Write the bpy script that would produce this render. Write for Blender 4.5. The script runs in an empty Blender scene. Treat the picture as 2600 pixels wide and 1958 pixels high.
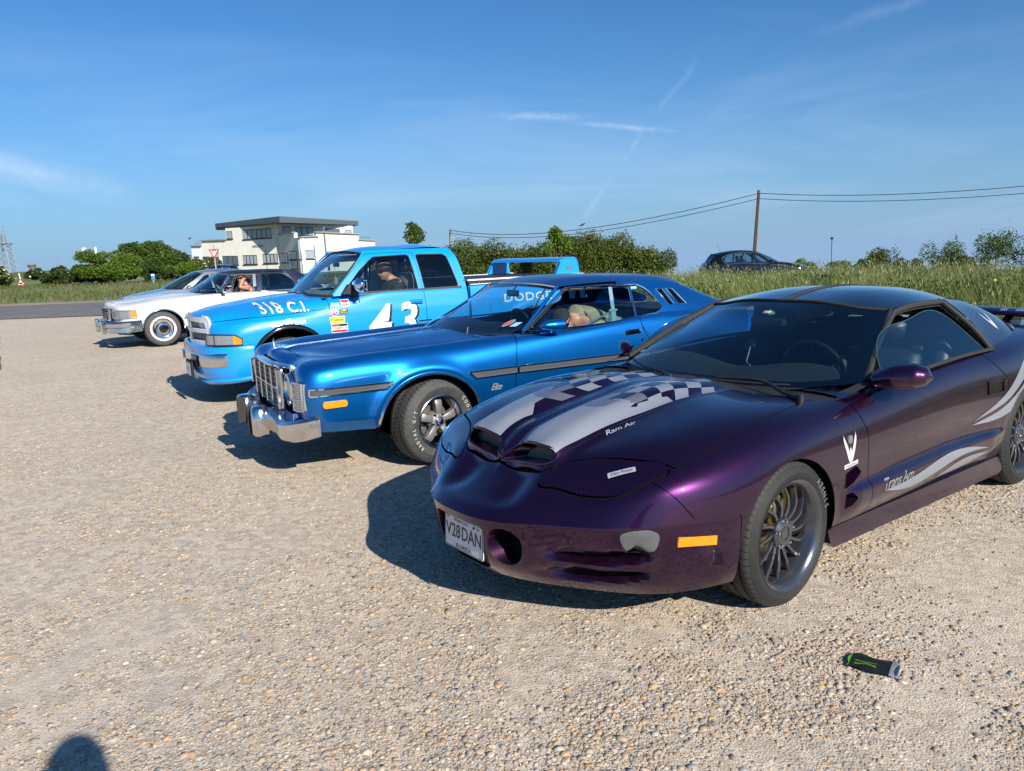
import bpy, math, random, sys
import numpy as np
from mathutils import Vector, Matrix
from mathutils.bvhtree import BVHTree
PI = math.pi
R_ = math.radians
scene = bpy.context.scene
rng = np.random.default_rng(7)
# ------------------------------------------------------------------ camera, sky, sun, exposure
EYE = 1.588
cd = bpy.data.cameras.new('camera'); cam = bpy.data.objects.new('camera', cd)
scene.collection.objects.link(cam); scene.camera = cam
cd.sensor_width = 36; cd.lens = 1932.3 / 2600 * 36; cd.clip_start = .05; cd.clip_end = 20000
_p, _r = 0.17221, -0.03960
_f = Vector((0, math.cos(_p), -math.sin(_p))); _u = Vector((0, math.sin(_p), math.cos(_p))); _x = Vector((1, 0, 0))
_rt = math.cos(_r) * _x + math.sin(_r) * _u; _up = -math.sin(_r) * _x + math.cos(_r) * _u
cam.matrix_world = Matrix(((_rt.x, _up.x, -_f.x, 0), (_rt.y, _up.y, -_f.y, 0), (_rt.z, _up.z, -_f.z, EYE), (0, 0, 0, 1)))
SUN_EL = R_(30); SUN_AZ = math.atan2(.56, -.83)          # bearing of the sun from +Y, clockwise
sd = Vector((math.sin(SUN_AZ) * math.cos(SUN_EL), math.cos(SUN_AZ) * math.cos(SUN_EL), math.sin(SUN_EL)))
sl = bpy.data.lights.new('sun', 'SUN'); sl.energy = 5.0; sl.angle = R_(.53); sl.color = (1, .94, .84)
so = bpy.data.objects.new('sun', sl); scene.collection.objects.link(so)
so.rotation_euler = sd.to_track_quat('Z', 'Y').to_euler()
scene.view_settings.view_transform = 'Standard'; scene.view_settings.look = 'None'
scene.view_settings.exposure = 0.5; scene.view_settings.gamma = 1
scene.cycles.max_bounces = 10; scene.cycles.transparent_max_bounces = 16; scene.cycles.glossy_bounces = 5
scene.cycles.caustics_reflective = False; scene.cycles.caustics_refractive = False
scene.cycles.sample_clamp_indirect = 6
scene.cycles.use_denoising = True

class NT:
    """small node-tree helper"""
    def __init__(s, tree): s.t = tree; tree.nodes.clear()
    def n(s, typ, **k):
        nd = s.t.nodes.new(typ)
        for a, v in k.items():
            if a.startswith('i_'):
                a = a[2:]; a = int(a) if a.isdigit() else a.replace('_', ' ')
                s.set(nd.inputs[a], v)
            else: setattr(nd, a, v)
        return nd
    def set(s, inp, v):
        if isinstance(v, bpy.types.NodeSocket): s.t.links.new(v, inp)
        elif isinstance(v, bpy.types.Node): s.t.links.new(v.outputs[0], inp)
        else: inp.default_value = v
    def m(s, op, a, b=0., c=0., clamp=False):
        nd = s.t.nodes.new('ShaderNodeMath'); nd.operation = op; nd.use_clamp = clamp
        for i, v in enumerate((a, b, c)): s.set(nd.inputs[i], v)
        return nd.outputs[0]
    def mix(s, f, a, b, bt='MIX'):
        nd = s.t.nodes.new('ShaderNodeMix'); nd.data_type = 'RGBA'; nd.blend_type = bt
        s.set(nd.inputs[0], f); s.set(nd.inputs[6], c4(a)); s.set(nd.inputs[7], c4(b)); return nd.outputs[2]
    def ramp(s, f, stops):
        nd = s.t.nodes.new('ShaderNodeValToRGB'); el = nd.color_ramp.elements
        while len(el) < len(stops): el.new(.5)
        for e, (p, c) in zip(el, stops): e.position = p; e.color = c4(c)
        s.set(nd.inputs[0], f); return nd.outputs[0]
    def noise(s, vec, scale, detail=3, rough=.55, dist=0.):
        nd = s.n('ShaderNodeTexNoise', i_Scale=scale, i_Detail=detail, i_Roughness=rough, i_Distortion=dist)
        if vec is not None: s.set(nd.inputs['Vector'], vec)
        return nd.outputs[0]
    def mr(s, v, a, b, c=0., d=1.):
        nd = s.n('ShaderNodeMapRange'); nd.clamp = True
        for i, q in enumerate((v, a, b, c, d)): s.set(nd.inputs[i], q)
        return nd.outputs[0]
def c4(c):
    if isinstance(c, (tuple, list)): return tuple(c) + ((1.,) if len(c) == 3 else ())
    if isinstance(c, (int, float)): return (c, c, c, 1.)
    return c

w = bpy.data.worlds.new('World'); scene.world = w; w.use_nodes = True
g = NT(w.node_tree)
sky = g.n('ShaderNodeTexSky', sky_type='NISHITA', sun_disc=False, sun_elevation=SUN_EL, sun_rotation=SUN_AZ, altitude=0, air_density=1.0, dust_density=.5, ozone_density=1.6)
# thin cirrus and two old vapour trails, laid out by direction on the dome
tc = g.n('ShaderNodeTexCoord'); sp = g.n('ShaderNodeSeparateXYZ', i_0=tc.outputs['Generated'])
az = g.m('ARCTAN2', sp.outputs[0], sp.outputs[1]); el = g.m('ARCSINE', sp.outputs[2])
def seg(a0, e0, a1, e1, wid, amp=.012, ns=9., fade=.35):
    da, de = a1 - a0, e1 - e0; L = math.hypot(da, de); ux, uy = da / L, de / L
    x = g.m('SUBTRACT', az, a0); y = g.m('SUBTRACT', el, e0)
    t = g.m('ADD', g.m('MULTIPLY', x, ux / L), g.m('MULTIPLY', y, uy / L))
    d = g.m('ADD', g.m('MULTIPLY', x, -uy), g.m('MULTIPLY', y, ux))
    cmb = g.n('ShaderNodeCombineXYZ', i_0=az, i_1=el, i_2=0.)
    nz = g.noise(cmb.outputs[0], ns, 5, .6)
    d = g.m('ABSOLUTE', g.m('ADD', d, g.m('MULTIPLY', g.m('SUBTRACT', nz, .5), amp * 2)))
    body = g.mr(d, 0., wid, 1., 0.)
    ends = g.m('MULTIPLY', g.mr(t, 0., fade), g.mr(t, 1. - fade, 1., 1., 0.))
    nz2 = g.noise(cmb.outputs[0], ns * 6, 4, .65)
    return g.m('MULTIPLY', g.m('MULTIPLY', body, ends), g.mr(nz2, .25, .7, .3, 1.))
CIRRUS = 1
def mx(*a):
    r = a[0]
    for q in a[1:]: r = g.m('MAXIMUM', r, q)
    return r
_cv = g.n('ShaderNodeCombineXYZ', i_0=g.m('MULTIPLY', az, 1.), i_1=g.m('MULTIPLY', el, 5.), i_2=.3).outputs[0]
_c1 = g.noise(_cv, 2.2, 6, .62, .6)
veil = g.m('MULTIPLY', g.mr(_c1, .48, .78), g.m('MULTIPLY', g.mr(el, .30, .06), .35))
tr = mx(g.m('MULTIPLY', seg(.098, .035, .185, .156, .0085, .006, 14, .12), .30), g.m('MULTIPLY', seg(.180, .148, .245, .222, .0065, .006, 16, .3), .18),
        g.m('MULTIPLY', seg(-.035, .170, .13, .160, .0075, .007, 12, .4), .62), g.m('MULTIPLY', seg(.07, .160, .235, .136, .0055, .004, 14, .4), .62),
        g.m('MULTIPLY', seg(-.75, .165, -.43, .076, .022, .012, 6, .35), .75), g.m('MULTIPLY', seg(-.03, .098, .34, .072, .012, .01, 8, .4), .16),
        g.m('MULTIPLY', seg(-.47, .152, -.17, .132, .016, .012, 7, .4), .16), g.m('MULTIPLY', seg(.36, .23, .53, .256, .009, .012, 9, .4), .16))
cl = g.m('MULTIPLY', mx(tr, veil), g.mr(el, -.01, .02))
skyc = g.mix(1., sky.outputs[0], (.27, .56, .86), 'MULTIPLY'); skyc = g.mix(g.m('MULTIPLY', g.m('POWER', g.mr(el, .34, -.01), 2.3), .88), skyc, (2.35, 3.6, 5.55))
col = g.mix(g.m('MULTIPLY', cl, .75), skyc, (5.4, 6.4, 8.0))
bg = g.n('ShaderNodeBackground', i_0=col, i_1=.097)
wo = g.n('ShaderNodeOutputWorld', i_0=bg.outputs[0])

# ------------------------------------------------------------------ materials
MATS = {}
def mat(name, col=(.5, .5, .5), rough=.5, metal=0., coat=0., spec=.5, fn=None, crough=.03, **kw):
    if name in MATS: return MATS[name]
    m = bpy.data.materials.new(name); m.use_nodes = True
    t = NT(m.node_tree); b = t.n('ShaderNodeBsdfPrincipled'); t.n('ShaderNodeOutputMaterial', i_0=b.outputs[0])
    b.inputs['Base Color'].default_value = c4(col); b.inputs['Roughness'].default_value = rough
    b.inputs['Metallic'].default_value = metal; b.inputs['Coat Weight'].default_value = coat
    b.inputs['Coat Roughness'].default_value = crough; b.inputs['Specular IOR Level'].default_value = spec
    for k, v in kw.items(): b.inputs[k.replace('_', ' ')].default_value = v
    if fn: fn(t, b)
    MATS[name] = m; return m
def bump(t, b, h, dist=.002, strength=1.):
    nd = t.n('ShaderNodeBump', i_Strength=strength, i_Distance=dist); t.set(nd.inputs['Height'], h)
    t.set(b.inputs['Normal'], nd.outputs[0]); return nd
def obj_co(t): return t.n('ShaderNodeTexCoord').outputs['Object']
def dusty(t, b, col, amt=.12, dust=(.35, .31, .25), scale=3., top=.45, low=.05):
    """road dust that gathers towards the sills plus faint smears"""
    co = obj_co(t); z = t.n('ShaderNodeSeparateXYZ', i_0=co).outputs[2]
    f = t.m('MULTIPLY', t.mr(z, top, low), t.mr(t.noise(co, scale, 6, .65), .35, .75)); f = t.m('MULTIPLY', f, amt)
    t.set(b.inputs['Base Color'], t.mix(f, col, dust)); return f
def paint(name, col, metal=0., rough=.35, coat=1., flake=.0, amt=.25, crough=.02):
    def fn(t, b):
        f = dusty(t, b, col, amt)
        co = obj_co(t)
        r = t.m('ADD', t.m('MULTIPLY', t.mr(t.noise(co, 2.2, 5, .6), .3, .75), .05), crough)
        t.set(b.inputs['Coat Roughness'], t.m('ADD', r, t.m('MULTIPLY', f, .8)))
        bp = t.n('ShaderNodeBump', i_Strength=.12, i_Distance=.004); t.set(bp.inputs['Height'], t.noise(co, 2.6, 2, .5)); t.set(b.inputs['Coat Normal'], bp.outputs[0])
        if flake:
            b2 = t.n('ShaderNodeBump', i_Strength=flake, i_Distance=.0008); t.set(b2.inputs['Height'], t.noise(co, 900, 2, .5)); t.set(b.inputs['Normal'], b2.outputs[0])
    return mat(name, col, rough, metal, coat, fn=fn)
P_TA = paint('plum_paint', (.042, .008, .049), .9, .32, 1., .25, .22)
P_EL = paint('metallic_blue_paint', (.0, .145, .48), .82, .36, 1., .2, .25)
P_ELR = mat('navy_roof_paint', (.005, .062, .25), .40, .5, .5, crough=.15)
P_TR = paint('bright_blue_paint', (.0, .285, .78), .0, .4, 1., 0, .12)
P_CA = paint('cream_paint', (.74, .73, .68), .0, .4, 1., 0, .15)
P_PK = paint('pale_pink_paint', (.62, .53, .55), .2, .4, 1.)
P_SV = paint('silver_grey_paint', (.36, .38, .42), .7, .35, 1.)
P_BK = paint('black_paint', (.004, .004, .006), 0., .12, .3, amt=.05)
P_HB = paint('deep_blue_paint', (.02, .05, .16), .5, .35, 1.)
WHITE = mat('white_decal', (.82, .82, .80), .35, coat=.4)
SILV = mat('silver_decal', (.27, .29, .34), .38, .35, .6)
SILV2 = mat('silver_grey_fade_decal', (.15, .15, .20), .38, .35, .6)
BLKG = mat('gloss_black', (.008, .008, .009), .12, coat=.5)
def _bk(t, b): bump(t, b, t.noise(obj_co(t), 260, 3, .6), .0008, .5)
BLK = mat('black_plastic', (.018, .018, .019), .55, fn=_bk)
RUB = mat('black_rubber', (.022, .021, .021), .75, fn=_bk)
WELL = mat('underbody_black', (.006, .006, .006), .95, spec=.1)
VINYL = mat('navy_vinyl', (.012, .014, .035), .5, fn=_bk)
def _ch(t, b):
    co = obj_co(t); t.set(b.inputs['Roughness'], t.mr(t.noise(co, 12, 5, .65), .35, .8, .03, .14))
    bump(t, b, t.noise(co, 6, 2, .5), .004, .18)
CHR = mat('chrome', (.78, .78, .79), .05, 1., fn=_ch)
def _chp(t, b):
    co = obj_co(t); t.set(b.inputs['Roughness'], t.mr(t.noise(co, 30, 5, .65), .35, .8, .06, .25))
    bump(t, b, t.noise(co, 34, 3, .55), .004, .35)
CHRP = mat('pitted_chrome', (.70, .69, .68), .1, 1., fn=_chp)
ALU = mat('grey_alloy', (.21, .21, .215), .48, .4)
ALUP = mat('polished_alloy', (.70, .70, .70), .16, 1.)
GUN = mat('gunmetal_rim', (.10, .105, .12), .24, .75, .5)
GUNE = mat('machined_edge', (.42, .43, .46), .3, 1.)
ROTOR = mat('brake_iron', (.22, .19, .17), .45, .7)
YEL = mat('yellow_caliper', (.75, .45, .01), .4)
def _amb(t, b): bump(t, b, t.n('ShaderNodeTexVoronoi', i_Vector=obj_co(t), i_Scale=220.).outputs[0], .002, .6)
AMB = mat('amber_lens', (.85, .27, .005), .22, coat=.6, fn=_amb)
def _lens(t, b):
    co = obj_co(t); s = t.n('ShaderNodeSeparateXYZ', i_0=co)
    h = t.m('SINE', t.m('MULTIPLY', s.outputs[1], 800.)); h2 = t.m('SINE', t.m('MULTIPLY', s.outputs[2], 500.))
    bump(t, b, t.m('ADD', h, h2), .0006, .35)
LENS = mat('clear_ribbed_lens', (.36, .38, .41), .12, .55, .9, fn=_lens)
FOGL = mat('dark_ribbed_lens', (.17, .18, .20), .10, .5, 1., fn=_lens)  # base colour darkened to stand in for dark reflections in the fog lens
REFL = mat('lamp_reflector', (.75, .76, .78), .12, 1.)
SKIN = mat('skin', (.50, .25, .17), .5, Subsurface_Weight=.08, Subsurface_Scale=.02, fn=lambda t, b: t.set(b.inputs['Base Color'], t.mix(t.mr(t.noise(obj_co(t), 22, 4), .35, .7), (.52, .27, .185), (.40, .17, .12))))
SEATB = mat('black_leather', (.02, .02, .022), .42, fn=_bk)
CLOTHG = mat('grey_cloth', (.16, .165, .17), .9)
SEATL = mat('light_blue_vinyl', (.10, .20, .27), .5)
def glass(name, tint, fr=1.5, rough=.0, extra=.0):
    if name in MATS: return MATS[name]
    m = bpy.data.materials.new(name); m.use_nodes = True; t = NT(m.node_tree)
    tr_ = t.n('ShaderNodeBsdfTransparent', i_0=c4(tint)); gl = t.n('ShaderNodeBsdfGlossy', i_Roughness=rough); gl.inputs[0].default_value = (1, 1, 1, 1)
    f = t.m('MULTIPLY_ADD', t.m('POWER', t.n('ShaderNodeLayerWeight', i_Blend=.5).outputs['Facing'], 4.5), .92, .06 + extra, clamp=True)
    mixs = t.n('ShaderNodeMixShader', i_0=f, i_1=tr_.outputs[0], i_2=gl.outputs[0]); t.n('ShaderNodeOutputMaterial', i_0=mixs.outputs[0])
    MATS[name] = m; return m
G_WS = glass('windscreen_glass', (.50, .63, .67), 1.6, extra=.04)
G_SD = glass('side_glass', (.50, .63, .66), 1.5, extra=.07)
G_CL = glass('clear_glass', (.80, .88, .86), 1.45)
G_DK = glass('dark_tinted_glass', (.045, .05, .06), 1.45)

# ------------------------------------------------------------------ geometry
def link(o, parent=None):
    scene.collection.objects.link(o)
    if parent: o.parent = parent
    return o
def tag(o, label=None, cat=None, group=None, kind=None):
    for k, v in (('label', label), ('category', cat), ('group', group), ('kind', kind)):
        if v: o[k] = v
    return o
def empty(name, loc=(0, 0, 0), rz=0., parent=None, **k):
    o = bpy.data.objects.new(name, None); o.location = loc; o.rotation_euler = (0, 0, rz); o.empty_display_size = .2
    link(o, parent); tag(o, **k); return o
def mk(name, V, F, m, parent=None, smooth=True, angle=None, weld=None, mi=None, **k):
    """one mesh object from arrays; m may be a list of materials with per-face indices mi"""
    me = bpy.data.meshes.new(name); V = np.asarray(V, float).reshape(-1, 3)
    if isinstance(F, np.ndarray) and F.ndim == 2:
        n, c = F.shape; me.vertices.add(len(V)); me.vertices.foreach_set('co', V.ravel())
        me.loops.add(n * c); me.loops.foreach_set('vertex_index', F.ravel().astype(np.int32))
        me.polygons.add(n); me.polygons.foreach_set('loop_start', (np.arange(n) * c).astype(np.int32)); me.polygons.foreach_set('loop_total', np.full(n, c, np.int32))
        me.update(calc_edges=True)
    else: me.from_pydata(V.tolist(), [], [tuple(int(i) for i in f) for f in F])
    for x in (m if isinstance(m, (list, tuple)) else [m]): me.materials.append(x)
    if mi is not None: me.polygons.foreach_set('material_index', np.asarray(mi, np.int32))
    if weld:
        import bmesh
        bm = bmesh.new(); bm.from_mesh(me); bmesh.ops.remove_doubles(bm, verts=bm.verts, dist=weld); bm.to_mesh(me); bm.free()
    me.polygons.foreach_set('use_smooth', np.full(len(me.polygons), bool(smooth)))
    if smooth and angle: me.set_sharp_from_angle(angle=R_(angle))
    me.update(); o = bpy.data.objects.new(name, me); link(o, parent); tag(o, **k); return o
class MB:
    """collects simple solids and links them as ONE mesh"""
    def __init__(s): s.V = []; s.F = []; s.M = []
    def add(s, V, F, mi=0):
        b = len(s.V); s.V += [tuple(map(float, v)) for v in V]; s.F += [tuple(int(i) + b for i in f) for f in F]; s.M += [mi] * len(F); return s
    def box(s, c, d, rz=0., bev=0., mi=0, rx=0., ry=0.):
        hx, hy, hz = [q / 2 for q in d]; bv = min(bev, hx * .9, hy * .9, hz * .9)
        if bv <= 0:
            V = [(x, y, z) for z in (-hz, hz) for x, y in ((-hx, -hy), (hx, -hy), (hx, hy), (-hx, hy))]
            F = [(3, 2, 1, 0), (4, 5, 6, 7), (0, 1, 5, 4), (1, 2, 6, 5), (2, 3, 7, 6), (3, 0, 4, 7)]
        else:
            V = []; F = []; zs = [(-hz, bv), (-hz + bv, 0), (hz - bv, 0), (hz, bv)]
            for z, o in zs:
                x, y = hx - o, hy - o; V += [(-x + bv, -y, z), (x - bv, -y, z), (x, -y + bv, z), (x, y - bv, z), (x - bv, y, z), (-x + bv, y, z), (-x, y - bv, z), (-x, -y + bv, z)]
            for k in range(3): F += [(k * 8 + i, k * 8 + (i + 1) % 8, k * 8 + 8 + (i + 1) % 8, k * 8 + 8 + i) for i in range(8)]
            F += [tuple(range(7, -1, -1)), tuple(range(24, 32))]
        M = Matrix.Rotation(rz, 4, 'Z') @ Matrix.Rotation(ry, 4, 'Y') @ Matrix.Rotation(rx, 4, 'X')
        return s.add([M @ Vector(v) + Vector(c) for v in V], F, mi)
    def prism(s, pts, a, b, ax='y', mi=0):
        """polygon pts in the two other axes, extruded from a to b along ax"""
        n = len(pts); f = {'x': lambda p, t: (t, p[0], p[1]), 'y': lambda p, t: (p[0], t, p[1]), 'z': lambda p, t: (p[0], p[1], t)}[ax]
        V = [f(p, a) for p in pts] + [f(p, b) for p in pts]
        return s.add(V, [tuple(range(n))[::-1], tuple(range(n, 2 * n))] + [(i, (i + 1) % n, n + (i + 1) % n, n + i) for i in range(n)], mi)
    def tube(s, P, r, n=6, closed=False, mi=0, sq=(1., 1.)):
        V, F = tube(P, r, n, closed, sq); return s.add(V, F, mi)
    def cyl(s, a, b, r, r2=None, n=12, mi=0):
        return s.tube([a, b], [r, r if r2 is None else r2], n, mi=mi)
    def lathe(s, prof, n=24, c=(0, 0, 0), ax='z', mi=0, a0=0., a1=2 * PI, half=False):
        full = abs(a1 - a0 - 2 * PI) < 1e-6; k = n if full else n + 1; V = []; F = []
        for i in range(k):
            t = a0 + (a1 - a0) * i / n
            for r, h in prof:
                p = (r * math.cos(t), r * math.sin(t), h)
                if ax == 'y': p = (p[0], p[2], p[1])
                elif ax == 'x': p = (p[2], p[0], p[1])
                V.append((p[0] + c[0], p[1] + c[1], p[2] + c[2]))
        m = len(prof)
        for i in range(n):
            j = (i + 1) % k
            for q in range(m - 1): F.append((i * m + q, j * m + q, j * m + q + 1, i * m + q + 1))
        return s.add(V, F, mi)
    def build(s, name, m, parent=None, smooth=True, angle=40, **k):
        return mk(name, s.V, s.F, m, parent, smooth, angle, mi=s.M if isinstance(m, (list, tuple)) else None, **k)
def tube(P, r, n=6, closed=False, sq=(1., 1.)):
    P = np.asarray(P, float); k = len(P); rr = np.broadcast_to(np.asarray(r, float), (k,))
    if closed: T = np.roll(P, -1, 0) - np.roll(P, 1, 0)
    else: T = np.gradient(P, axis=0)
    T /= np.linalg.norm(T, axis=1)[:, None] + 1e-12
    N = np.cross(T[0], [0, 0, 1.]);
    if np.linalg.norm(N) < 1e-3: N = np.cross(T[0], [1., 0, 0])
    V = []
    for i in range(k):
        N = N - T[i] * N.dot(T[i]); N /= np.linalg.norm(N) + 1e-12; B = np.cross(T[i], N)
        for j in range(n):
            a = 2 * PI * (j + .5) / n; V.append(P[i] + rr[i] * (sq[0] * math.cos(a) * N + sq[1] * math.sin(a) * B))
    F = [(i * n + j, i * n + (j + 1) % n, ((i + 1) % k) * n + (j + 1) % n, ((i + 1) % k) * n + j) for i in range(k if closed else k - 1) for j in range(n)]
    if not closed: F += [tuple(range(n))[::-1], tuple(range((k - 1) * n, k * n))]
    return V, F
def spl(P, T, t=None):
    """natural cubic spline through P (k, ...) sampled at T"""
    P = np.asarray(P, float); k = len(P); sh = P.shape[1:]; Y = P.reshape(k, -1)
    if t is None: d = np.linalg.norm(np.diff(Y, axis=0), axis=1); t = np.concatenate([[0], np.cumsum(d)]); T = np.asarray(T) * t[-1]
    t = np.asarray(t, float); hh = np.diff(t); A = np.eye(k); Rr = np.zeros_like(Y)
    for i in range(1, k - 1):
        A[i, i - 1] = hh[i - 1]; A[i, i] = 2 * (hh[i - 1] + hh[i]); A[i, i + 1] = hh[i]
        Rr[i] = 6 * ((Y[i + 1] - Y[i]) / hh[i] - (Y[i] - Y[i - 1]) / hh[i - 1])
    Mm = np.linalg.solve(A, Rr); T = np.asarray(T, float); i = np.clip(np.searchsorted(t, T) - 1, 0, k - 2)
    a = (t[i + 1] - T)[:, None]; b = (T - t[i])[:, None]; H_ = hh[i][:, None]
    out = Mm[i] * a ** 3 / (6 * H_) + Mm[i + 1] * b ** 3 / (6 * H_) + (Y[i] / H_ - Mm[i] * H_ / 6) * a + (Y[i + 1] / H_ - Mm[i + 1] * H_ / 6) * b
    return out.reshape((len(T),) + sh)
def curve(P, n=40):
    return spl(P, np.linspace(0, 1, n)) if len(P) > 2 else np.array([np.asarray(P[0], float) + (np.asarray(P[1], float) - P[0]) * t for t in np.linspace(0, 1, n)])
def skin(S, step=.015, creases=(), mu=True, mv=True, ucreases=()):
    """S[station][row] control points -> dense grid. mu: mirror (y) about the first station, mv: about the last row"""
    S = np.asarray(S, float); mir = np.array([1, -1, 1.])
    def knots(A): # A (k, m, 3) along axis 0
        d = np.linalg.norm(np.diff(A, axis=0), axis=2).mean(1); d = np.maximum(d, 1e-3); return np.concatenate([[0], np.cumsum(d)])
    C = np.swapaxes(S, 0, 1)                        # rows first
    if mv: C = np.concatenate([C, (C[-2:-4:-1]) * mir])
    t = knots(C); nr = S.shape[1]; cr = sorted(set([0] + [c for c in creases] + [nr - 1])); parts = []
    for a, b in zip(cr[:-1], cr[1:]):
        e = len(C) if (b == nr - 1 and mv) else b + 1
        n = max(2, int(round((t[b] - t[a]) / step))); T = np.linspace(t[a], t[b], n + 1)
        q = spl(C[a:e], T, t[a:e]); parts.append(q if b == nr - 1 else q[:-1])
    C = np.concatenate(parts); U = np.swapaxes(C, 0, 1)   # stations first, dense rows
    g0 = 0
    if mu: U = np.concatenate([U[2:0:-1] * mir, U]); g0 = 2
    t = knots(U); ns = S.shape[0]; cr = sorted(set([0] + list(ucreases) + [ns - 1])); parts = []
    for a, b in zip(cr[:-1], cr[1:]):
        lo = 0 if (a == 0) else a + g0; hi = b + g0 + 1
        n = max(2, int(round((t[b + g0] - t[a + g0]) / step))); T = np.linspace(t[a + g0], t[b + g0], n + 1)
        q = spl(U[lo:hi], T, t[lo:hi]); parts.append(q if b == ns - 1 else q[:-1])
    return np.concatenate(parts)
def gfaces(nu, nv):
    i = np.arange(nu - 1)[:, None] * nv + np.arange(nv - 1)[None]; i = i.ravel()
    return np.stack([i, i + nv, i + nv + 1, i + 1], 1)
def patch(S, step=.02, **k):
    G = skin(S, step, mu=k.pop('mu', False), mv=k.pop('mv', False), **k); return G.reshape(-1, 3), [tuple(f) for f in gfaces(*G.shape[:2]).tolist()]
def iso(V, F, f):
    """keep the part of a mesh where f > 0 (f per vertex), cutting faces along f = 0"""
    V = np.asarray(V, float); f = np.asarray(f, float).copy(); f[np.abs(f) < 1e-5] = 1e-5
    pos = f > 0; V2 = list(map(tuple, V)); out = []; cache = {}; pl = pos.tolist(); fl = f.tolist()
    for q in F:
        k = sum(pl[i] for i in q)
        if k == len(q): out.append(q)
        elif k:
            r = []
            for a, b in zip(q, q[1:] + q[:1]):
                if pl[a]: r.append(a)
                if pl[a] != pl[b]:
                    e = (a, b) if a < b else (b, a)
                    if e not in cache:
                        s = fl[e[0]] / (fl[e[0]] - fl[e[1]]); cache[e] = len(V2); V2.append(tuple(V[e[0]] + (V[e[1]] - V[e[0]]) * s))
                    r.append(cache[e])
            if len(r) > 2: out.append(tuple(r))
    used = sorted(set(i for q in out for i in q)); mp = {u: n for n, u in enumerate(used)}
    return np.array([V2[i] for i in used]).reshape(-1, 3), [tuple(mp[i] for i in q) for q in out]
def sdf(P, poly):
    """signed distance (positive inside) of 2D points to a closed polygon"""
    P = np.asarray(P, float); poly = np.asarray(poly, float); d = np.full(len(P), 1e9); ins = np.zeros(len(P), bool)
    for a, b in zip(poly, np.roll(poly, -1, 0)):
        e = b - a; w_ = P - a; t = np.clip((w_ @ e) / (e @ e + 1e-12), 0, 1); d = np.minimum(d, np.linalg.norm(w_ - t[:, None] * e, axis=1))
        c = ((a[1] <= P[:, 1]) != (b[1] <= P[:, 1]))
        with np.errstate(divide='ignore', invalid='ignore'): xx = a[0] + (P[:, 1] - a[1]) / (b[1] - a[1]) * (b[0] - a[0])
        ins ^= c & (P[:, 0] < xx)
    return np.where(ins, d, -d)
def mir(V, F): return np.asarray(V) * [1, -1, 1], [tuple(q[::-1]) for q in F]
def join(*a):
    V = []; F = []; b = 0
    for v, f in a: V.append(np.asarray(v, float).reshape(-1, 3)); F += [tuple(i + b for i in q) for q in f]; b += len(v)
    return np.concatenate(V), F
def both(vf): return join(vf, mir(*vf))
def sm(x, a, b): t = np.clip((np.asarray(x, float) - a) / (b - a), 0, 1); return t * t * (3 - 2 * t)
def rrect(w_, h_, r, n=5, c=(0, 0)):
    P = []
    for cx, cy, a in ((w_ / 2 - r, h_ / 2 - r, 0), (-w_ / 2 + r, h_ / 2 - r, 90), (-w_ / 2 + r, -h_ / 2 + r, 180), (w_ / 2 - r, -h_ / 2 + r, 270)):
        for i in range(n + 1): t = R_(a + 90 * i / n); P.append((c[0] + cx + r * math.cos(t), c[1] + cy + r * math.sin(t)))
    return P
def cpoly(P, n=64): # smooth closed polygon through P
    P = np.asarray(P, float); Q = np.concatenate([P[-3:], P, P[:3]]); d = np.linalg.norm(np.diff(Q, axis=0), axis=1); t = np.concatenate([[0], np.cumsum(d)])
    return spl(Q, np.linspace(t[3], t[len(P) + 3], n, endpoint=False), t)
_txt = {}
def text2d(s, size=1., bold=0., shear=0., sp=1., res=3):
    cu = bpy.data.curves.new('t', 'FONT'); cu.body = s; cu.size = size; cu.offset = bold * size; cu.shear = shear; cu.space_character = sp; cu.resolution_u = res
    cu.align_x = 'CENTER'; cu.align_y = 'CENTER'; cu.fill_mode = 'FRONT'
    o = bpy.data.objects.new('t', cu); scene.collection.objects.link(o); me = o.to_mesh()
    V = np.array([v.co[:] for v in me.vertices]).reshape(-1, 3)[:, :2]; F = [tuple(p.vertices) for p in me.polygons]
    o.to_mesh_clear(); bpy.data.objects.remove(o); bpy.data.curves.remove(cu); return V, F
def fill2d(poly, holes=()):
    from mathutils.geometry import tessellate_polygon
    loops = [[Vector((p[0], p[1], 0)) for p in L] for L in (poly,) + tuple(holes)]
    V = np.array([p[:2] for L in loops for p in L]); return V, [tuple(t) for t in tessellate_polygon(loops)]
def subdiv2d(V, F, mx_=.06):
    """split triangles until edges are short, so a decal can follow a curved panel"""
    V = [tuple(v) for v in V]; F = [f for q in F for f in ([q] if len(q) == 3 else [(q[0], q[i], q[i + 1]) for i in range(1, len(q) - 1)])]
    for _ in range(8):
        E = {}; out = []; ch = False
        for f in F:
            L = [math.dist(V[f[i]], V[f[(i + 1) % 3]]) for i in range(3)]; i = L.index(max(L))
            def mid(a, b):
                e = (min(a, b), max(a, b))
                if e not in E: E[e] = len(V); V.append(tuple((p + q) / 2 for p, q in zip(V[a], V[b])))
                return E[e]
            ks = [mid(f[j], f[(j + 1) % 3]) if L[j] > mx_ else None for j in range(3)]
            if not any(k is not None for k in ks): out.append(f); continue
            ch = True; a, b, c = f; x, y, z = ks
            pts = [a] + ([x] if x is not None else []) + [b] + ([y] if y is not None else []) + [c] + ([z] if z is not None else [])
            if len(pts) == 6: out += [(a, x, z), (x, b, y), (z, y, c), (x, y, z)]
            else:
                # fan from a midpoint keeps every piece a proper triangle
                s = pts.index([k for k in ks if k is not None][0]); pts = pts[s:] + pts[:s]; out += [(pts[0], pts[q], pts[q + 1]) for q in range(1, len(pts) - 1)]
        F = out
        if not ch: break
    return np.array(V), F
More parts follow.
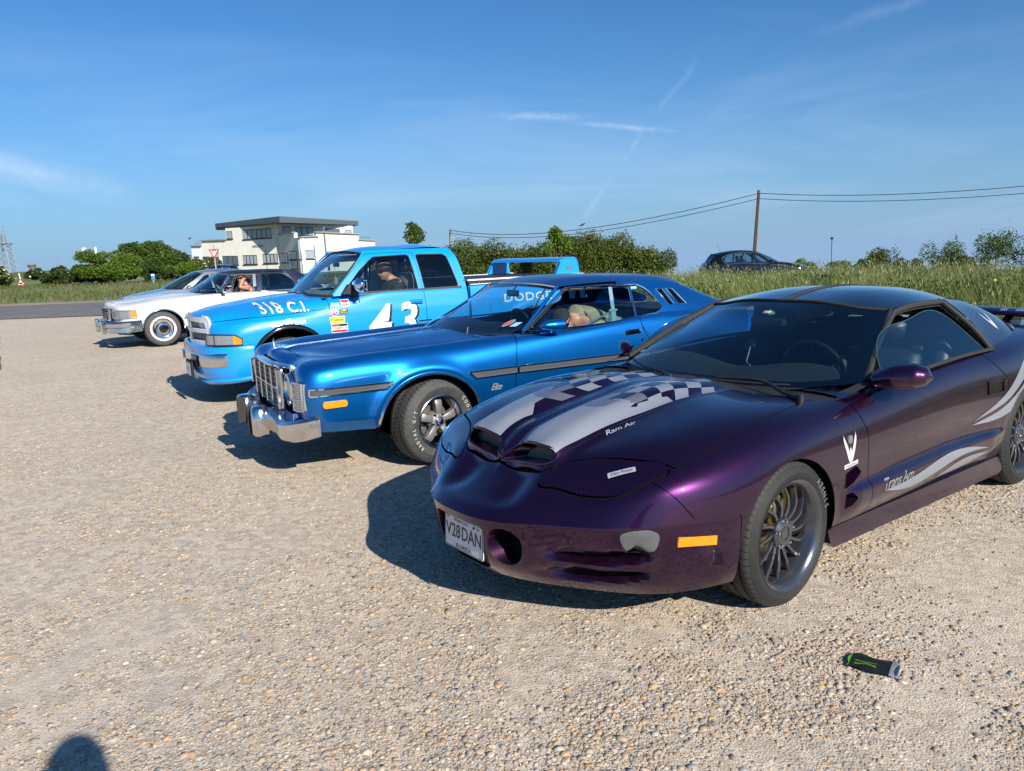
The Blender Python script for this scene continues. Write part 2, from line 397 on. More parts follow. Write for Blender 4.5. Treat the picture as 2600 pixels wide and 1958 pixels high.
def project(V3, D, bvh, off=.0012, back=.5):
    """drop points on to a surface along D, lifted off by off; misses keep their place"""
    D = Vector(D).normalized(); out = []
    for v in V3:
        v = Vector(v); h_ = bvh.ray_cast(v - D * back, D)
        out.append(h_[0] - D * off if h_[0] is not None else None)
    return out
def decal(name, vf2, frame, D, bvh, m, parent, off=.0012, cut=.05, back=.3, **k):
    """2D shape -> frame(u, v) -> 3D -> on to the surface"""
    V, F = vf2
    if cut: V, F = subdiv2d(V, F, cut)
    P = project([frame(*v) for v in V], D, bvh, off, back)
    F = [f for f in F if all(P[i] is not None for i in f)]; P = [p if p is not None else (0, 0, 0) for p in P]
    if not F: print('decal missed', name); return None
    ok = sorted(set(i for f in F for i in f)); mp = {u: n for n, u in enumerate(ok)}
    return mk(name, [P[i] for i in ok], [tuple(mp[i] for i in f) for f in F], m, parent, True, **k)
def side(x0, z0, slope=0., lean=0.):
    """writing frame on a car's left flank: reads towards the tail"""
    c, s = math.cos(slope), math.sin(slope)
    return lambda u, v: (x0 - (c * u - s * v), 1.6, z0 + s * u + c * v)
def gapcut(V, F, f, g_=.003): return iso(V, F, f - g_), iso(V, F, -f - g_)

def vnorm(V, F):
    V = np.asarray(V, float); N = np.zeros_like(V)
    for k in (3, 4, 5, 6):
        A = np.array([f for f in F if len(f) == k])
        if len(A):
            n = np.cross(V[A[:, 2]] - V[A[:, 0]], V[A[:, -1]] - V[A[:, 1]]) if k > 3 else np.cross(V[A[:, 1]] - V[A[:, 0]], V[A[:, 2]] - V[A[:, 0]])
            for j in range(k): np.add.at(N, A[:, j], n)
    return N / (np.linalg.norm(N, axis=1)[:, None] + 1e-12)
def liner(parent, V, F, d=.012, inner=(-1.5, 0, .5)):
    """added dark shell just inside the skin, blocking light so joints look into shadow"""
    N = vnorm(V, F); s = np.sign(((V - np.array(inner)) * N).sum(1).mean()) or 1.
    mk('light_block_shell', *both((V - N * d * s, F)), WELL, parent)  # unseen shell, added to stop light leaking through the panel gaps
def uncut(V, F, f, off): # piece of a surface where f>0, lifted along its normals
    N = vnorm(V, F); v, q = iso(V, F, f); n = vnorm(v, q); n *= np.sign(n[:, 2:3].mean() or 1) if abs(n[:, 2].mean()) > .5 else 1; return v + n * off, q
def tyre_mat(name, R, N, skew=3., cross=False, lo=.011):
    def fn(t, b):
        co = obj_co(t); s = t.n('ShaderNodeSeparateXYZ', i_0=co); x, y, z = s.outputs[:3]
        r = t.m('SQRT', t.m('ADD', t.m('MULTIPLY', x, x), t.m('MULTIPLY', z, z))); a = t.m('MULTIPLY', t.m('ARCTAN2', z, x), N / (2 * PI))
        ph = t.m('ADD', a, t.m('MULTIPLY', t.m('ABSOLUTE', y), skew * N / 20)); fr = t.m('FRACT', ph)
        gz = t.m('MULTIPLY', t.m('LESS_THAN', fr, .17), t.m('GREATER_THAN', r, R - .012))
        if cross:
            f2 = t.m('FRACT', t.m('ADD', t.m('MULTIPLY', y, 26.), t.m('MULTIPLY', t.m('SINE', t.m('MULTIPLY', a, 2 * PI)), .22)))
            gz = t.m('MAXIMUM', gz, t.m('MULTIPLY', t.m('LESS_THAN', f2, .16), t.m('GREATER_THAN', r, R - .012)))
        nz = t.noise(co, 30, 5, .65)
        base = t.mix(t.mr(nz, .35, .75), lo, lo * 1.8); base = t.mix(t.m('MULTIPLY', t.m('GREATER_THAN', r, R - .013), .35), base, (.075, .072, .066))
        t.set(b.inputs['Base Color'], t.mix(gz, base, .004))
        # moulded rings on the sidewall
        ring = t.m('MULTIPLY', t.m('SINE', t.m('MULTIPLY', r, 900.)), t.m('LESS_THAN', r, R - .02))
        bump(t, b, t.m('ADD', t.m('MULTIPLY', gz, -1.), t.m('ADD', t.m('MULTIPLY', ring, .04), t.m('MULTIPLY', nz, .15))), .006, .9)
    return mat(name, .03, .72, fn=fn)
def tyre(parent, R, W, rr, m, name='tyre', grooves=(-.3, -.1, .1, .3), bulge=.008, seg=96):
    h = W / 2; P = [(rr - .012, -h + .03), (rr, -h + .018), (rr + .012, -h + .004), ((rr + R) / 2, -h - bulge), (R - .028, -h + .004), (R - .009, -h + .016)]
    T = [(R, -h + .034)]
    for g_ in grooves:
        y = g_ * W; T += [(R, y - .006), (R - .009, y - .004), (R - .009, y + .004), (R, y + .006)]
    T += [(R, h - .034)]
    P = P + T + [(r, -y) for r, y in P[::-1]]
    return MB().lathe(P, seg, ax='y').build(name, m, parent, angle=38)
def sidewall_text(parent, s, R, ang0, size, m, y, bold=.0, da=None, name='lettering', flip=1, sx=.8):
    """letters around the outer sidewall; ang measured from +x(front) over the top"""
    V = []; F = []; w_ = []
    for ch in s:
        v, f = text2d(ch, size, bold, res=2) if ch != ' ' else (np.zeros((0, 2)), [])
        w_.append((v, f))
    adv = da or size * .72 / R; a = ang0
    for v, f in w_:
        b = len(V)
        for u, q in v:
            r = R + q; t = a + (u * sx / R); V.append((r * math.cos(t), y, r * math.sin(t)))
        F += [tuple(i + b for i in k) for k in f]; a += adv
    return mk(name, V, F, m, parent, False) if F else None
def wheel(parent, loc, steer=0., side_=1, name='wheel'):
    return empty(name, loc, (0 if side_ > 0 else PI) + steer, parent)
def ring(prof, m, parent, name, n=72): return MB().lathe(prof, n, ax='y').build(name, m, parent, angle=35)
def blade(pts, wid, thick, y0, y1, mb, mi=0, mie=None, cup=0.):
    """a spoke following pts [(r, angle)], width wid(t), front face y1(t), depth thick"""
    n = len(pts); V = []
    for k, (r, a) in enumerate(pts):
        t = k / (n - 1); w_ = wid(t) / 2; da = w_ / r; yf = y1(t)
        for s_, yy in ((-1, yf - thick), (-1, yf - .004), (-.8, yf), (.8, yf), (1, yf - .004), (1, yf - thick)):
            V.append((r * math.cos(a + s_ * da), yy, r * math.sin(a + s_ * da)))
    F = []; M = []
    for k in range(n - 1):
        for j in range(6):
            F.append((k * 6 + j, k * 6 + (j + 1) % 6, k * 6 + 6 + (j + 1) % 6, k * 6 + 6 + j)); M.append(mie if (mie is not None and j in (1, 3)) else mi)
    b = len(mb.V); mb.V += V; mb.F += [tuple(i + b for i in f) for f in F]; mb.M += M
def arc(r0, r1, a0, sweep, n=9, ease=1.): return [(r0 + (r1 - r0) * k / (n - 1), a0 + sweep * (k / (n - 1)) ** ease) for k in range(n)]

def wheel_ta(parent, loc, steer=0., side_=1, R=.325, W=.27):
    e = wheel(parent, loc, steer, side_); h = W / 2
    tyre(e, R, W, .235, tyre_mat('tyre_rubber_low', R, 64, 2.2), grooves=(-.3, -.1, .1, .3), bulge=.004)
    P = [(.205, -h + .02), (.205, h - .062), (.214, h - .048), (.218, h - .03), (.228, h - .012), (.243, h - .004), (.249, h - .001), (.249, h - .009), (.238, h - .014)]
    o = ring(P, GUN, e, 'rim'); mb = MB()
    for k in range(14):
        a = 2 * PI * k / 14 + .1
        blade(arc(.072, .212, a, -.25 if side_ > 0 else .25, 11, 1.6), lambda t: .0135 + .008 * abs(t - .4), .026, 0, lambda t: h - .048 + .012 * math.sin(PI * min(1, t * 1.05)) - .004 * t, mb, 0, 1)
    mb.lathe([(.03, h - .032), (.05, h - .032), (.070, h - .044), (.076, h - .075), (.076, h - .12)], 48, ax='y')
    mb.lathe([(.0, h - .036), (.028, h - .036), (.031, h - .030), (.034, h - .030), (.034, h - .06)], 32, ax='y')
    mb.build('spokes', [GUN, GUNE], o, angle=30)
    for k in range(5):
        nb = MB(); a = 2 * PI * k / 5 + .3; c = (.058 * math.cos(a), 0, .058 * math.sin(a)); nb.lathe([(0, h - .026), (.006, h - .026), (.0085, h - .032), (.0085, h - .07)], 6, c=c, ax='y')
        nb.lathe([(.010, h - .040), (.012, h - .036), (.0135, h - .042)], 12, c=c, ax='y'); nb.build('wheel_nut', ALUP, o)
    MB().lathe([(.06, h - .125), (.165, h - .125), (.165, h - .15), (.06, h - .15)], 48, ax='y').build('brake_disc', ROTOR, e)
    MB().prism([(.09, -.07), (.178, -.06), (.185, .0), (.178, .06), (.09, .07)], h - .175, h - .10).build('brake_caliper', YEL, e).rotation_euler = (0, -.9, 0)
    sidewall_text(e, 'AZENIS', .283, 2.35, .042, SWT, h + .0045, .004) if side_ > 0 else None
    return e
SWT = mat('tyre_lettering', (.16, .16, .15), .7)
SWW = mat('white_tyre_lettering', (.50, .48, .42), .7)
WWALL = mat('white_wall', (.75, .74, .70), .5)
def wheel_el(parent, loc, steer=0., side_=1, R=.335, W=.235):
    e = wheel(parent, loc, steer, side_); h = W / 2
    tyre(e, R, W, .20, tyre_mat('tyre_rubber_radial', R, 58, 3.4, True, .04), grooves=(-.18, .18), bulge=.013)
    P = [(.17, -h + .02), (.17, h - .075), (.177, h - .05), (.183, h - .025), (.190, h - .006), (.203, h - .001), (.209, h - .004), (.209, h - .012), (.2, h - .014)]
    o = ring(P, ALUP, e, 'rim'); mb = MB()
    for k in range(5):
        a = 2 * PI * k / 5 + .35
        blade([(r, a) for r in (.045, .07, .1, .13, .155, .172)], lambda t: .040 + .030 * t - .012 * (t > .95), .045, 0, lambda t: h - .045 + .016 * math.sin(PI * t) ** .7, mb)
    mb.lathe([(.03, h - .035), (.055, h - .04), (.075, h - .062), (.078, h - .1)], 40, ax='y')
    mb.build('spokes', ALU, o, angle=50)
    hb = MB().lathe([(0, h + .004), (.018, h + .004), (.024, h - .001), (.027, h - .02), (.036, h - .026), (.038, h - .05)], 24, ax='y')
    for k in range(5):
        a = 2 * PI * k / 5 + .35 + PI / 5; hb.lathe([(0, h - .03), (.009, h - .03), (.011, h - .036), (.011, h - .06)], 6, c=(.058 * math.cos(a), 0, .058 * math.sin(a)), ax='y')
    hb.build('hub_cap', CHR, o)
    MB().lathe([(.04, h - .12), (.135, h - .12), (.135, h - .145)], 40, ax='y').build('brake_disc', ROTOR, e)
    if side_ > 0:
        sidewall_text(e, 'COOPER', .262, 2.50, .042, SWW, h + .0135, .012, .150)
        sidewall_text(e, 'RADIAL G/T', .262, -.72, .040, SWW, h + .0135, .012, .128)
    return e
def flip_letters(o, R):  # lettering reads the other way round on this flank
    for v in o.data.vertices: pass
def wheel_ca(parent, loc, steer=0., side_=1, R=.345, W=.22):
    e = wheel(parent, loc, steer, side_); h = W / 2
    tyre(e, R, W, .195, tyre_mat('tyre_rubber_tall', R, 70, 1.5, False, .045), grooves=(-.2, 0, .2), bulge=.012, seg=72)
    ring([(.207, h + .010), (.225, h + .0135), (.247, h + .0125)], WWALL, e, 'white_wall', 64)
    o = ring([(.0, h + .012), (.02, h + .014), (.06, h + .010), (.085, h + .004), (.09, h + .012), (.1, h + .010), (.112, h - .008), (.14, h - .012), (.165, h - .003), (.185, h + .006), (.2, h + .004), (.205, h - .01)], CHR, e, 'hub_cap', 64)
    ring([(.0, h + .016), (.05, h + .0145), (.082, h + .0065)], BLKG, o, 'hub_centre', 40)
    mb = MB()
    for k in range(60):
        a = 2 * PI * k / 60; mb.box(((.128) * math.cos(a), h - .006, .128 * math.sin(a)), (.034, .008, .004), ry=-a)
    mb.build('vanes', ALUP, o); return e
def wheel_tr(parent, loc, steer=0., side_=1, R=.365, W=.25):
    e = wheel(parent, loc, steer, side_); h = W / 2
    tyre(e, R, W, .22, tyre_mat('tyre_rubber_truck', R, 46, 3., True, .05), grooves=(-.2, .2), bulge=.01, seg=80)
    o = ring([(.19, -h + .02), (.19, h - .07), (.205, h - .02), (.222, h - .002), (.228, h - .01)], ALUP, e, 'rim'); mb = MB()
    for k in range(5): blade([(r, 2 * PI * k / 5) for r in (.04, .08, .12, .16, .195)], lambda t: .055 + .03 * t, .04, 0, lambda t: h - .05 + .02 * t, mb)
    mb.lathe([(0, h - .03), (.05, h - .03), (.08, h - .06)], 24, ax='y'); mb.build('spokes', ALU, o); return e
def wheel_plain(parent, loc, R=.32, W=.22, side_=1, m=None):
    e = wheel(parent, loc, 0, side_); h = W / 2
    tyre(e, R, W, .21, tyre_mat('tyre_rubber_plain', R, 60, 2., False, .03), grooves=(0,), seg=48)
    o = ring([(.18, -h), (.19, h - .04), (.212, h - .002), (.216, h - .01)], m or ALU, e, 'rim', 40); mb = MB()
    for k in range(7): blade([(r, 2 * PI * k / 7) for r in (.03, .1, .19)], lambda t: .04, .03, 0, lambda t: h - .03, mb)
    mb.build('spokes', m or ALU, o); return e

def well(parent, x, yo, r, zc, depth=.32, name='wheel_well'):
    """dark liner arched over a wheel, closed towards the middle of the car"""
    for s in (1, -1):
        mb = MB(); n = 20; V = []; F = []
        for i in range(n + 1):
            a = -.12 + (PI + .24) * i / n
            for y in (yo - .012, yo - depth): V.append((x + r * math.cos(a), s * y, zc + r * math.sin(a)))
        F = [(2 * i, 2 * i + 2, 2 * i + 3, 2 * i + 1) for i in range(n)] + [tuple(range(1, 2 * n + 3, 2))]
        mb.add(V, F).build(name, WELL, parent, angle=60)
def archcut(V, F, x, zc, r, y0=.5, rz=None):
    """cut a wheel opening through both flanks"""
    V = np.asarray(V); rz = rz or r
    d = np.hypot((V[:, 0] - x), (V[:, 2] - zc) * r / rz) - r
    below = V[:, 2] < zc; d = np.where(below, np.abs(V[:, 0] - x) - r, d)
    f = np.where(np.abs(V[:, 1]) < y0, .3, d); return iso(V, F, f)
# ================================================================== plum sports car, nearest the camera
ta = empty('sports_car', (.6336, 3.8922, 0), 3.7882, label='dark plum sports coupe with silver chequered bonnet stripes and twin bonnet nostrils', cat='car')
_S = [
 [(1.03,0,.20),(1.09,0,.27),(1.125,0,.38),(1.145,0,.487),(1.10,0,.522),(1.03,0,.545),(.97,0,.57),(.92,0,.60),(.89,0,.63),(.865,0,.66)],
 [(1.00,.20,.20),(1.065,.20,.27),(1.10,.205,.38),(1.118,.21,.487),(1.07,.19,.525),(1.0,.17,.555),(.94,.14,.59),(.89,.10,.625),(.855,.05,.655),(.83,0,.68)],
 [(.90,.40,.195),(.945,.41,.26),(.975,.42,.38),(.992,.425,.492),(.955,.405,0.544),(.91,.37,0.604),(.87,.30,0.657),(.82,.21,0.695),(.775,.11,0.722),(.745,0,0.740)],
 [(.79,.58,.195),(.835,.60,.26),(.865,.615,.38),(.88,.625,.50),(.85,.605,0.565),(.80,.56,0.643),(.75,.47,0.708),(.70,.33,0.744),(.655,.165,0.769),(.62,0,0.779)],
 [(.66,.745,.20),(.69,.765,.26),(.705,.785,.38),(.712,.80,.51),(.69,.79,0.608),(.655,.745,0.685),(.60,.645,0.748),(.54,.45,0.790),(.49,.22,0.812),(.45,0,0.817)],
 [(.45,.865,.21),(.45,.885,.26),(.45,.90,.38),(.45,.908,.51),(.44,.892,0.631),(.415,.83,0.730),(.38,.72,0.790),(.33,.48,0.829),(.28,.24,0.851),(.24,0,0.854)],
 [(0,.90,.20),(0,.92,.27),(0,.935,.38),(0,.94,.52),(0,.928,.68),(0,.868,0.788),(0,.775,0.834),(0,.5,0.866),(0,.25,0.882),(0,0,0.886)],
 [(-.5,.89,.22),(-.5,.912,.28),(-.5,.925,.38),(-.5,.932,.50),(-.5,.922,.67),(-.5,.872,.80),(-.5,.79,.842),(-.5,.5,.855),(-.5,.25,.872),(-.5,0,.875)],
 [(-1.2,.885,.22),(-1.2,.908,.28),(-1.2,.92,.38),(-1.2,.93,.50),(-1.2,.925,.68),(-1.2,.888,.825),(-1.2,.825,.875),(-1.2,.6,.89),(-1.2,.3,.90),(-1.2,0,.90)],
 [(-1.9,.885,.22),(-1.9,.908,.28),(-1.9,.922,.38),(-1.9,.935,.50),(-1.9,.935,.69),(-1.9,.90,.845),(-1.9,.835,.905),(-1.9,.6,.925),(-1.9,.3,.93),(-1.9,0,.93)],
 [(-2.57,.90,.22),(-2.57,.925,.28),(-2.57,.94,.38),(-2.57,.955,.52),(-2.57,.955,.70),(-2.57,.91,.865),(-2.57,.83,.925),(-2.57,.6,.96),(-2.57,.3,.97),(-2.57,0,.97)],
 [(-3.2,.86,.26),(-3.2,.88,.32),(-3.2,.895,.42),(-3.2,.90,.55),(-3.2,.90,.72),(-3.2,.865,.88),(-3.2,.80,.93),(-3.2,.6,.965),(-3.2,.3,.975),(-3.2,0,.975)],
 [(-3.62,.72,.30),(-3.64,.74,.36),(-3.66,.75,.46),(-3.67,.76,.58),(-3.66,.76,.74),(-3.64,.74,.89),(-3.62,.69,.925),(-3.58,.5,.95),(-3.56,.25,.955),(-3.55,0,.955)],
 [(-3.74,.35,.30),(-3.76,.35,.36),(-3.78,.35,.46),(-3.79,.35,.58),(-3.78,.35,.74),(-3.76,.35,.87),(-3.72,.34,.90),(-3.67,.25,.92),(-3.63,.12,.925),(-3.62,0,.93)],
 [(-3.76,0,.30),(-3.78,0,.36),(-3.80,0,.46),(-3.81,0,.58),(-3.80,0,.74),(-3.78,0,.86),(-3.76,0,.885),(-3.72,0,.90),(-3.69,0,.91),(-3.66,0,.92)]]
G_ = skin(_S, .0125, creases=(3,)); nu, nv = G_.shape[:2]; V = G_.reshape(-1, 3).copy(); F = [tuple(f) for f in gfaces(nu, nv).tolist()]
x, y, z = V.T
top = (z > .5)
# bonnet: two ram-air humps with a steep front face, a valley between them
hump = np.exp(-((y - .205) / .125) ** 4); xf = .845 - .25 * (y - .16) ** 2 * 6
rise = sm(x, xf + .04, xf - .006) * np.interp(x, [-.5, -.35, 0, .5, .85], [0, .020, .042, .066, .085])
V[:, 2] += np.where(top & (x > -.5) & (y < .5), hump * rise, 0)
ctr = np.exp(-(y / .085) ** 2) * sm(x, .885, .855) * np.interp(x, [-.4, .2, .8], [.028, .030, .056]); V[:, 2] += np.where(top & (x > -.45), ctr * .8, 0)
# beak: scoops running forward from the nostrils
sc_ = np.exp(-((y - .185) / .075) ** 2) * sm(x, 1.10, .92) * sm(x, .85, .885); V[:, 2] -= np.where(z > .5, sc_ * .028, 0)
sc2 = np.exp(-((y - .50) / .14) ** 2) * np.exp(-((x - (.885 - (y - .45) * .55)) / .035) ** 2); V[:, 2] -= np.where(z > .51, sc2 * .010, 0)
# headlamp lids stand a little proud
LID = [(.965, .335), (.93, .335), (.83, .46), (.63, .775), (.655, .80), (.70, .765), (.80, .615), (.895, .47), (.955, .375)]
LIDP = cpoly([(.905,.30),(.875,.305),(.825,.345),(.765,.402),(.715,.478),(.672,.565),(.625,.66),(.588,.735),(.60,.762),(.645,.75),(.70,.722),(.75,.69),(.79,.645),(.83,.565),(.865,.47),(.895,.375),(.91,.32)], 80)
# flank: scooped ledge along the door
zt = np.interp(x, [-2.35, -2.1, -1.5, -1.0, -.65, -.45], [.42, .445, .475, .47, .455, .45]); zb = np.interp(x, [-2.35, -2.1, -1.4, -.9, -.65, -.45], [.415, .415, .405, .395, .40, .41])
led = sm(z, zt, zb) * sm(z, .24, .36) * sm(x, -2.3, -2.0) * sm(x, -.38, -.55) * .030; V[:, 1] += np.where(y > .8, led, 0)
dent = np.exp(-((z - .52) / .06) ** 2) * sm(x, -2.2, -1.8) * sm(x, -.4, -.9) * .012; V[:, 1] -= np.where(y > .8, dent, 0)
# swept grooves beneath the fog lamp
def groove(xa, za, xb, zb_, wid, dep):
    global V
    x, y, z = V.T; yy = np.interp(x, [xb, xa], [.80, .45]); t = np.clip((xa - x) / (xa - xb), 0, 1); zc = za + (zb_ - za) * t
    w_ = wid * (np.sin(PI * np.clip(t, .02, .98)) ** .6 + .05); m_ = (x < xa + .02) & (x > xb - .03) & (y > .3) & (z < .5)
    d = (z - zc) / w_; prof = np.where(d > 0, sm(d, 1.0, .6), sm(d, -1.3, 0)) * sm(t, 0, .45) * sm(x, xb - .01, xb + .06)
    n = np.stack([np.interp(y, [.4, .8], [.85, .5]), np.interp(y, [.4, .8], [.5, .85]), 0 * y], 1); V -= (n * (prof * dep * m_)[:, None])
groove(1.02, .360, .70, .385, .030, .075); groove(1.0, .270, .70, .300, .032, .080)
V[:, 1] = np.maximum(V[:, 1], 0) * 1.0
def cond(c, f, big=.3): return np.where(c, f, -big)
# wheel openings, cabin opening
V, F = archcut(V, F, 0.0, .315, .352); V, F = archcut(V, F, -2.568, .315, .36)
SC = lambda P: sdf(P, None)
WSB = [(-.50, 0), (-.54, .3), (-.64, .6), (-.80, .80)]        # foot of the windscreen
cab = [(-.44, -.1), (-.48, .3), (-.58, .6), (-.78, .812), (-1.2, .835), (-1.9, .848), (-2.15, .835), (-2.8, .74), (-3.15, .60), (-3.25, -.1)]
V, F = iso(V, F, -cond(V[:, 2] > .75, sdf(V[:, :2], cab)))
# nostrils
NOS = cpoly([(.010, .668), (.030, .698), (.070, .733), (.13, .758), (.20, .767), (.275, .762), (.315, .742), (.322, .718), (.300, .699), (.22, .686), (.12, .674), (.05, .666)], 60)
V, F = iso(V, F, -cond((V[:, 0] > .72) & (V[:, 2] > .6) & (V[:, 0] < .93), sdf(V[:, 1:], NOS)))
# round brake inlets, plate recess
HOL = cpoly([(.268 + .078 * math.cos(a), .372 + .086 * math.sin(a)) for a in np.linspace(0, 2 * PI, 16, endpoint=False)], 48)
V, F = iso(V, F, -cond((V[:, 0] > .9) & (V[:, 2] < .5), sdf(V[:, 1:], HOL)))
PLT = [(-.3, .455), (.160, .455), (.178, .44), (.172, .30), (.15, .245), (.10, .225), (-.3, .225)]
V, F = iso(V, F, -cond((V[:, 0] > .9) & (V[:, 2] < .49), sdf(V[:, 1:], PLT)))
FOG = cpoly([(.815, .482), (.78, .497), (.73, .496), (.708, .478), (.705, .450), (.715, .415), (.755, .396), (.79, .405), (.81, .44)], 40)   # (x, z)
V, F = iso(V, F, -cond((V[:, 1] > .6) & (V[:, 0] > .55), sdf(V[:, [0, 2]], FOG)))
VT = [[(-.425, .515), (-.52, .535), (-.56, .50), (-.50, .462), (-.425, .445)], [(-.43, .415), (-.47, .42), (-.515, .385), (-.47, .352), (-.43, .345)]]
for p in VT: V, F = iso(V, F, -cond(V[:, 1] > .8, sdf(V[:, [0, 2]], p)))
bV, bF = V, F
# split into panels
f = cond(V[:, 2] > .5, sdf(V[:, :2], LIDP)); (lV, lF), (V, F) = gapcut(V, F, f, .0028)
HOOD = [(1.2, -.1), (.86, -.1), (.868, .30), (.852, .36), (.80, .47), (.61, .775), (.13, .79), (-.10, .785), (-.36, .745), (-.30, .5), (-.20, .25), (-.17, -.1)]
HOOD = [(.876, -.1), (.876, .05), (.868, .28), (.835, .333), (.768, .395), (.716, .470), (.672, .556), (.625, .652), (.588, .728), (.57, .775), (.30, .795), (.13, .79), (-.10, .785), (-.40, .745), (-.35, .5), (-.265, .25), (-.24, -.1)]
f = cond(V[:, 2] > .55, sdf(V[:, :2], HOOD)); (hV, hF), (V, F) = gapcut(V, F, f, .0028)
DOOR = [(-.56, .92), (-.575, .80), (-.635, .68), (-.64, .35), (-.62, .245), (-1.96, .245), (-2.03, .265), (-2.16, .42), (-2.215, .60), (-2.20, .74), (-2.08, .83), (-1.97, .93)]
f = cond(V[:, 1] > .6, sdf(V[:, [0, 2]], DOOR)); (dV, dF), (V, F) = gapcut(V, F, f, .0028)
COW = [(-.237, -.1), (-.262, .25), (-.347, .5), (-.398, .748), (-.47, .79), (-.70, .81), (-.9, .7), (-.6, -.1)]
f = cond(V[:, 2] > .6, sdf(V[:, :2], COW)); cV, cF = iso(V, F, f - .001); V, F = iso(V, F, -f - .003); cV[:, 2] -= .012
# bumper cover joint
f = np.where(V[:, 0] > .3, np.minimum.reduce([V[:, 0] - np.interp(V[:, 2], [.2, .505, .515, .53, .62, .70, .76], [.352, .352, .37, .575, .637, .70, .72]), .80 - V[:, 2] + 0 * V[:, 0]]), -.3)
(uV, uF), (V, F) = gapcut(V, F, f, .0022)
mk('cowl', *both((cV, cF)), BLK, ta, weld=1e-5)
liner(ta, bV, bF)
body = mk('body', *both((V, F)), P_TA, ta, weld=1e-5, angle=50)
bump_ = mk('bumper', *both((uV, uF)), P_TA, ta, weld=1e-5, angle=50)
hood = mk('hood', *both((hV, hF)), P_TA, ta, weld=1e-5, angle=55)
doorL = mk('door', dV, dF, P_TA, ta, angle=50); doorR = mk('door', *mir(dV, dF), P_TA, ta, angle=50)
for s in (1, -1):
    v_, f_ = (lV, lF) if s > 0 else mir(lV, lF); v_ = v_.copy(); v_[:, 2] += .003; lid = mk('headlamp_cover', v_, f_, P_TA, ta, angle=50)
    if s > 0: lidL = lid
taB = BVHTree.FromPolygons([tuple(v) for v in both((bV, bF))[0]], both((bV, bF))[1])
def onta(pts, D=(0, -1, 0), off=.001): return [p for p in project(pts, D, taB, off, 1.5) if p is not None]
# inner liners so gaps and openings look into darkness
lin = MB(); lin.box((-1.45, 0, .165), (3.6, 1.66, .02)); lin.box((.45, 0, .25), (.7, 1.0, .02)); lin.box((.40, 0, .44), (.80, .95, .40)); lin.box((-.42, 0, .5), (.04, 1.6, .6)); lin.box((-2.9, 0, .55), (1.2, 1.2, .5))
lin.build('underbody', WELL, ta); well(ta, 0, .90, .362, .315); well(ta, -2.568, .91, .37, .315)
# side skirt
P = [(-.318, .262), (-.322, .20), (-.345, .176), (-2.22, .142), (-2.255, .16), (-2.262, .235), (-2.2, .246), (-1.9, .250), (-.37, .268)]
for s in (1, -1):
    mb = MB(); n = len(P); mb.add([(a, s * (.914 if b > .2 else .928), b) for a, b in P] + [(a, s * (.87 if b > .2 else .90), b) for a, b in P], [tuple(range(n)) if s < 0 else tuple(range(n))[::-1]] + [(i, (i + 1) % n, n + (i + 1) % n, n + i) for i in range(n)]); mb.build('side_skirt', P_TA, ta, angle=30)
# nostril tunnels with mesh
for s in (1, -1):
    n = len(NOS); cy, cz = .195, .71
    rim = project([(1.4, s * (.17 + (a - .17) * 1.05), .715 + (b - .715) * 1.08) for a, b in NOS], (-1, 0, 0), taB, 0, 0)
    rim = [Vector((.9 if p is None else p.x, s * a, b)) for p, (a, b) in zip(rim, NOS)]
    xs = [p.x for p in rim]; cy, cz = .17, .725
    V = [(q, s * a, b) for q, (a, b) in zip(xs, NOS)] + [(min(q - .05, .79) - .05, s * (cy + .045 + (a - cy) * .66), cz - .008 + (b - cz) * .66) for q, (a, b) in zip(xs, NOS)]
    MB().tube(V[:n], .0075, 8, True).build('nostril_lip', P_TA, hood)
    mk('nostril', V, [(i, (i + 1) % n, n + (i + 1) % n, n + i) for i in range(n)], P_TA, hood)
    def _mesh(t, b):
        sp_ = t.n('ShaderNodeSeparateXYZ', i_0=obj_co(t)); u = t.m('MULTIPLY', sp_.outputs[1], 95.); v = t.m('MULTIPLY', sp_.outputs[2], 110.)
        h = t.m('MULTIPLY', t.m('SINE', t.m('MULTIPLY', u, PI)), t.m('SINE', t.m('MULTIPLY', t.m('ADD', v, t.m('MULTIPLY', u, .5)), PI))); h = t.m('ABSOLUTE', h)
        t.set(b.inputs['Base Color'], t.mix(t.m('LESS_THAN', h, .33), .16, .004)); bump(t, b, h, .003, .5)
    V2 = [(min(q - .03, .80) - .012 - .0 * b, s * (cy + .035 + (a - cy) * .74), cz - .004 + (b - cz) * .76) for q, (a, b) in zip(xs, NOS)]
    mk('grille_mesh', V2, [tuple(range(n))], mat('black_mesh', .02, .5, fn=_mesh), hood, False)
    # inlet tube
    n = len(HOL); V = []
    for k, (dx, sc__) in enumerate(((0, 1.0), (-.02, .95), (-.07, .86), (-.13, .8))):
        for a, b in HOL:
            xx = 1.078 - (a - .2) * .50 if k == 0 else 1.055 + dx; V.append((xx if k == 0 else xx, s * (.268 + .03 * (-dx / .13) * 0 + (a - .268) * sc__), .372 + (b - .372) * sc__))
    # follow the bumper skin exactly at the mouth
    pr = project([(2., s * a * 1., b) for a, b in [(.268 + (a - .268) * 1.015, .372 + (b - .372) * 1.015) for a, b in HOL]], (-1, 0, 0), taB, 0, 0)
    for i, p in enumerate(pr):
        if p is not None: V[i] = (p.x, p.y, p.z)
    mk('air_inlet', V, [(k * n + i, k * n + (i + 1) % n, k * n + n + (i + 1) % n, k * n + n + i) for k in range(3) for i in range(n)], P_TA, bump_)
    mk('inlet_back', V[2 * n:3 * n], [tuple(range(n))], WELL, bump_)
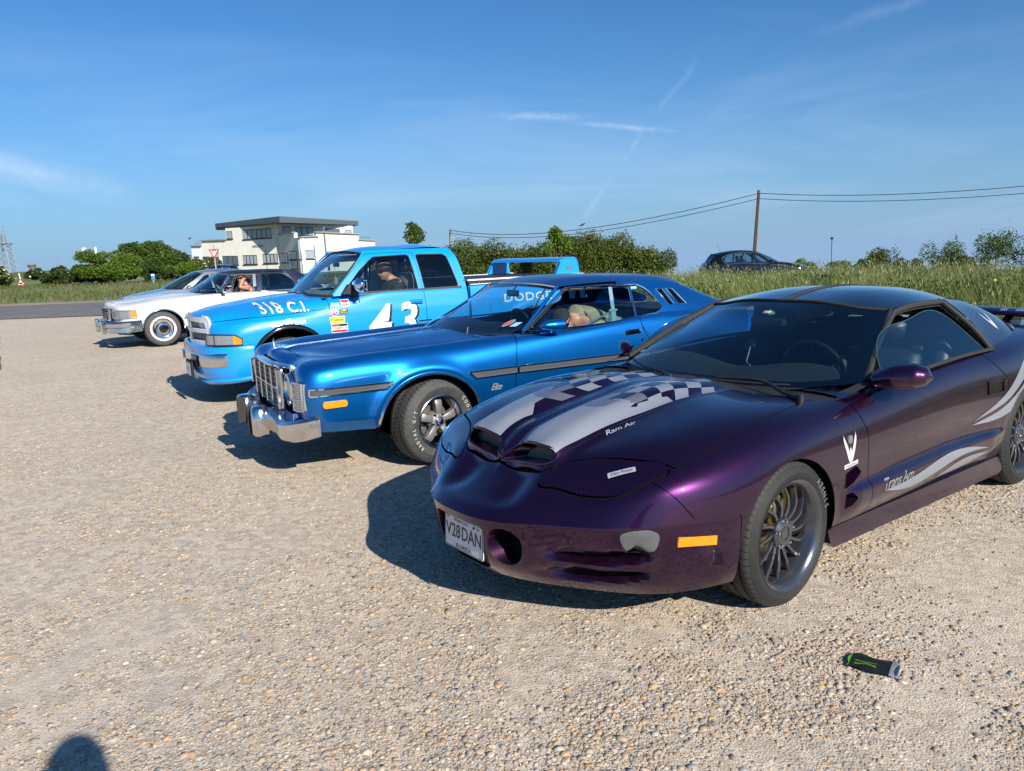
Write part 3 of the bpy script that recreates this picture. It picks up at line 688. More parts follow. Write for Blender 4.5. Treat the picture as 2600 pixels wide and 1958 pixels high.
# plate pocket and plate
n = len(PLT); mb = MB(); PL = PLT[1:6]; P2 = PL + [(-a, b) for a, b in PL[::-1]]; n = len(P2)
fr = [p if p is not None else Vector((1.1, a, b)) for p, (a, b) in zip(project([(2., a * 1.01, .34 + (b - .34) * 1.02) for a, b in P2], (-1, 0, 0), taB, 0, 0), P2)]
V = [tuple(p) for p in fr] + [(1.035, a * .95, b) for a, b in P2] ; mb.add(V, [(i, (i + 1) % n, n + (i + 1) % n, n + i) for i in range(n)]); mb.add(V[n:], [tuple(range(n))], 1)
mb.build('plate_pocket', [P_TA, BLK], bump_)
npl = empty('number_plate', (1.098, 0, .355), 0, ta); npl.rotation_euler = (0, R_(-3), 0)
PW = mat('plate_white', (.62, .66, .70), .35); PD = mat('plate_dark', (.03, .03, .045), .5)
mk('plate', *(lambda b: (b.V, b.F))(MB().prism([(a, b) for a, b in rrect(.305, .152, .01)], -.004, 0, ax='x')), PW, npl, False)
def pframe(u, v): return (.0012, -u, v) if False else (.0012, u, v)
for s_, sz, u, v, bd, sx in (('V28', .088, -.082, .004, .012, .82), ('DAN', .088, .062, .004, .012, .82), ('FLORIDA', .026, 0, -.060, .01, 1.15), ('PENSACOLA', .020, -.02, .058, .002, 1.), ('28', .018, -.125, .062, .0, .9), ('00', .02, .112, .055, .004, .8)):
    tv, tf = text2d(s_, sz, bd, sp=1.0); tv = tv * [sx, 1]; mk('lettering', [(.0012, u + a, v + b) for a, b in tv], tf, PD, npl, False)
MB().tube([(.0015, a, b) for a, b in rrect(.297, .144, .012)], .0011, 4, True).build('plate_edge', PD, npl)
MB().cyl((0, .083, .057), (.004, .083, .057), .006).build('screw', BLK, npl)
# fog lamp
fl = project([(a, 2., b) for a, b in FOG], (0, -1, 0), taB, 0, 0)
FP = [Vector((a, .79 - (a - .69) * 1.0, b)) if p is None else p for p, (a, b) in zip(project([(a + (a - .76) * .03, 2., b + (b - .455) * .05) for a, b in FOG], (0, -1, 0), taB, 0, 0), FOG)]
for s in (1, -1):
    c = sum(FP, Vector()) / len(FP); c = Vector((c.x - .005, c.y - .01, c.z)); V = [(p.x, s * p.y, p.z) for p in FP] + [(p.x * .6 + c.x * .4 + .006, s * (p.y * .6 + c.y * .4 + .012), p.z * .6 + c.z * .4) for p in FP] + [(c.x + .01, s * (c.y + .018), c.z)]
    n = len(FP); Fq = [(i, (i + 1) % n, n + (i + 1) % n, n + i) for i in range(n)] + [(n + i, n + (i + 1) % n, 2 * n) for i in range(n)]
    mk('fog_lamp', V, Fq, FOGL, bump_)
def ondoor(p, off=.001): return project(p, (0, -1, 0), taB, off, 1.5)
# amber marker
for s in (1, -1):
    q = project([(a, 2, b) for a, b in ((.640, .463), (.480, .447), (.480, .408), (.640, .422))], (0, -1, 0), taB, 0, 0)
    if all(p is not None for p in q): 
        V = [(p.x, s * (p.y + o), p.z) for o in (-.004, .007) for p in q]; mk('side_marker', V, [(0, 1, 2, 3), (4, 5, 6, 7), (0, 1, 5, 4), (1, 2, 6, 5), (2, 3, 7, 6), (3, 0, 4, 7)], AMB, bump_, False)
# side vents
for p in VT:
    for s in (1, -1):
        m_ = [(a, b) for a, b in p]; n = len(m_); o_ = [(a, s * .935, b) for a, b in m_]; i_ = [(a * 1. + (.03 if a < -.46 else .02), s * .88, b) for a, b in m_]
        MB().add(o_ + i_, [(i, (i + 1) % n, n + (i + 1) % n, n + i) for i in range(n)]).add(i_, [tuple(range(n))], 1).build('side_vent', [P_TA, BLK], body)
# greenhouse
ws = [[(-.46,0,.862),(-.72,0,.992),(-1.0,0,1.118),(-1.31,0,1.235)],[(-.50,.35,.862),(-.75,.34,.987),(-1.03,.32,1.110),(-1.325,.29,1.228)],
      [(-.62,.64,.868),(-.86,.59,.982),(-1.12,.53,1.092),(-1.37,.475,1.20)],[(-.80,.80,.885),(-1.0,.735,.985),(-1.22,.67,1.09),(-1.43,.60,1.19)]]
wv, wf = patch(ws, .02, mu=True); wv, wf = both((wv, wf)); mk('windscreen', wv, wf, G_WS, ta, weld=1e-4)
wsB = BVHTree.FromPolygons([tuple(v) for v in wv], wf)
# black ceramic band round the glass
fr = patch(ws, .01, mu=True); N_ = len(fr[0]); fx = fr[0]
u_ = np.abs(fx[:, 1]) / np.interp(fx[:, 2], [.862, 1.235], [.80, .60]); 
edge = np.array([[-.80,.80,.885],[-1.0,.735,.985],[-1.22,.67,1.09],[-1.43,.60,1.19]]); ec = curve(edge, 60)
d = np.min(np.linalg.norm(fx[:, None] - ec[None], axis=2), axis=1); bc = curve([w_[0] for w_ in ws], 60); d2 = np.min(np.linalg.norm(fx[:, None] - bc[None], axis=2), axis=1); tc_ = curve([w_[-1] for w_ in ws], 60); d3 = np.min(np.linalg.norm(fx[:, None] - tc_[None], axis=2), axis=1)
k = np.minimum.reduce([d - .075, d2 - .05, d3 - .075]); v, q = iso(*fr, -k); v = v + np.array([.002, 0, -.003]); mk('windscreen_band', *both((v, q)), glass('band_glass', (.01, .012, .015), 1.5), ta)
rf = [[(-1.31,0,1.238),(-1.6,0,1.278),(-2.0,0,1.290),(-2.25,0,1.272)],[(-1.325,.29,1.231),(-1.6,.3,1.268),(-2.0,.3,1.277),(-2.25,.3,1.259)],
      [(-1.37,.475,1.203),(-1.6,.49,1.236),(-2.0,.5,1.243),(-2.22,.48,1.227)],[(-1.43,.60,1.191),(-1.6,.62,1.210),(-1.9,.635,1.214),(-2.12,.62,1.203)]]
ROOFG = mat('roof_glass', (.006, .007, .012), .04, coat=1.); v, q = patch(rf, .02, mu=True)
(p1, q1), (p0, q0) = gapcut(v, q, v[:, 1] - .022, .002); mk('roof_panel', p1, q1, ROOFG, ta); mk('roof_panel', *mir(p1, q1), ROOFG, ta); p0[:, 2] += .004; mk('roof_bar', *both((p0, q0)), BLKG, ta, weld=1e-4)
for s in (1, -1): MB().tube([(a, b + s * .024, c + .003) for a, b, c in curve([r for r in rf[0]], 20)], .005, 6).build('roof_seal', RUB, ta)
MB().tube([(a, b, c + .002) for a, b, c in np.concatenate([(curve([w_[-1] for w_ in ws], 24) * [1, -1, 1])[::-1], curve([w_[-1] for w_ in ws], 24)[1:]])], .008, 6).build('roof_seal', RUB, ta)
sail = [[(-2.20,.848,.90),(-2.17,.795,1.0),(-2.10,.715,1.12),(-2.02,.635,1.212)],[(-2.45,.825,.915),(-2.42,.75,1.015),(-2.36,.66,1.12),(-2.28,.565,1.195)],
        [(-2.8,.765,.93),(-2.77,.70,1.0),(-2.72,.625,1.075),(-2.66,.53,1.135)],[(-3.18,.66,.935),(-3.16,.60,.965),(-3.13,.55,.99),(-3.10,.49,1.01)]]
sv, sf = patch(sail, .02); sv2, sf2 = both((sv, sf)); mk('sail_panel', sv, sf, P_TA, ta); mk('sail_panel', *mir(sv, sf), P_TA, ta)
roofend = [(-2.02,.635,1.212),(-2.28,.565,1.195),(-2.66,.53,1.135),(-3.10,.49,1.01)]
hg = [[(-2.24,0,1.272),(-2.6,0,1.20),(-3.0,0,1.09),(-3.32,0,.985)],[(-2.24,.3,1.255),(-2.6,.28,1.19),(-3.0,.27,1.075),(-3.28,.26,.985)],[(-2.18,.56,1.212),(-2.45,.545,1.175),(-2.8,.52,1.10),(-3.10,.49,1.01)]]
mk('hatch_glass', *both(patch(hg, .03, mu=True)), G_DK, ta)
MB().add(*patch([[(-2.0,.635,1.213),(-2.28,.568,1.197),(-2.66,.533,1.137)],[(-2.06,.55,1.222),(-2.28,.52,1.199),(-2.66,.50,1.140)]], .03)).build('roof_rail', P_TA, ta)
# side windows
WY = lambda zz: .852 - (zz - .885) * .66
def wpt(a, b, o=0.): return (a, WY(b) + o, b)
glp = [(-.90,.885),(-.96,.985),(-1.05,1.065),(-1.2,1.115),(-1.45,1.135),(-1.88,1.14),(-1.99,1.06),(-2.13,.905)]
opn = curve([(-.815,.812,.89),(-1.0,.745,.99),(-1.22,.682,1.095),(-1.43,.625,1.178)], 16)[:-1].tolist() + curve([(-1.43,.625,1.178),(-1.55,.632,1.196),(-1.75,.643,1.205),(-1.95,.645,1.203)], 14).tolist() + curve([(-1.97,.648,1.198),(-2.07,.72,1.10),(-2.15,.795,.99),(-2.19,.845,.905)], 12).tolist()
for s in (1, -1):
    P = curve([wpt(a, b) for a, b in glp], 40); 
    mk('door_glass', [(a, s * b, c) for a, b, c in P], [tuple(range(len(P)))], G_SD, ta, False)
    MB().tube([(a, s * b, c) for a, b, c in P], .0022, 5).build('glass_edge', mat('glass_edge', (.04, .10, .10), .1), ta)
    MB().tube([(a, s * b, c) for a, b, c in opn], .016, 8).tube([(a - .0, s * (b - .014), c - .022) for a, b, c in opn], .009, 6).build('window_seal', RUB, ta)
    e_ = [(a, s * (b + .006), c + .004) for a, b, c in ec]; MB().tube(e_, .011, 8).build('pillar_trim', BLK, ta)
    bl = curve([(-.80,.835,.888),(-1.2,.845,.892),(-1.7,.85,.912),(-2.19,.85,.912)], 20); MB().tube([(a, s * (b + .008), c - .002) for a, b, c in bl], .013, 6, sq=(1, .8)).build('belt_strip', RUB, ta)
    MB().add([(-.56,s*.80,.865),(-.80,s*.80,.89),(-.84,s*.84,.885),(-.62,s*.85,.862)], [(0, 1, 2, 3)]).build('cowl_corner', BLK, ta)
# wipers
def onws(p): h_ = wsB.find_nearest(Vector(p)); return h_[0] + h_[1] * (.012 if h_[1].x > 0 else -.012)
for P, ar in (([(-.44,.60,.88),(-.42,.2,.88),(-.415,-.20,.882)], [(-.345,.74,.862),(-.40,.60,.872),(-.435,.52,.89),(-.42,.20,.895)]), ([(-.45,-.30,.885),(-.52,-.55,.90),(-.60,-.68,.925)], [(-.31,-.03,.885),(-.37,-.14,.90),(-.42,-.28,.90),(-.52,-.5,.92)])):
    wp = empty('wiper', (0, 0, 0), 0, ta); MB().tube([onws(p) for p in curve(P, 16)], .006, 5).build('wiper_blade', RUB, wp)
    MB().tube(curve(ar, 14), np.linspace(.014, .007, 14), 6).build('wiper_arm', BLK, wp); MB().lathe([(0, .02), (.016, .018), (.018, -.03)], 12, c=ar[0]).build('wiper_pivot', BLK, wp)
# mirrors
for s in (1, -1):
    q_ = 1 if s > 0 else .55; P = curve([(-.80,.855,.90),(-.815,.92,.918),(-.84,.985,.930),(-.87,1.05,.93),(-.885,1.095,.925)], 26); t = np.linspace(0, 1, 26)
    r = np.interp(t, [0, .15, .35, .7, .9, 1], [.045, .055, .070, .070, .050, .004]); P = [(a - (0 if s > 0 else .05), .855 + (b - .855) * q_, c) for a, b, c in P]; r = r * (1 if s > 0 else .5); V, F = tube([(a, b, c) for a, b, c in P], r, 18, sq=(1.25, .88)); mo = mk('mirror', [(a, s * b, c) for a, b, c in V], F if s > 0 else [f[::-1] for f in F], P_TA, ta)
    MB().prism([(a, b) for a, b in rrect(.10, .075, .02, c=(0, 0))], -.002, .002, ax='x').build('mirror_glass', ALUP, mo).location = (-.945, s * .99, .925)
    MB().add([(-.74,s*.862,.875),(-.86,s*.862,.875),(-.88,s*.835,.95),(-.80,s*.83,.925)], [(0, 1, 2, 3)]).build('mirror_base', P_TA, mo, False)
# door handle and lock
dh = MB(); q = onta([(a, 2, b) for a, b in ((-1.955,.745),(-2.135,.728),(-2.135,.668),(-1.955,.672))]); c = sum(q, Vector()) / 4
dh.add([tuple(p) for p in q] + [tuple(c + (p - c) * .86 - Vector((0, .0, 0))) for p in q], [(0, 1, 5, 4), (1, 2, 6, 5), (2, 3, 7, 6), (3, 0, 4, 7)]); dh.add([tuple(c + (p - c) * .86 + Vector((0, .0, 0))) for p in q], [(0, 1, 2, 3)], 1); dh.tube([p + Vector((0, .003, 0)) for p in q], .005, 6, True)
for s in (1, -1):
    o = dh.build('door_handle', [P_TA, BLKG], doorL if s > 0 else doorR, angle=30); o.scale = (1, s, 1)
q = onta([(-2.165, 2, .722)])[0]; MB().lathe([(0, q.y + .006), (.012, q.y + .007), (.017, q.y + .003), (.017, q.y - .01)], 18, c=(q.x, 0, q.z), ax='y').build('lock', BLKG, doorL)
# spoiler
for nm, P in (('spoiler_wing', [(-3.36, -.80, 1.0), (-3.42, -.5, 1.025), (-3.45, 0, 1.03), (-3.42, .5, 1.025), (-3.36, .80, 1.0), (-3.32, .90, .965), (-3.30, .93, .93)]),):
    P = [(-3.30,-.93,.93),(-3.32,-.90,.965)] + P; c_ = curve(P, 50); V, F = tube(c_, .10, 14, sq=(1., .22)); sp_ = mk('spoiler_wing', V, F, P_TA, ta)
for s in (1, -1): MB().prism([(-3.38, 1.01), (-3.50, 1.01), (-3.50, .95), (-3.25, .95)], s * .52 - .03, s * .52 + .03).build('spoiler_leg', P_TA, sp_)
spB = BVHTree.FromPolygons([tuple(v) for v in V], F)
for k in range(4): decal('spoiler_check', fill2d([(0, 0), (.05, 0), (.05, .11), (0, .11)] if k % 2 else [(0, .0), (.05, 0), (.05, .05), (0, .05)]), lambda u, v, k=k: (-3.36 - u, .45 + .1 * k + v * .9, 1.3), (0, 0, -1), spB, SILV, sp_, cut=.03)
# bonnet stripes: cut out of the bonnet skin itself
N_ = vnorm(hV, hF); N_ *= np.sign(N_[:, 2].mean())
yo = lambda xx: np.interp(xx, [-.30, 0, .3, .84], [.395, .375, .36, .315]); yi = lambda xx: np.interp(xx, [-.30, .1, .84], [.045, .07, .085])
xs = np.linspace(.85, .12, 30); outer = [(a, float(yo(a))) for a in xs]; inner = [(.40, .30), (.30, .33), (.36, .22), (.46, .215), (.40, .15), (.56, .13), (.62, .075)] + [(a, float(yi(a))) for a in np.linspace(.66, .85, 10)]
stripe = outer + [(.12, .33), (.28, .25)][:1] + inner
f = np.where(hV[:, 2] > .735 - .0 * hV[:, 0], sdf(hV[:, :2], stripe), -.3); sV, sF = iso(hV + N_ * .0010, hF, f)
for s in (1, -1): mk('bonnet_stripe', *((sV, sF) if s > 0 else mir(sV, sF)), SILV, hood)
pin = [(a, float(yo(a)) + .016) for a in np.linspace(.85, -.2, 50)]
for s in (1, -1): P = [p for p in project([(a, s * b, 1.5) for a, b in pin], (0, 0, -1), taB, 0, 1.5) if p is not None]; MB().tube(P, .0022, 4).build('pinstripe', BLKG, hood)
def chk(s_, t_):  # wavy chequered flag towards the windscreen
    xx = .50 - .72 * s_ + .05 * math.sin(5.5 * t_ + 2 * s_) - .07 * (1 - t_); yy = float(yi(xx)) + (float(yo(xx)) - float(yi(xx))) * t_ + .02 * math.sin(7 * s_ + 1.) * (1 - abs(2 * t_ - 1)); return xx, yy
nS, nT = 7, 5
for s in (1, -1):
    V = []; F = []; M = []
    for i in range(nS):
        for j in range(nT):
            if (i + j) % 2 and i > 0: continue
            if i == 0 and j > 2: continue
            n = 5; b = len(V); V += [chk((i + a / n) / nS, (j + c / n) / nT) for a in range(n + 1) for c in range(n + 1)]
            F += [(b + a * (n + 1) + c, b + a * (n + 1) + c + 1, b + (a + 1) * (n + 1) + c + 1, b + (a + 1) * (n + 1) + c) for a in range(n) for c in range(n)]; M += [1 if (i < 2 or (i + j) % 2) else 0] * n * n
    P = project([(a, s * b, 1.5) for a, b in V], (0, 0, -1), taB, .0012, 1.5); Fk = [(f_, m_) for f_, m_ in zip(F, M) if all(P[i] is not None for i in f_)]
    mk('chequered_flag', [p or (0, 0, 0) for p in P], [a for a, _ in Fk], [SILV, SILV2], hood, mi=[b for _, b in Fk])
    # broken tatter in front of the flag
# lettering
SILT = mat('bright_silver_decal', (.62, .63, .66), .35, .5, .4)
c_, s_ = math.cos(.07), math.sin(.07)
ra = lambda u, v: (.60 - u * 1.0, .475 + u * .055 + v * -1.0 * .9 + .0, 1.5)
decal('lettering', text2d('Ram Air', .050, .012, .35, .95), lambda u, v: (.495 - u * .97 - v * .25, .384 + u * .2 - v * .8, 1.5), (0, 0, -1), taB, SILT, hood, back=1.5, cut=.05)
lp = (lambda u, v: (.716 - u * .70 - v * .45, .610 + u * .72 - v * .62, 1.5))
decal('name_sticker', fill2d(rrect(.112, .028, .003)), lp, (0, 0, -1), taB, SILT, lidL, .0042, back=1.5, cut=.04)
decal('lettering', text2d('Dan Potter', .021, .003, .3, .95), lp, (0, 0, -1), taB, BLKG, lidL, .0052, back=1.5, cut=.04)
decal('lettering', text2d('PONTIAC', .021, .002, 0, 1.6), lambda u, v: (.828 - u * .43 - v * .6, .545 + u * .90 - v * .55, 1.5), (0, 0, -1), taB, mat('moulded_letters', (.02, .004, .024), .5, .5), lidL, .0045, back=1.5, cut=.04)
decal('lettering', text2d('Trans Am', .080, .006, .35, .95), side(-.895, .392), (0, -1, 0), taB, SILV, doorL, .0016, cut=.04)
def swoosh(A, B): return fill2d(np.concatenate([curve(A, 24), curve(B, 24)[::-1][1:-1]]))
fr_ = lambda u, v: (u, 1.6, v)
decal('swoosh', swoosh([(-.76,.366),(-1.045,.372),(-1.36,.412),(-1.67,.412),(-1.975,.356)], [(-.76,.366),(-1.05,.318),(-1.36,.345),(-1.67,.375),(-1.975,.356)]), fr_, (0, -1, 0), taB, SILV, doorL, .0016, cut=.05)
decal('swoosh', swoosh([(-1.35,.301),(-1.6,.345),(-1.99,.332)], [(-1.35,.301),(-1.69,.292),(-1.99,.332)]), fr_, (0, -1, 0), taB, SILV, doorL, .0016, cut=.05)
SW = [([(-1.82,.530),(-2.05,.600),(-2.21,.665),(-2.42,.80),(-2.62,.885)], [(-1.82,.530),(-2.08,.575),(-2.22,.612),(-2.45,.725),(-2.65,.82)]), ([(-1.80,.512),(-2.1,.555),(-2.23,.592),(-2.46,.70),(-2.66,.80)], [(-1.80,.512),(-2.08,.505),(-2.24,.525),(-2.48,.60),(-2.72,.72)])]
for A, B in SW: decal('swoosh', swoosh(A, B), fr_, (0, -1, 0), taB, SILV, body, .0016, cut=.05)
def bird(sc=1.):
    V = []; F = []
    for s in (1, -1):
        for k in range(7):
            t = k / 6; x0 = .008 + .050 * t; y0 = -.050 + .105 * t ** 1.15; L = .052 - .012 * t; b = len(V)
            V += [(s * x0, y0 + .012), (s * (x0 + .010), y0 + .030), (s * (x0 + .020 - .006 * t), y0 + .012), (s * (x0 + .017 - .006 * t), y0 - .010), (s * (x0 + .006), y0 - L * .55)]; F.append(tuple(range(b, b + 5)))
        b = len(V); V += [(s * .003, -.062), (s * .012, -.05), (s * .064, .058), (s * .072, .095), (s * .052, .062), (s * .018, -.005), (s * .004, -.02)]; F.append(tuple(range(b, b + 7)))
    b = len(V); V += [(0, -.095), (.013, -.064), (.009, -.01), (.003, .012), (-.010, .006), (-.009, -.01), (-.013, -.064)]; F.append(tuple(range(b, b + 7))); return np.array(V) * sc, F
SILL = mat('light_silver_decal', (.66, .68, .72), .35, .3, .4)
decal('bird_emblem', bird(.80), side(-.467, .626), (0, -1, 0), taB, SILL, body, .0016, cut=.03)
decal('badge_plate', fill2d([(-.063, -.012), (.063, -.006), (.063, .014), (-.063, .008)]), side(-.470, .552), (0, -1, 0), taB, SILL, body, .0016, cut=.03)
decal('lettering', text2d('Firehawkperformance', .011, .001, .2), side(-.470, .552, .04), (0, -1, 0), taB, BLKG, body, .0026, cut=.03)
q = onta([(-.468, 2, .672)])[0]; MB().lathe([(0, q.y + .003), (.02, q.y + .003), (.021, q.y - .004)], 24, c=(q.x, 0, q.z), ax='y').build('badge_disc', ALU, body)
slB = BVHTree.FromPolygons([tuple(v) for v in sv], sf); decal('bird_emblem', bird(.82), lambda u, v: (-2.50 - u + v * .35, 1.6, 1.045 + v * .75), (0, -1, 0), slB, SILL, ta, .0016, cut=.03)
# cabin
mb = MB(); mb.box((-1.55, 0, .26), (2.2, 1.5, .03)); mb.box((-2.45, 0, .60), (.05, 1.5, .65)); mb.box((-1.6, .80, .60), (1.5, .05, .52)); mb.box((-1.6, -.80, .60), (1.5, .05, .52)); mb.box((-1.5, 0, .42), (1.3, .22, .25), bev=.04); mb.build('cabin_tub', WELL, ta)
dv, df = patch([[(-.50,0,.80),(-.62,0,.86),(-.85,0,.89),(-1.0,0,.84),(-1.03,0,.6)],[(-.52,.3,.80),(-.64,.3,.87),(-.88,.3,.925),(-1.03,.3,.87),(-1.05,.3,.6)],[(-.56,.45,.80),(-.70,.45,.87),(-.90,.45,.935),(-1.04,.45,.88),(-1.06,.45,.6)],[(-.66,.70,.82),(-.76,.70,.87),(-.92,.70,.89),(-1.0,.70,.85),(-1.02,.70,.6)]], .04, mu=True)
mk('dashboard', *both((dv, df)), mat('felt_dash', (.03, .03, .032), .95, fn=lambda t, b: bump(t, b, t.noise(obj_co(t), 150, 4, .7), .003, 1)), ta)
def seat(parent, x, y, zb=.30, m=SEATB, hr=.26, w_=.50, top=.92, lean=.22, name='front_seat', hz=1.03):
    sb = MB(); sb.box((x, y, zb + .07), (.52, w_, .16), bev=.06)
    sb.box((x - .27 - lean * .3, y, (zb + top) / 2 + .03), (.15, w_, top - zb), bev=.06, ry=-lean)
    for dy in (-.2, .2): sb.box((x - .22 - lean * .3, y + dy * w_ / .5, (zb + top) / 2), (.14, .07, (top - zb) * .8), bev=.03, ry=-lean)
    o = sb.build(name, m, parent, angle=60); MB().box((x - .29 - lean * .62, y, hz), (.13, hr, .19), bev=.055, ry=-lean).build('headrest', m, o, angle=60); return o
for y in (.37, -.37): seat(ta, -1.42, y)
rs = MB()
for k in range(9): rs.box((-2.18, -.56 + k * .14, .78), (.14, .137, .40), bev=.035, ry=-.3)
rs.build('rear_seat', SEATB, ta, angle=60)
MB().box((-2.35, .42, .98), (.35, .42, .22), bev=.1).build('red_bag', mat('burgundy_cloth', (.16, .03, .05), .85), ta, angle=70)
ct = MB(); ct.tube([(-1.06 + .1 * math.sin(a) * .35, .37 + .185 * math.cos(a), .86 + .175 * math.sin(a)) for a in np.linspace(0, 2 * PI, 32, endpoint=False)], .014, 8, True); ct.box((-1.03, .37, .85), (.05, .13, .10), bev=.02, ry=.3); ct.cyl((-1.03, .20, .86), (-1.03, .54, .86), .012); ct.build('steering_wheel', SEATB, ta)
mb = MB().box((-1.14, .02, 1.12), (.04, .24, .065), bev=.015).cyl((-1.14, .02, 1.15), (-1.18, .0, 1.185), .012); mb.build('rear_view_mirror', BLK, ta); MB().box((-1.17, .0, 1.17), (.06, .06, .03), bev=.01).build('mirror_bracket', mat('pale_plastic', (.4, .4, .38), .5), ta)
MB().tube(curve([(-1.02, -.02, .98), (-1.0, -.02, .93), (-.93, .02, .90), (-.88, .08, .895)], 14), .004, 5).build('charger_cable', mat('pale_plastic'), ta); MB().box((-1.04, -.03, .99), (.03, .05, .05), bev=.012).build('phone_holder', BLKG, ta)
hlv, hlf = patch([[(a - .02, b, c - .03) for a, b, c in r] for r in rf], .08, mu=True); mk('headlining', *both((hlv, hlf)), WELL, ta)
wheel_ta(ta, (0, .795, .325), .03); wheel_ta(ta, (-2.568, .80, .325), 0., R=.325, W=.29); wheel_ta(ta, (0, -.795, .325), .03, -1); wheel_ta(ta, (-2.568, -.80, .325), 0, -1)
MB().tube([(-3.40, -.90, .96), (-3.40, -.90, 1.60)], .003, 5).box((-3.40, -.90, 1.605), (.016, .016, .02)).build('aerial', BLK, ta)
MB().lathe([(0, .004), (.006, .003), (.008, 0)], 10, c=(-.405, .67, .857)).build('washer_jet', BLK, ta)
# ================================================================== metallic blue 1970s coupe
def sweepbar(path, m, parent, name, prof=None, d=.10, closed_ends=True):
    """bumper bar: path of (x, y, z_bottom, z_top) seen from above, profile = (outward, 0..1 height)"""
    prof = prof or [(-d, .04), (-.03, 0), (-.006, .10), (.006, .5), (.0, .84), (-.03, 1.0), (-d, .97)]
    P = np.array(path, float); T = np.gradient(P[:, :2], axis=0); T /= np.linalg.norm(T, axis=1)[:, None]; N = np.stack([T[:, 1], -T[:, 0]], 1); N *= np.sign((N * (P[:, :2] - [-.5, 0])).sum(1))[:, None]
    V = []; n = len(prof)
    for p, q in zip(P, N):
        for o, hh in prof: V.append((p[0] + q[0] * o, p[1] + q[1] * o, p[2] + (p[3] - p[2]) * hh))
    F = [(i * n + j, i * n + j + 1, i * n + n + j + 1, i * n + n + j) for i in range(len(P) - 1) for j in range(n - 1)]
    if closed_ends: F += [tuple(range(n)), tuple(range((len(P) - 1) * n, len(P) * n))[::-1]]
    return mk(name, V, F, m, parent, angle=32)
def dense(path, n=60): P = spl(np.array(path, float), np.linspace(0, 1, n)); return P
def mirpath(p): return [(a, -b, c, d) for a, b, c, d in p[::-1]] + list(p[1:])
def archtrim(parent, B, x, zc, rx, rz, r, m, y0=1.4, a0=-.30, a1=PI + .30, name='wheel_arch_trim', zmin=.2, sq=(1, .6), both_=True, n=40):
    P = []
    for t in np.linspace(a0, a1, n):
        c, s = math.cos(t), math.sin(t); p = (x + (rx + .012) * (c if s > 0 else math.copysign(1, c)), y0, zc + (rz + .012) * s)
        if p[2] > zmin: P.append(p)
    P = [p for p in project(P, (0, -1, 0), B, .003, 1.) if p is not None]
    for s in ((1, -1) if both_ else (1,)): MB().tube([(p.x, s * p.y, p.z) for p in P], r, 8, sq=sq).build(name, m, parent)
el = empty('blue_coupe', (-1.034, 6.561, 0), 3.6325, label='metallic blue seventies coupe with square chrome grille and stepped chrome bumper', cat='car')
_S = [
 [(.97,0,.36),(.985,0,.45),(.99,0,.55),(.99,0,.68),(1.0,0,.78),(1.025,0,.842),(1.0,0,.884),(.93,0,.892),(.85,0,.90),(.78,0,.905)],
 [(.97,.3,.36),(.985,.3,.45),(.985,.3,.55),(.985,.3,.68),(.99,.3,.775),(.99,.3,.825),(.945,.28,.870),(.88,.2,.885),(.80,.10,.90),(.72,0,.908)],
 [(.97,.48,.36),(.985,.48,.45),(.98,.48,.55),(.98,.48,.68),(.975,.48,.765),(.955,.48,.812),(.90,.46,.862),(.80,.33,.883),(.70,.16,.90),(.62,0,.912)],
 [(.965,.72,.37),(.985,.72,.46),(.99,.72,.56),(.99,.72,.68),(1.0,.72,.785),(.965,.72,.848),(.89,.70,.876),(.72,.48,.872),(.58,.24,.90),(.48,0,.918)],
 [(.95,.90,.38),(.965,.925,.46),(.97,.935,.56),(.975,.935,.68),(.965,.92,.78),(.92,.885,.845),(.80,.80,.882),(.58,.62,.868),(.42,.32,.905),(.32,0,.925)],
 [(.75,.93,.365),(.75,.975,.45),(.75,.985,.56),(.75,.985,.68),(.74,.972,.79),(.70,.925,.86),(.60,.845,.895),(.42,.68,.878),(.25,.35,.915),(.15,0,.935)],
 [(.05,.93,.33),(.05,.985,.43),(.05,1.0,.58),(.05,1.0,.70),(.05,.985,.80),(.04,.935,.875),(.0,.86,.912),(-.1,.70,.895),(-.2,.35,.935),(-.25,0,.952)],
 [(-.7,.92,.27),(-.7,.965,.40),(-.7,.99,.55),(-.7,.995,.70),(-.7,.98,.82),(-.7,.938,.90),(-.7,.86,.935),(-.7,.7,.92),(-.7,.35,.95),(-.7,0,.965)],
 [(-1.4,.92,.25),(-1.4,.965,.39),(-1.4,.99,.55),(-1.4,.998,.70),(-1.4,.985,.83),(-1.4,.960,.92),(-1.4,.90,.948),(-1.4,.7,.94),(-1.4,.35,.94),(-1.4,0,.94)],
 [(-2.1,.92,.25),(-2.1,.965,.39),(-2.1,.99,.55),(-2.1,1.0,.70),(-2.1,.988,.85),(-2.1,.955,.965),(-2.1,.89,1.01),(-2.1,.7,1.0),(-2.1,.35,1.0),(-2.1,0,1.0)],
 [(-2.9,.92,.30),(-2.9,.965,.42),(-2.9,.995,.56),(-2.9,1.005,.70),(-2.9,.985,.84),(-2.9,.94,.94),(-2.9,.86,.985),(-2.9,.7,.995),(-2.9,.35,1.0),(-2.9,0,1.0)],
 [(-3.8,.90,.36),(-3.8,.94,.45),(-3.8,.965,.56),(-3.8,.965,.68),(-3.8,.95,.80),(-3.8,.90,.89),(-3.8,.82,.925),(-3.8,.6,.935),(-3.8,.3,.94),(-3.8,0,.94)],
 [(-4.22,.82,.40),(-4.25,.85,.46),(-4.28,.86,.56),(-4.28,.86,.67),(-4.26,.85,.78),(-4.22,.82,.85),(-4.18,.75,.885),(-4.12,.5,.895),(-4.1,.25,.90),(-4.1,0,.90)],
 [(-4.30,0,.40),(-4.33,0,.46),(-4.36,0,.56),(-4.36,0,.67),(-4.34,0,.78),(-4.30,0,.85),(-4.26,0,.88),(-4.2,0,.89),(-4.17,0,.895),(-4.15,0,.90)]]
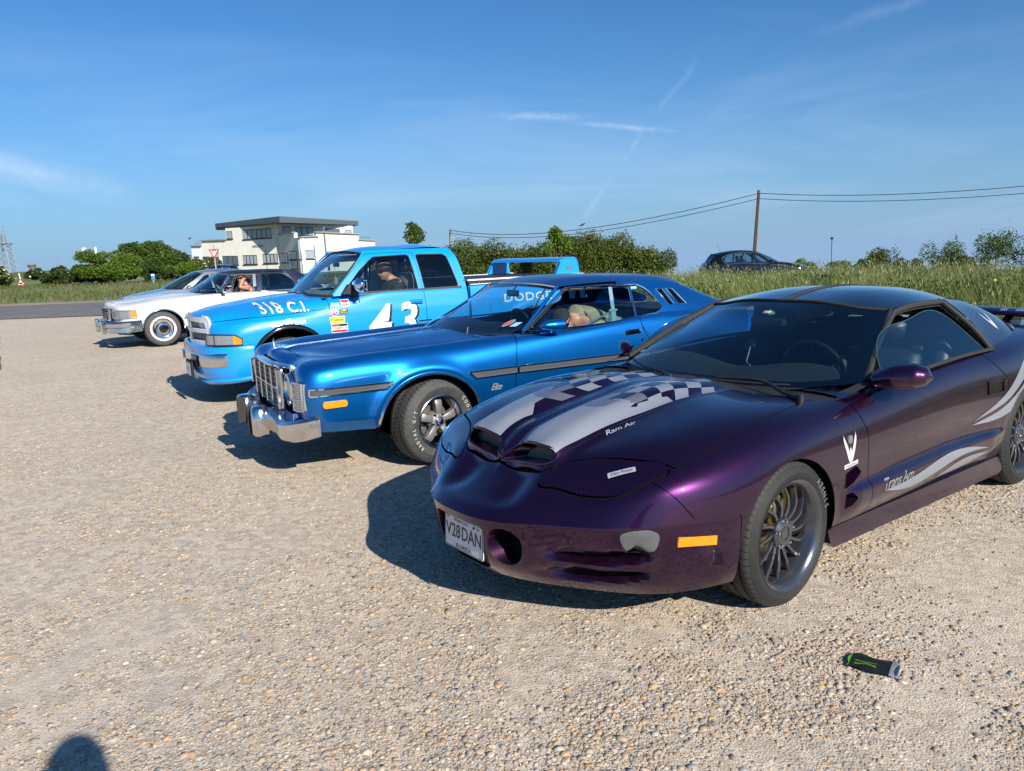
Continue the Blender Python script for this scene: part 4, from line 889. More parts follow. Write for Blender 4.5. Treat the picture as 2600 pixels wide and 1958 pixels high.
G_ = skin(_S, .018, creases=(1,)); nu, nv = G_.shape[:2]; V = G_.reshape(-1, 3).copy(); F = [tuple(f) for f in gfaces(nu, nv).tolist()]
x, y, z = V.T
V[:, 2] += np.where((z > .80) & (x < 1.02) & (x > -.6), np.exp(-(y / .055) ** 2) * .018, 0)                     # ridge down the bonnet
V[:, 2] += np.where((z > .80) & (x > -.6), -np.exp(-((y - np.interp(x, [-.6, .8], [.70, .60])) / .06) ** 2) * .012 * sm(x, .95, .7), 0)
flare = np.exp(-((np.hypot(x - .055, (z - .36) * 1.1) - .44) / .05) ** 2) * .022; V[:, 1] += np.where((y > .7) & (z > .35) & (z < .86), flare, 0)
V, F = archcut(V, F, .055, .36, .400, rz=.352); V, F = archcut(V, F, -2.896, .34, .40, rz=.34)
cab = [(-.42, -.1), (-.49, .4), (-.65, .68), (-.82, .845), (-1.4, .905), (-2.0, .90), (-2.5, .86), (-3.1, .74), (-3.3, .6), (-3.35, -.1)]
V, F = iso(V, F, -cond(V[:, 2] > .82, sdf(V[:, :2], cab)))
bV, bF = V, F; elB = BVHTree.FromPolygons([tuple(v) for v in both((bV, bF))[0]], both((bV, bF))[1])
HD = [(.885, -.1), (.885, .455), (.70, .56), (.2, .68), (-.40, .76), (-.62, .76), (-.47, .45), (-.395, .2), (-.38, -.1)]
(hV, hF), (V, F) = gapcut(V, F, cond(V[:, 2] > .83, sdf(V[:, :2], HD)), .003)
DR = [(-.735, .94), (-.70, .80), (-.675, .55), (-.69, .33), (-.75, .29), (-2.02, .29), (-2.10, .42), (-2.10, .62), (-2.03, .80), (-1.965, .905), (-1.955, 1.1), (-.735, 1.1)]
(dV, dF), (V, F) = gapcut(V, F, cond(V[:, 1] > .7, sdf(V[:, [0, 2]], DR)), .003)
liner(el, bV, bF, .02)
elbody = mk('body', *both((V, F)), P_EL, el, weld=1e-5, angle=50); elhood = mk('hood', *both((hV, hF)), P_EL, el, weld=1e-5, angle=50)
elhood['label'] = 'long dark blue bonnet with raised centre ridge'
edL = mk('door', dV, dF, P_EL, el, angle=50); edR = mk('door', *mir(dV, dF), P_EL, el, angle=50)
lin = MB(); lin.box((-1.6, 0, .25), (3.9, 1.7, .03)); lin.box((.35, 0, .58), (1.0, 1.15, .36)); lin.box((-3.5, 0, .6), (1.3, 1.2, .5)); lin.box((-.50, 0, .6), (.05, 1.7, .6)); lin.build('underbody', WELL, el)
well(el, .055, .96, .41, .34); well(el, -2.896, .96, .41, .33)
archtrim(el, elB, .055, .36, .400, .352, .020, CHR, zmin=.36, sq=(.6, 1.1)); archtrim(el, elB, -2.896, .34, .40, .34, .018, CHR, zmin=.36, sq=(.6, 1.1))
# nose: grille, lamps, bumper
gr = empty('grille', (1.035, 0, .64), 0, el)
gm = MB(); gm.tube([(.0, a, b) for a, b in rrect(.92, .33, .03)], .014, 8, True)
for k in range(5): gm.box((.012, -.44 + .22 * k, 0), (.055, .018, .31), bev=.006)
gm.box((.012, 0, 0), (.05, .90, .016), bev=.005); gm.build('grille_frame', ALUP, gr)
cm = MB()
for i in range(4):
    for j in range(2):
        for k in range(1, 4): cm.box((-.005, -.44 + .22 * i + .055 * k, -.0775 + .155 * j), (.05, .005, .14))
        for k in range(1, 4): cm.box((-.004, -.33 + .22 * i, -.155 + .155 * j + .0388 * k), (.05, .20, .005))
cm.build('grille_lattice', mat('pale_grille', (.50, .52, .48), .4, .3), gr); MB().box((-.035, 0, 0), (.01, .92, .33)).build('grille_back', WELL, gr)
sweepbar(dense([(1.0, -.47, .795, .825), (1.075, -.25, .80, .835), (1.095, 0, .80, .84), (1.075, .25, .80, .835), (1.0, .47, .795, .825)], 30), CHR, el, 'header_trim', d=.05)
MB().tube([(.96, s * .47, b) for s, b in ((1, .80), (1, .70), (1, .48))], .018, 8).tube([(.96, -.47, b) for b in (.80, .70, .48)], .018, 8).tube([(1.0, a, .468) for a in np.linspace(-.47, .47, 8)], .013, 6).build('grille_surround', CHR, el)
for s in (1, -1):
    hl = empty('headlamp', (1.0, s * .61, .66), 0, el); MB().lathe([(.125, .0), (.118, .03), (.10, .035), (.092, .012)], 28, ax='x').build('bezel', CHR, hl); MB().lathe([(.0, .03), (.05, .027), (.092, .012)], 28, ax='x').build('lens', LENS, hl)
    pk = empty('parking_lamp', (0, 0, 0), 0, el); P = [(1.035, s * .815), (1.022, s * .875), (1.0, s * .925)]
    mb = MB(); mb.add([(a, b, c) for a, b in P for c in (.545, .735)], [(0, 2, 3, 1), (2, 4, 5, 3)]); mb.add([(1.035, s * .815, c) for c in (.545, .735)] + [(.96, s * .81, c) for c in (.545, .735)], [(0, 1, 3, 2)]); mb.add([(1.0, s * .925, c) for c in (.545, .735)] + [(.955, s * .93, c) for c in (.545, .735)], [(0, 1, 3, 2)]); mb.build('lens', LENS, pk, False)
    fr_ = MB(); ring_ = [(a, b, .54) for a, b in P] + [(a, b, .74) for a, b in P[::-1]]; fr_.tube(ring_, .010, 6, True)
    for c in (.583, .622, .660, .698): fr_.tube([(a + .004, b + s * .002, c) for a, b in P], .0035, 5)
    fr_.build('bezel', CHR, pk)
    MB().prism([(a, b) for a, b in rrect(.175, .048, .018, c=(.787, .578))], s * .975, s * .998).build('side_marker', AMB, el)
bp = [(1.195, 0, .315, .465), (1.195, .20, .315, .465), (1.165, .36, .315, .50), (1.14, .50, .315, .475), (1.135, .66, .305, .445), (1.12, .76, .30, .452), (1.07, .88, .315, .475), (1.0, .965, .335, .495), (.905, .995, .355, .51)]
sweepbar(dense([(a, -b, c, d) for a, b, c, d in bp[::-1]] + bp[1:], 90), CHRP, el, 'bumper')
for s in (1, -1):
    gd = MB().box((1.195, s * .31, .395), (.13, .135, .235), bev=.022).build('bumper_guard', CHRP, el, angle=60); MB().box((1.24, s * .245 - .0, .395), (.075, .012, .215), bev=.004).build('guard_rubber', RUB, gd)
MB().box((.99, 0, .44), (.10, 1.5, .12)).build('valance', P_ELR, el)
MB().tube([(.98, 0, .90), (.985, 0, .975)], .005, 6).lathe([(0, .0), (.014, .0), (.016, -.006)], 12, c=(.98, 0, .908)).add([(.98, -.002, .965), (.99, 0, .94), (.98, .002, .965), (.98, 0, 1.0)], [(0, 1, 2), (0, 2, 3), (1, 2, 3)]).build('hood_ornament', CHR, el)
cs = [p for p in project([(a, b, 1.5) for a in np.linspace(1.0, -.38, 40) for b in (0,)], (0, 0, -1), elB, .003, 1.5) if p is not None]; MB().tube(cs, .007, 6, sq=(1.6, .7)).build('hood_strip', CHR, el)
# side mouldings
MGR = mat('grained_grey_vinyl', (.045, .052, .062), .6, fn=lambda t, b: bump(t, b, t.noise(obj_co(t), 320, 3, .6), .001, .8))
for s in (1, -1):
    for poly in ([(.955, .695), (.348, .690), (.405, .645), (.955, .645)], [(-.263, .695), (-.69, .697), (-.69, .645), (-.32, .642)], [(-.705, .697), (-2.02, .70), (-2.02, .645), (-.705, .645)], [(-2.05, .70), (-2.44, .70), (-2.40, .645), (-2.05, .645)]):
        P = np.array(poly); Q = np.concatenate([np.linspace(a, b, 12)[:-1] for a, b in zip(P, np.roll(P, -1, 0))])
        pr = [p for p in project([(a, 1.5, b) for a, b in Q], (0, -1, 0), elB, .006, 1.) if p is not None]
        mo = MB().tube([(p.x, s * p.y, p.z) for p in pr], .0085, 6, True).build('side_moulding', CHR, el)
        c = P.mean(0); Vq, Fq = subdiv2d(*fill2d(P), .08); pp = project([(a, 1.5, b) for a, b in Vq], (0, -1, 0), elB, .005, 1.)
        if all(p is not None for p in pp): mk('moulding_insert', [(p.x, s * p.y, p.z) for p in pp], Fq, MGR, mo)
sw = lambda u, v: (-.497 - u * .9, 1.6, .553 + v)
decal('script_badge', text2d('Elite', .075, .006, .5, .85), sw, (0, -1, 0), elB, mat('silver_script', (.55, .56, .58), .25, .6), elbody, .004, cut=.03)
# greenhouse
ew = [[(-.43,0,.965),(-.70,0,1.085),(-.98,0,1.20),(-1.25,0,1.308)],[(-.48,.35,.960),(-.74,.33,1.08),(-1.0,.31,1.193),(-1.26,.29,1.305)],[(-.62,.62,.950),(-.85,.57,1.07),(-1.06,.53,1.18),(-1.275,.48,1.297)],[(-.835,.825,.945),(-.99,.765,1.05),(-1.14,.70,1.16),(-1.30,.635,1.282)]]
mk('windscreen', *both(patch(ew, .04, mu=True)), G_WS, el, weld=1e-4)
er = [[(-1.25,0,1.312),(-1.4,0,1.345),(-2.1,0,1.362),(-2.6,0,1.33),(-2.78,0,1.295)],[(-1.26,.3,1.309),(-1.4,.3,1.34),(-2.1,.3,1.355),(-2.6,.3,1.322),(-2.78,.3,1.285)],[(-1.275,.48,1.300),(-1.4,.5,1.325),(-2.1,.52,1.338),(-2.6,.5,1.30),(-2.75,.48,1.27)],[(-1.30,.635,1.285),(-1.42,.655,1.293),(-2.1,.67,1.30),(-2.55,.64,1.265),(-2.70,.61,1.24)]]
mk('roof', *both(patch(er, .03, mu=True)), P_ELR, el, weld=1e-4)
sl_ = [[(-1.30,.855,.955),(-1.30,.78,1.11),(-1.30,.70,1.24),(-1.30,.640,1.290)],[(-1.9,.89,.99),(-1.9,.82,1.12),(-1.9,.725,1.25),(-1.9,.672,1.302)],[(-2.3,.885,1.0),(-2.3,.815,1.12),(-2.27,.72,1.235),(-2.22,.668,1.298)],[(-2.62,.86,.995),(-2.62,.785,1.10),(-2.58,.70,1.20),(-2.52,.645,1.270)],[(-3.0,.80,.99),(-2.98,.73,1.06),(-2.93,.66,1.13),(-2.85,.59,1.19)],[(-3.32,.72,.985),(-3.30,.66,1.01),(-3.26,.60,1.04),(-3.2,.54,1.065)]]
v, q = patch(sl_, .018); v, q = iso(v, q, -1.90 - v[:, 0])
WIN = [(-.80, .955), (-1.34, 1.262), (-2.10, 1.262), (-2.17, 1.245), (-2.27, 1.12), (-2.285, 1.07), (-2.25, 1.035), (-2.1, 1.0), (-1.95, .985), (-1.4, .955)]
v, q = iso(v, q, -sdf(v[:, [0, 2]], WIN)); OW = [[(-2.30, 1.215), (-2.375, 1.213), (-2.455, 1.068), (-2.372, 1.070)], [(-2.43, 1.212), (-2.50, 1.209), (-2.595, 1.065), (-2.505, 1.067)]]
for p in OW: v, q = iso(v, q, -sdf(v[:, [0, 2]], p))
slB = BVHTree.FromPolygons([tuple(a) for a in v], q); mk('sail_panel', v, q, P_EL, el, angle=50); mk('sail_panel', *mir(v, q), P_EL, el, angle=50)
WYE = lambda b: np.interp(b, [.95, 1.28], [.885, .695])
rg = [[(-2.80,0,1.29),(-3.05,0,1.17),(-3.38,0,1.0)],[(-2.76,.45,1.275),(-3.0,.45,1.16),(-3.34,.45,1.0)],[(-2.72,.585,1.235),(-2.88,.575,1.175),(-3.2,.54,1.065)]]; mk('rear_window', *both(patch(rg, .05, mu=True)), G_WS, el)
for s in (1, -1):
    for p in OW:
        wn = empty('opera_window', (0, 0, 0), 0, el); c = np.mean(p, 0); Q = [(a, s * (np.interp(b, [1.0, 1.25], [.885, .722]) + .004 - (.03 if a < -2.4 else .012)), b) for a, b in p]
        mk('glass', Q, [(0, 1, 2, 3)], G_DK, wn, False); MB().tube([(a + (a2[0] - a) * 0, b + s * .004, c_) for (a, b, c_), a2 in zip(Q, p)], .008, 6, True).build('frame', CHR, wn)
    wp = [(a, WYE(b), b) for a, b in WIN]; top_ = curve([(-.83,.885,.955),(-1.08,.79,1.11),(-1.335,.70,1.262)], 10).tolist() + [(-1.36,.698,1.272),(-2.08,.70,1.270)] + curve([(-2.10,.70,1.268),(-2.18,.735,1.225),(-2.262,.80,1.125),(-2.282,.85,1.07),(-2.25,.875,1.036),(-2.1,.895,1.003),(-1.955,.90,.985)], 16).tolist()
    MB().tube([(a, s * b, c) for a, b, c in top_], .011, 8, sq=(1, 1)).build('window_trim', CHR, el)
    MB().tube([(a, s * b, c) for a, b, c in curve([(-.86,.925,.955),(-1.4,.93,.958),(-1.75,.925,.972),(-1.96,.918,.988)], 12)], .009, 6).build('belt_trim', CHR, el)
    MB().tube([(-2.03, s * .70, 1.265), (-1.955, s * .895, .99)], .012, 6).build('window_divider', CHR, el)
    MB().tube([(a + .012, s * (b - .012), c - .016) for a, b, c in top_[:13]], .009, 6).build('window_seal', RUB, el)
    MB().tube(curve([(-.835, s*.84,.950),(-.99, s*.775,1.055),(-1.14, s*.71,1.165),(-1.305, s*.645,1.287)], 12), .016, 8).build('pillar', P_EL, el)
    MB().tube(curve([(-.845, s*.828,.955),(-.995, s*.768,1.058),(-1.145, s*.70,1.168),(-1.30, s*.632,1.288)], 12), .007, 6).build('pillar_trim', CHR, el)
    MB().add(*tube([(-.86, s * .893, .96), (-1.35, s * .705, 1.255)], .004, 4)).build('vent_edge', RUB, el)
    mk('door_glass', [(a, s * b, c) for a, b, c in ((-.90,.885,.96),(-1.22,.775,1.14),(-1.985,.775,1.145),(-1.94,.89,.985))], [(0, 1, 2, 3)], G_CL, el, False)
    mk('quarter_glass', [(a, s * (WYE(c) + 0), c) for a, c in ((-1.97,.99),(-2.04,1.26),(-2.10,1.255),(-2.18,1.22),(-2.26,1.12),(-2.27,1.06),(-2.22,1.03),(-2.1,1.0))], [tuple(range(8))], G_CL, el, False)
MB().tube([(a, b, c + .004) for a, b, c in np.concatenate([(curve([w_[-1] for w_ in ew], 20) * [1, -1, 1])[::-1], curve([w_[-1] for w_ in ew], 20)[1:]])], .010, 6).build('roof_front_trim', CHR, el)
MB().prism([(-2.02, 1.225), (-2.10, 1.225), (-2.10, 1.25), (-2.02, 1.25)], .715, .722).build('window_sticker', mat('pale_blue_sticker', (.25, .5, .7), .5), el)
mr_ = MB(); P = curve([(-.90,1.01,1.0),(-.96,1.015,1.002),(-1.06,1.02,1.0),(-1.11,1.02,1.0)], 20); r = np.interp(np.linspace(0, 1, 20), [0, .25, .6, 1], [.006, .038, .055, .058]); mr_.add(*tube(P, r, 16, sq=(1, .85))); mo = mr_.build('mirror', P_EL, el); MB().tube([(-1.03, 1.0, .955), (-1.03, .93, .935)], .012, 6).box((-1.02, .955, .942), (.17, .05, .012), bev=.005).build('mirror_stem', P_EL, mo)
dh = empty('door_handle', (0, 0, 0), 0, edL); MB().box((-1.86, .988, .882), (.15, .02, .028), bev=.008).build('handle_bar', CHR, dh); MB().box((-1.86, .980, .862), (.17, .012, .05), bev=.005).build('handle_cup', BLKG, dh)
MB().lathe([(0, .998), (.013, .998), (.016, .985)], 14, c=(-1.945, 0, .80), ax='y').build('lock', CHR, edL)
for s in (1, -1): MB().tube([p for p in project([(a, 1.5, b) for a, b in ((-1.962,.93),(-1.99,.87),(-2.04,.78),(-2.09,.66))], (0, -1, 0), elB, -.002, 1.) if p is not None], .006, 6).build('door_edge', CHR, edL) if s > 0 else 0
# screen stickers, wiper, cabin
ewB = BVHTree.FromPolygons(*[(lambda v, q: ([tuple(a) for a in v], q))(*patch(ew, .04, mu=True))][0])
th = mat('tax_disc_red', (.55, .08, .06), .5)
decal('screen_sticker', fill2d([(.038 * math.cos(a), .038 * math.sin(a)) for a in np.linspace(0, 2 * PI, 24, endpoint=False)]), lambda u, v: (-.2, .665 + u * .62, 1.013 + v * .7), (-1, 0, 0), ewB, WHITE, el, -.003, .03, 1.)
decal('screen_sticker', fill2d([(.026 * math.cos(a), .026 * math.sin(a)) for a in np.linspace(0, 2 * PI, 24, endpoint=False)]), lambda u, v: (-.2, .665 + u * .62, 1.013 + v * .7), (-1, 0, 0), ewB, th, el, .003, .03, 1.)
decal('screen_sticker', fill2d([(-.035, -.025), (.035, -.025), (.035, .025), (-.035, .025)]), lambda u, v: (-.2, .725 + u * .55, 1.003 + v * .6), (-1, 0, 0), ewB, MATS['pale_blue_sticker'], el, .003, .03, 1.)
MB().tube(curve([(-.52, -.62, .975), (-.60, -.72, .97), (-.72, -.80, .965)], 8), .008, 5).build('wiper', BLK, el)
NAVY = mat('navy_trim', (.015, .03, .07), .6)
ds = MB(); ds.add(*both(patch([[(-.46,0,.93),(-.62,0,.965),(-.85,0,.985),(-1.0,0,.95),(-1.02,0,.7)],[(-.50,.4,.925),(-.66,.4,.965),(-.88,.4,1.0),(-1.02,.4,.96),(-1.04,.4,.7)],[(-.75,.76,.92),(-.82,.76,.95),(-.93,.76,.97),(-1.04,.76,.94),(-1.05,.76,.7)]], .06, mu=True))); ds.build('dashboard', NAVY, el)
tb = MB(); tb.box((-1.9, 0, .33), (2.4, 1.7, .04)); tb.box((-1.55, .88, .66), (1.6, .05, .54)); tb.box((-1.55, -.88, .66), (1.6, .05, .54)); tb.box((-3.0, 0, .97), (.7, 1.3, .03)); tb.box((-2.35, .86, .75), (.5, .04, .5)); tb.box((-2.35, -.86, .75), (.5, .04, .5)); tb.build('cabin_tub', NAVY, el)
st = MB()
for yy in (.40, -.40): st.box((-1.55, yy, .52), (.55, .72, .16), bev=.05); st.box((-1.86, yy, .76), (.16, .72, .50), bev=.05, ry=-.2)
st.build('front_seat', SEATL, el, angle=60); MB().box((-2.62, 0, .72), (.16, 1.4, .50), bev=.05, ry=-.2).box((-2.35, 0, .52), (.5, 1.4, .14), bev=.05).build('rear_seat', SEATL, el, angle=60)
MB().tube([(-1.08 + .04 * math.sin(a), .40 + .19 * math.cos(a), .93 + .17 * math.sin(a)) for a in np.linspace(0, 2 * PI, 28, endpoint=False)], .012, 8, True).box((-1.07, .4, .92), (.04, .3, .03)).build('steering_wheel', NAVY, el)
BELT = mat('pale_blue_belt', (.13, .26, .33), .6); MB().prism([(0, 0), (.05, 0), (.05, .0), (0, .0)], 0, .001)
bl = MB(); 
def strap(mb, a, b, w_=.038): a, b = Vector(a), Vector(b); o = Vector((w_ / 2, 0, 0)); mb.add([a - o, a + o, b + o, b - o, a - o + Vector((0, .003, 0)), a + o + Vector((0, .003, 0)), b + o + Vector((0, .003, 0)), b - o + Vector((0, .003, 0))], [(0, 1, 2, 3), (4, 5, 6, 7), (0, 4, 7, 3), (1, 5, 6, 2)])
strap(bl, (-1.80, .73, 1.26), (-1.78, .80, 1.06)); strap(bl, (-1.78, .80, 1.06), (-1.52, .72, .93), .045); strap(bl, (-1.78, .80, 1.06), (-1.80, .80, .90), .05); bl.box((-1.78, .80, 1.06), (.09, .012, .02), bev=.004); bl.build('seat_belt', BELT, el, False)
MB().box((-1.22, 0, 1.22), (.03, .22, .06), bev=.012).tube([(-1.22, 0, 1.24), (-1.27, 0, 1.29)], .008).build('rear_view_mirror', BLK, el)
hv, hf = patch([[(a, b, c - .03) for a, b, c in r] for r in er], .12, mu=True); mk('headlining', *both((hv, hf)), NAVY, el)
wheel_el(el, (0, .865, .335), .22); wheel_el(el, (-2.896, .86, .335)); wheel_el(el, (0, -.865, .335), .22, -1); wheel_el(el, (-2.896, -.86, .335), 0, -1)
MB().tube([(-.46, .58, .93), (-.47, .585, 1.0)], .004, 6).build('washer_jet', CHR, elhood)
# ================================================================== bright blue pickup
tk = empty('pickup_truck', (-3.0078, 9.5139, 0), 3.6822, label='bright blue pickup truck with white 43 on its door and hoop wing over the bed', cat='pickup')
def row(x, ys, zs): return [(x, a, b) for a, b in zip(ys, zs)]
_S = [
 [(.80,0,.60),(.82,0,.68),(.84,0,.76),(.87,0,.86),(.885,0,.95),(.890,0,1.01),(.84,0,1.045),(.70,0,1.08),(.5,0,1.115),(.3,0,1.14)],
 [(.79,.3,.60),(.81,.3,.68),(.83,.3,.76),(.855,.3,.86),(.865,.3,.95),(.868,.3,1.003),(.81,.28,1.040),(.66,.22,1.088),(.45,.12,1.12),(.2,0,1.15)],
 [(.78,.6,.60),(.80,.6,.68),(.81,.6,.76),(.81,.6,.86),(.80,.6,.935),(.785,.6,.975),(.71,.58,1.018),(.5,.42,1.085),(.3,.2,1.13),(.1,0,1.16)],
 [(.77,.75,.60),(.79,.75,.68),(.80,.75,.76),(.79,.74,.85),(.76,.73,.91),(.71,.715,.95),(.60,.67,1.010),(.36,.52,1.09),(.13,.26,1.15),(-.05,0,1.175)],
 [(.62,.92,.60),(.63,.935,.68),(.63,.94,.76),(.62,.93,.85),(.58,.895,.925),(.51,.84,.965),(.38,.76,1.03),(.2,.57,1.105),(0,.28,1.16),(-.15,0,1.182)],
 [(.42,.96,.58),(.42,.985,.68),(.42,.99,.78),(.41,.985,.87),(.38,.955,.94),(.32,.90,.985),(.2,.82,1.055),(.02,.60,1.125),(-.12,.3,1.172),(-.22,0,1.190)],
 [(0,.96,.50),(0,.99,.62),(0,1.0,.76),(0,1.0,.87),(0,.98,.95),(0,.935,1.00),(-.05,.86,1.08),(-.15,.62,1.145),(-.25,.3,1.182),(-.32,0,1.198)],
 [(-.48,.93,.42),(-.48,.97,.55),(-.48,.995,.72),(-.48,1.0,.86),(-.48,.99,.97),(-.48,.965,1.045),(-.48,.895,1.12),(-.48,.66,1.165),(-.45,.3,1.185),(-.45,0,1.195)],
 [(-1.1,.93,.40),(-1.1,.97,.52),(-1.1,.995,.70),(-1.1,1.0,.86),(-1.1,.995,.98),(-1.1,.975,1.08),(-1.1,.945,1.175),(-1.1,.7,1.18),(-1.1,.35,1.18),(-1.1,0,1.18)],
 [(-1.7,.93,.40),(-1.7,.97,.52),(-1.7,.995,.70),(-1.7,1.0,.86),(-1.7,.995,.98),(-1.7,.975,1.08),(-1.7,.945,1.175),(-1.7,.7,1.18),(-1.7,.35,1.18),(-1.7,0,1.18)],
 [(-2.31,.93,.40),(-2.31,.97,.52),(-2.31,.995,.70),(-2.31,1.0,.86),(-2.31,.995,.98),(-2.31,.975,1.08),(-2.31,.945,1.175),(-2.31,.7,1.18),(-2.31,.35,1.18),(-2.31,0,1.18)]]
G_ = skin(_S, .022, creases=(4,)); nu, nv = G_.shape[:2]; V = G_.reshape(-1, 3).copy(); F = [tuple(f) for f in gfaces(nu, nv).tolist()]
x, y, z = V.T; V[:, 2] += np.where(z > 1.0, np.exp(-((y - .33) / .07) ** 2) * .012 * sm(x, .75, .4), 0)
V, F = archcut(V, F, .005, .44, .425, rz=.415)
cab = [(-.37, -.1), (-.42, .5), (-.56, .845), (-.9, .93), (-2.25, .935), (-2.25, -.1)]; V, F = iso(V, F, -cond(V[:, 2] > 1.05, sdf(V[:, :2], cab)))
bV, bF = V, F; tkB = BVHTree.FromPolygons([tuple(v) for v in both((bV, bF))[0]], both((bV, bF))[1])
HD = [(1.2, -.1), (1.2, 1.2), (.66, .80), (.60, 1.3), (-.35, 1.3), (-.40, .5), (-.36, -.1)]
zl = np.interp(V[:, 0], [-.48, 0, .4, .65, .82], [1.035, 1.0, .985, .965, .950]); f = np.where((V[:, 0] > -.46) & (V[:, 2] > .8), V[:, 2] - zl, -.3)
(hV, hF), (V, F) = gapcut(V, F, f, .003)
DR = [(-.485, 1.3), (-.482, .73), (-.50, .42), (-1.62, .42), (-1.70, .6), (-1.715, .75), (-1.70, 1.3)]
(dV, dF), (V, F) = gapcut(V, F, cond(V[:, 1] > .7, sdf(V[:, [0, 2]], DR)), .003)
liner(tk, bV, bF, .02)
tkbody = mk('body', *both((V, F)), P_TR, tk, weld=1e-5, angle=50); tkhood = mk('hood', *both((hV, hF)), P_TR, tk, weld=1e-5, angle=50); tdL = mk('door', dV, dF, P_TR, tk, angle=50); mk('door', *mir(dV, dF), P_TR, tk, angle=50)
MB().box((-1.4, 0, .42), (1.9, 1.75, .05)).box((.25, 0, .72), (.95, 1.1, .5)).box((-.46, 0, .8), (.05, 1.75, .7)).box((-2.28, 0, .85), (.04, 1.85, .65)).build('underbody', WELL, tk)
well(tk, .005, .97, .43, .42); archtrim(tk, tkB, .005, .44, .425, .415, .024, BLKG, zmin=.55, sq=(.5, 1.2))
# upper cab flank with its two windows
def up(x): return [(x,.945,1.17),(x,.905,1.30),(x,.845,1.46),(x,.765,1.61),(x,.69,1.69)]
v, q = patch([up(a) for a in (-.45, -1.0, -1.6, -2.0)] + [[(-2.315,.945,1.17),(-2.305,.905,1.30),(-2.28,.845,1.46),(-2.245,.765,1.61),(-2.20,.69,1.69)]], .02)
v, q = iso(v, q, sdf(v[:, [0, 2]], [(-.50, 1.10), (-.535, 1.165), (-1.05, 1.70), (-2.5, 1.8), (-2.5, 1.0)]))
W1 = [(-.66, 1.195), (-.74, 1.27), (-.90, 1.43), (-1.06, 1.565), (-1.14, 1.605), (-1.57, 1.62), (-1.61, 1.60), (-1.64, 1.195)]; W2 = [(-1.725, 1.19), (-1.695, 1.59), (-1.72, 1.615), (-2.07, 1.61), (-2.125, 1.585), (-2.20, 1.225), (-2.185, 1.195)]
for p in (W1, W2): v, q = iso(v, q, -sdf(v[:, [0, 2]], p))
tkS = BVHTree.FromPolygons([tuple(a) for a in v], q); v = v + [0, .001, 0]
(a1, a2), (b1, b2) = gapcut(v, q, sdf(v[:, [0, 2]], [(-.5, 1.0), (-.51, 1.17), (-1.045, 1.648), (-1.62, 1.655), (-1.67, 1.635), (-1.70, 1.15), (-1.70, 1.0)]), .0025)
mk('window_frame', a1, a2, P_TR, tdL, angle=50); mk('window_frame', *mir(a1, a2), P_TR, tk, angle=50); mk('cab_side', b1, b2, P_TR, tk, angle=50); mk('cab_side', *mir(b1, b2), P_TR, tk, angle=50)
UY = lambda b: np.interp(b, [1.17, 1.30, 1.46, 1.61, 1.69], [.945, .905, .845, .765, .69])
for s in (1, -1):
    for p, m_, nm in ((W1, G_CL, 'door_glass'), (W2, G_DK, 'rear_side_glass')):
        P = [(a, UY(b) - .006, b) for a, b in np.concatenate([np.linspace(c, d, 8)[:-1] for c, d in zip(np.array(p), np.roll(p, -1, 0))])]
        Vq, Fq = subdiv2d(*fill2d(p), .12); mk(nm, [(a, s * (UY(b) - .010), b) for a, b in Vq], Fq, m_, tk, True); MB().tube([(a, s * b, c) for a, b, c in P], .009, 6, True).build('window_seal', RUB, tk)
    MB().add([(a, s * (UY(b) + .008), b) for a, b in ((-.67,1.21),(-.92,1.455),(-1.12,1.605),(-1.57,1.615),(-1.60,1.59),(-1.57,1.565),(-1.16,1.555),(-.97,1.43),(-.78,1.21))], [tuple(range(9))]).build('wind_deflector', glass('smoke_deflector', (.04, .04, .045), 1.5), tk)
cs_ = [[(-.37,0,1.19),(-.60,0,1.37),(-.80,0,1.54),(-1.0,0,1.685)],[(-.42,.5,1.18),(-.62,.46,1.36),(-.82,.42,1.53),(-1.015,.39,1.67)],[(-.54,.825,1.165),(-.72,.77,1.33),(-.89,.71,1.49),(-1.055,.655,1.64)]]
mk('windscreen', *both(patch(cs_, .05, mu=True)), G_WS, tk, weld=1e-4)
for s in (1, -1): MB().tube([(a, s * b, c) for a, b, c in curve(cs_[-1], 10)], .022, 8, sq=(1, 1)).build('pillar_seal', RUB, tk); MB().tube([(a - .035, s * (b + .025), c + .004) for a, b, c in curve(cs_[-1], 10)], .026, 8).build('pillar', P_TR, tk)
MB().tube([(a, b, c + .002) for a, b, c in np.concatenate([(curve([w_[-1] for w_ in cs_], 16) * [1, -1, 1])[::-1], curve([w_[-1] for w_ in cs_], 16)[1:]])], .016, 6).build('screen_seal', RUB, tk)
MB().tube([(a + .01, b, c + .0) for a, b, c in np.concatenate([(curve([w_[0] for w_ in cs_], 16) * [1, -1, 1])[::-1], curve([w_[0] for w_ in cs_], 16)[1:]])], .02, 6).build('screen_seal', RUB, tk)
rf_ = [[(-.985,0,1.69),(-1.2,0,1.735),(-1.7,0,1.755),(-2.1,0,1.74),(-2.22,0,1.69)],[(-1.0,.39,1.675),(-1.2,.4,1.715),(-1.7,.4,1.735),(-2.1,.4,1.72),(-2.22,.4,1.68)],[(-1.05,.655,1.648),(-1.2,.665,1.675),(-1.7,.685,1.70),(-2.1,.685,1.695),(-2.20,.67,1.67)]]
mk('roof', *both(patch(rf_, .04, mu=True)), P_TR, tk, weld=1e-4)
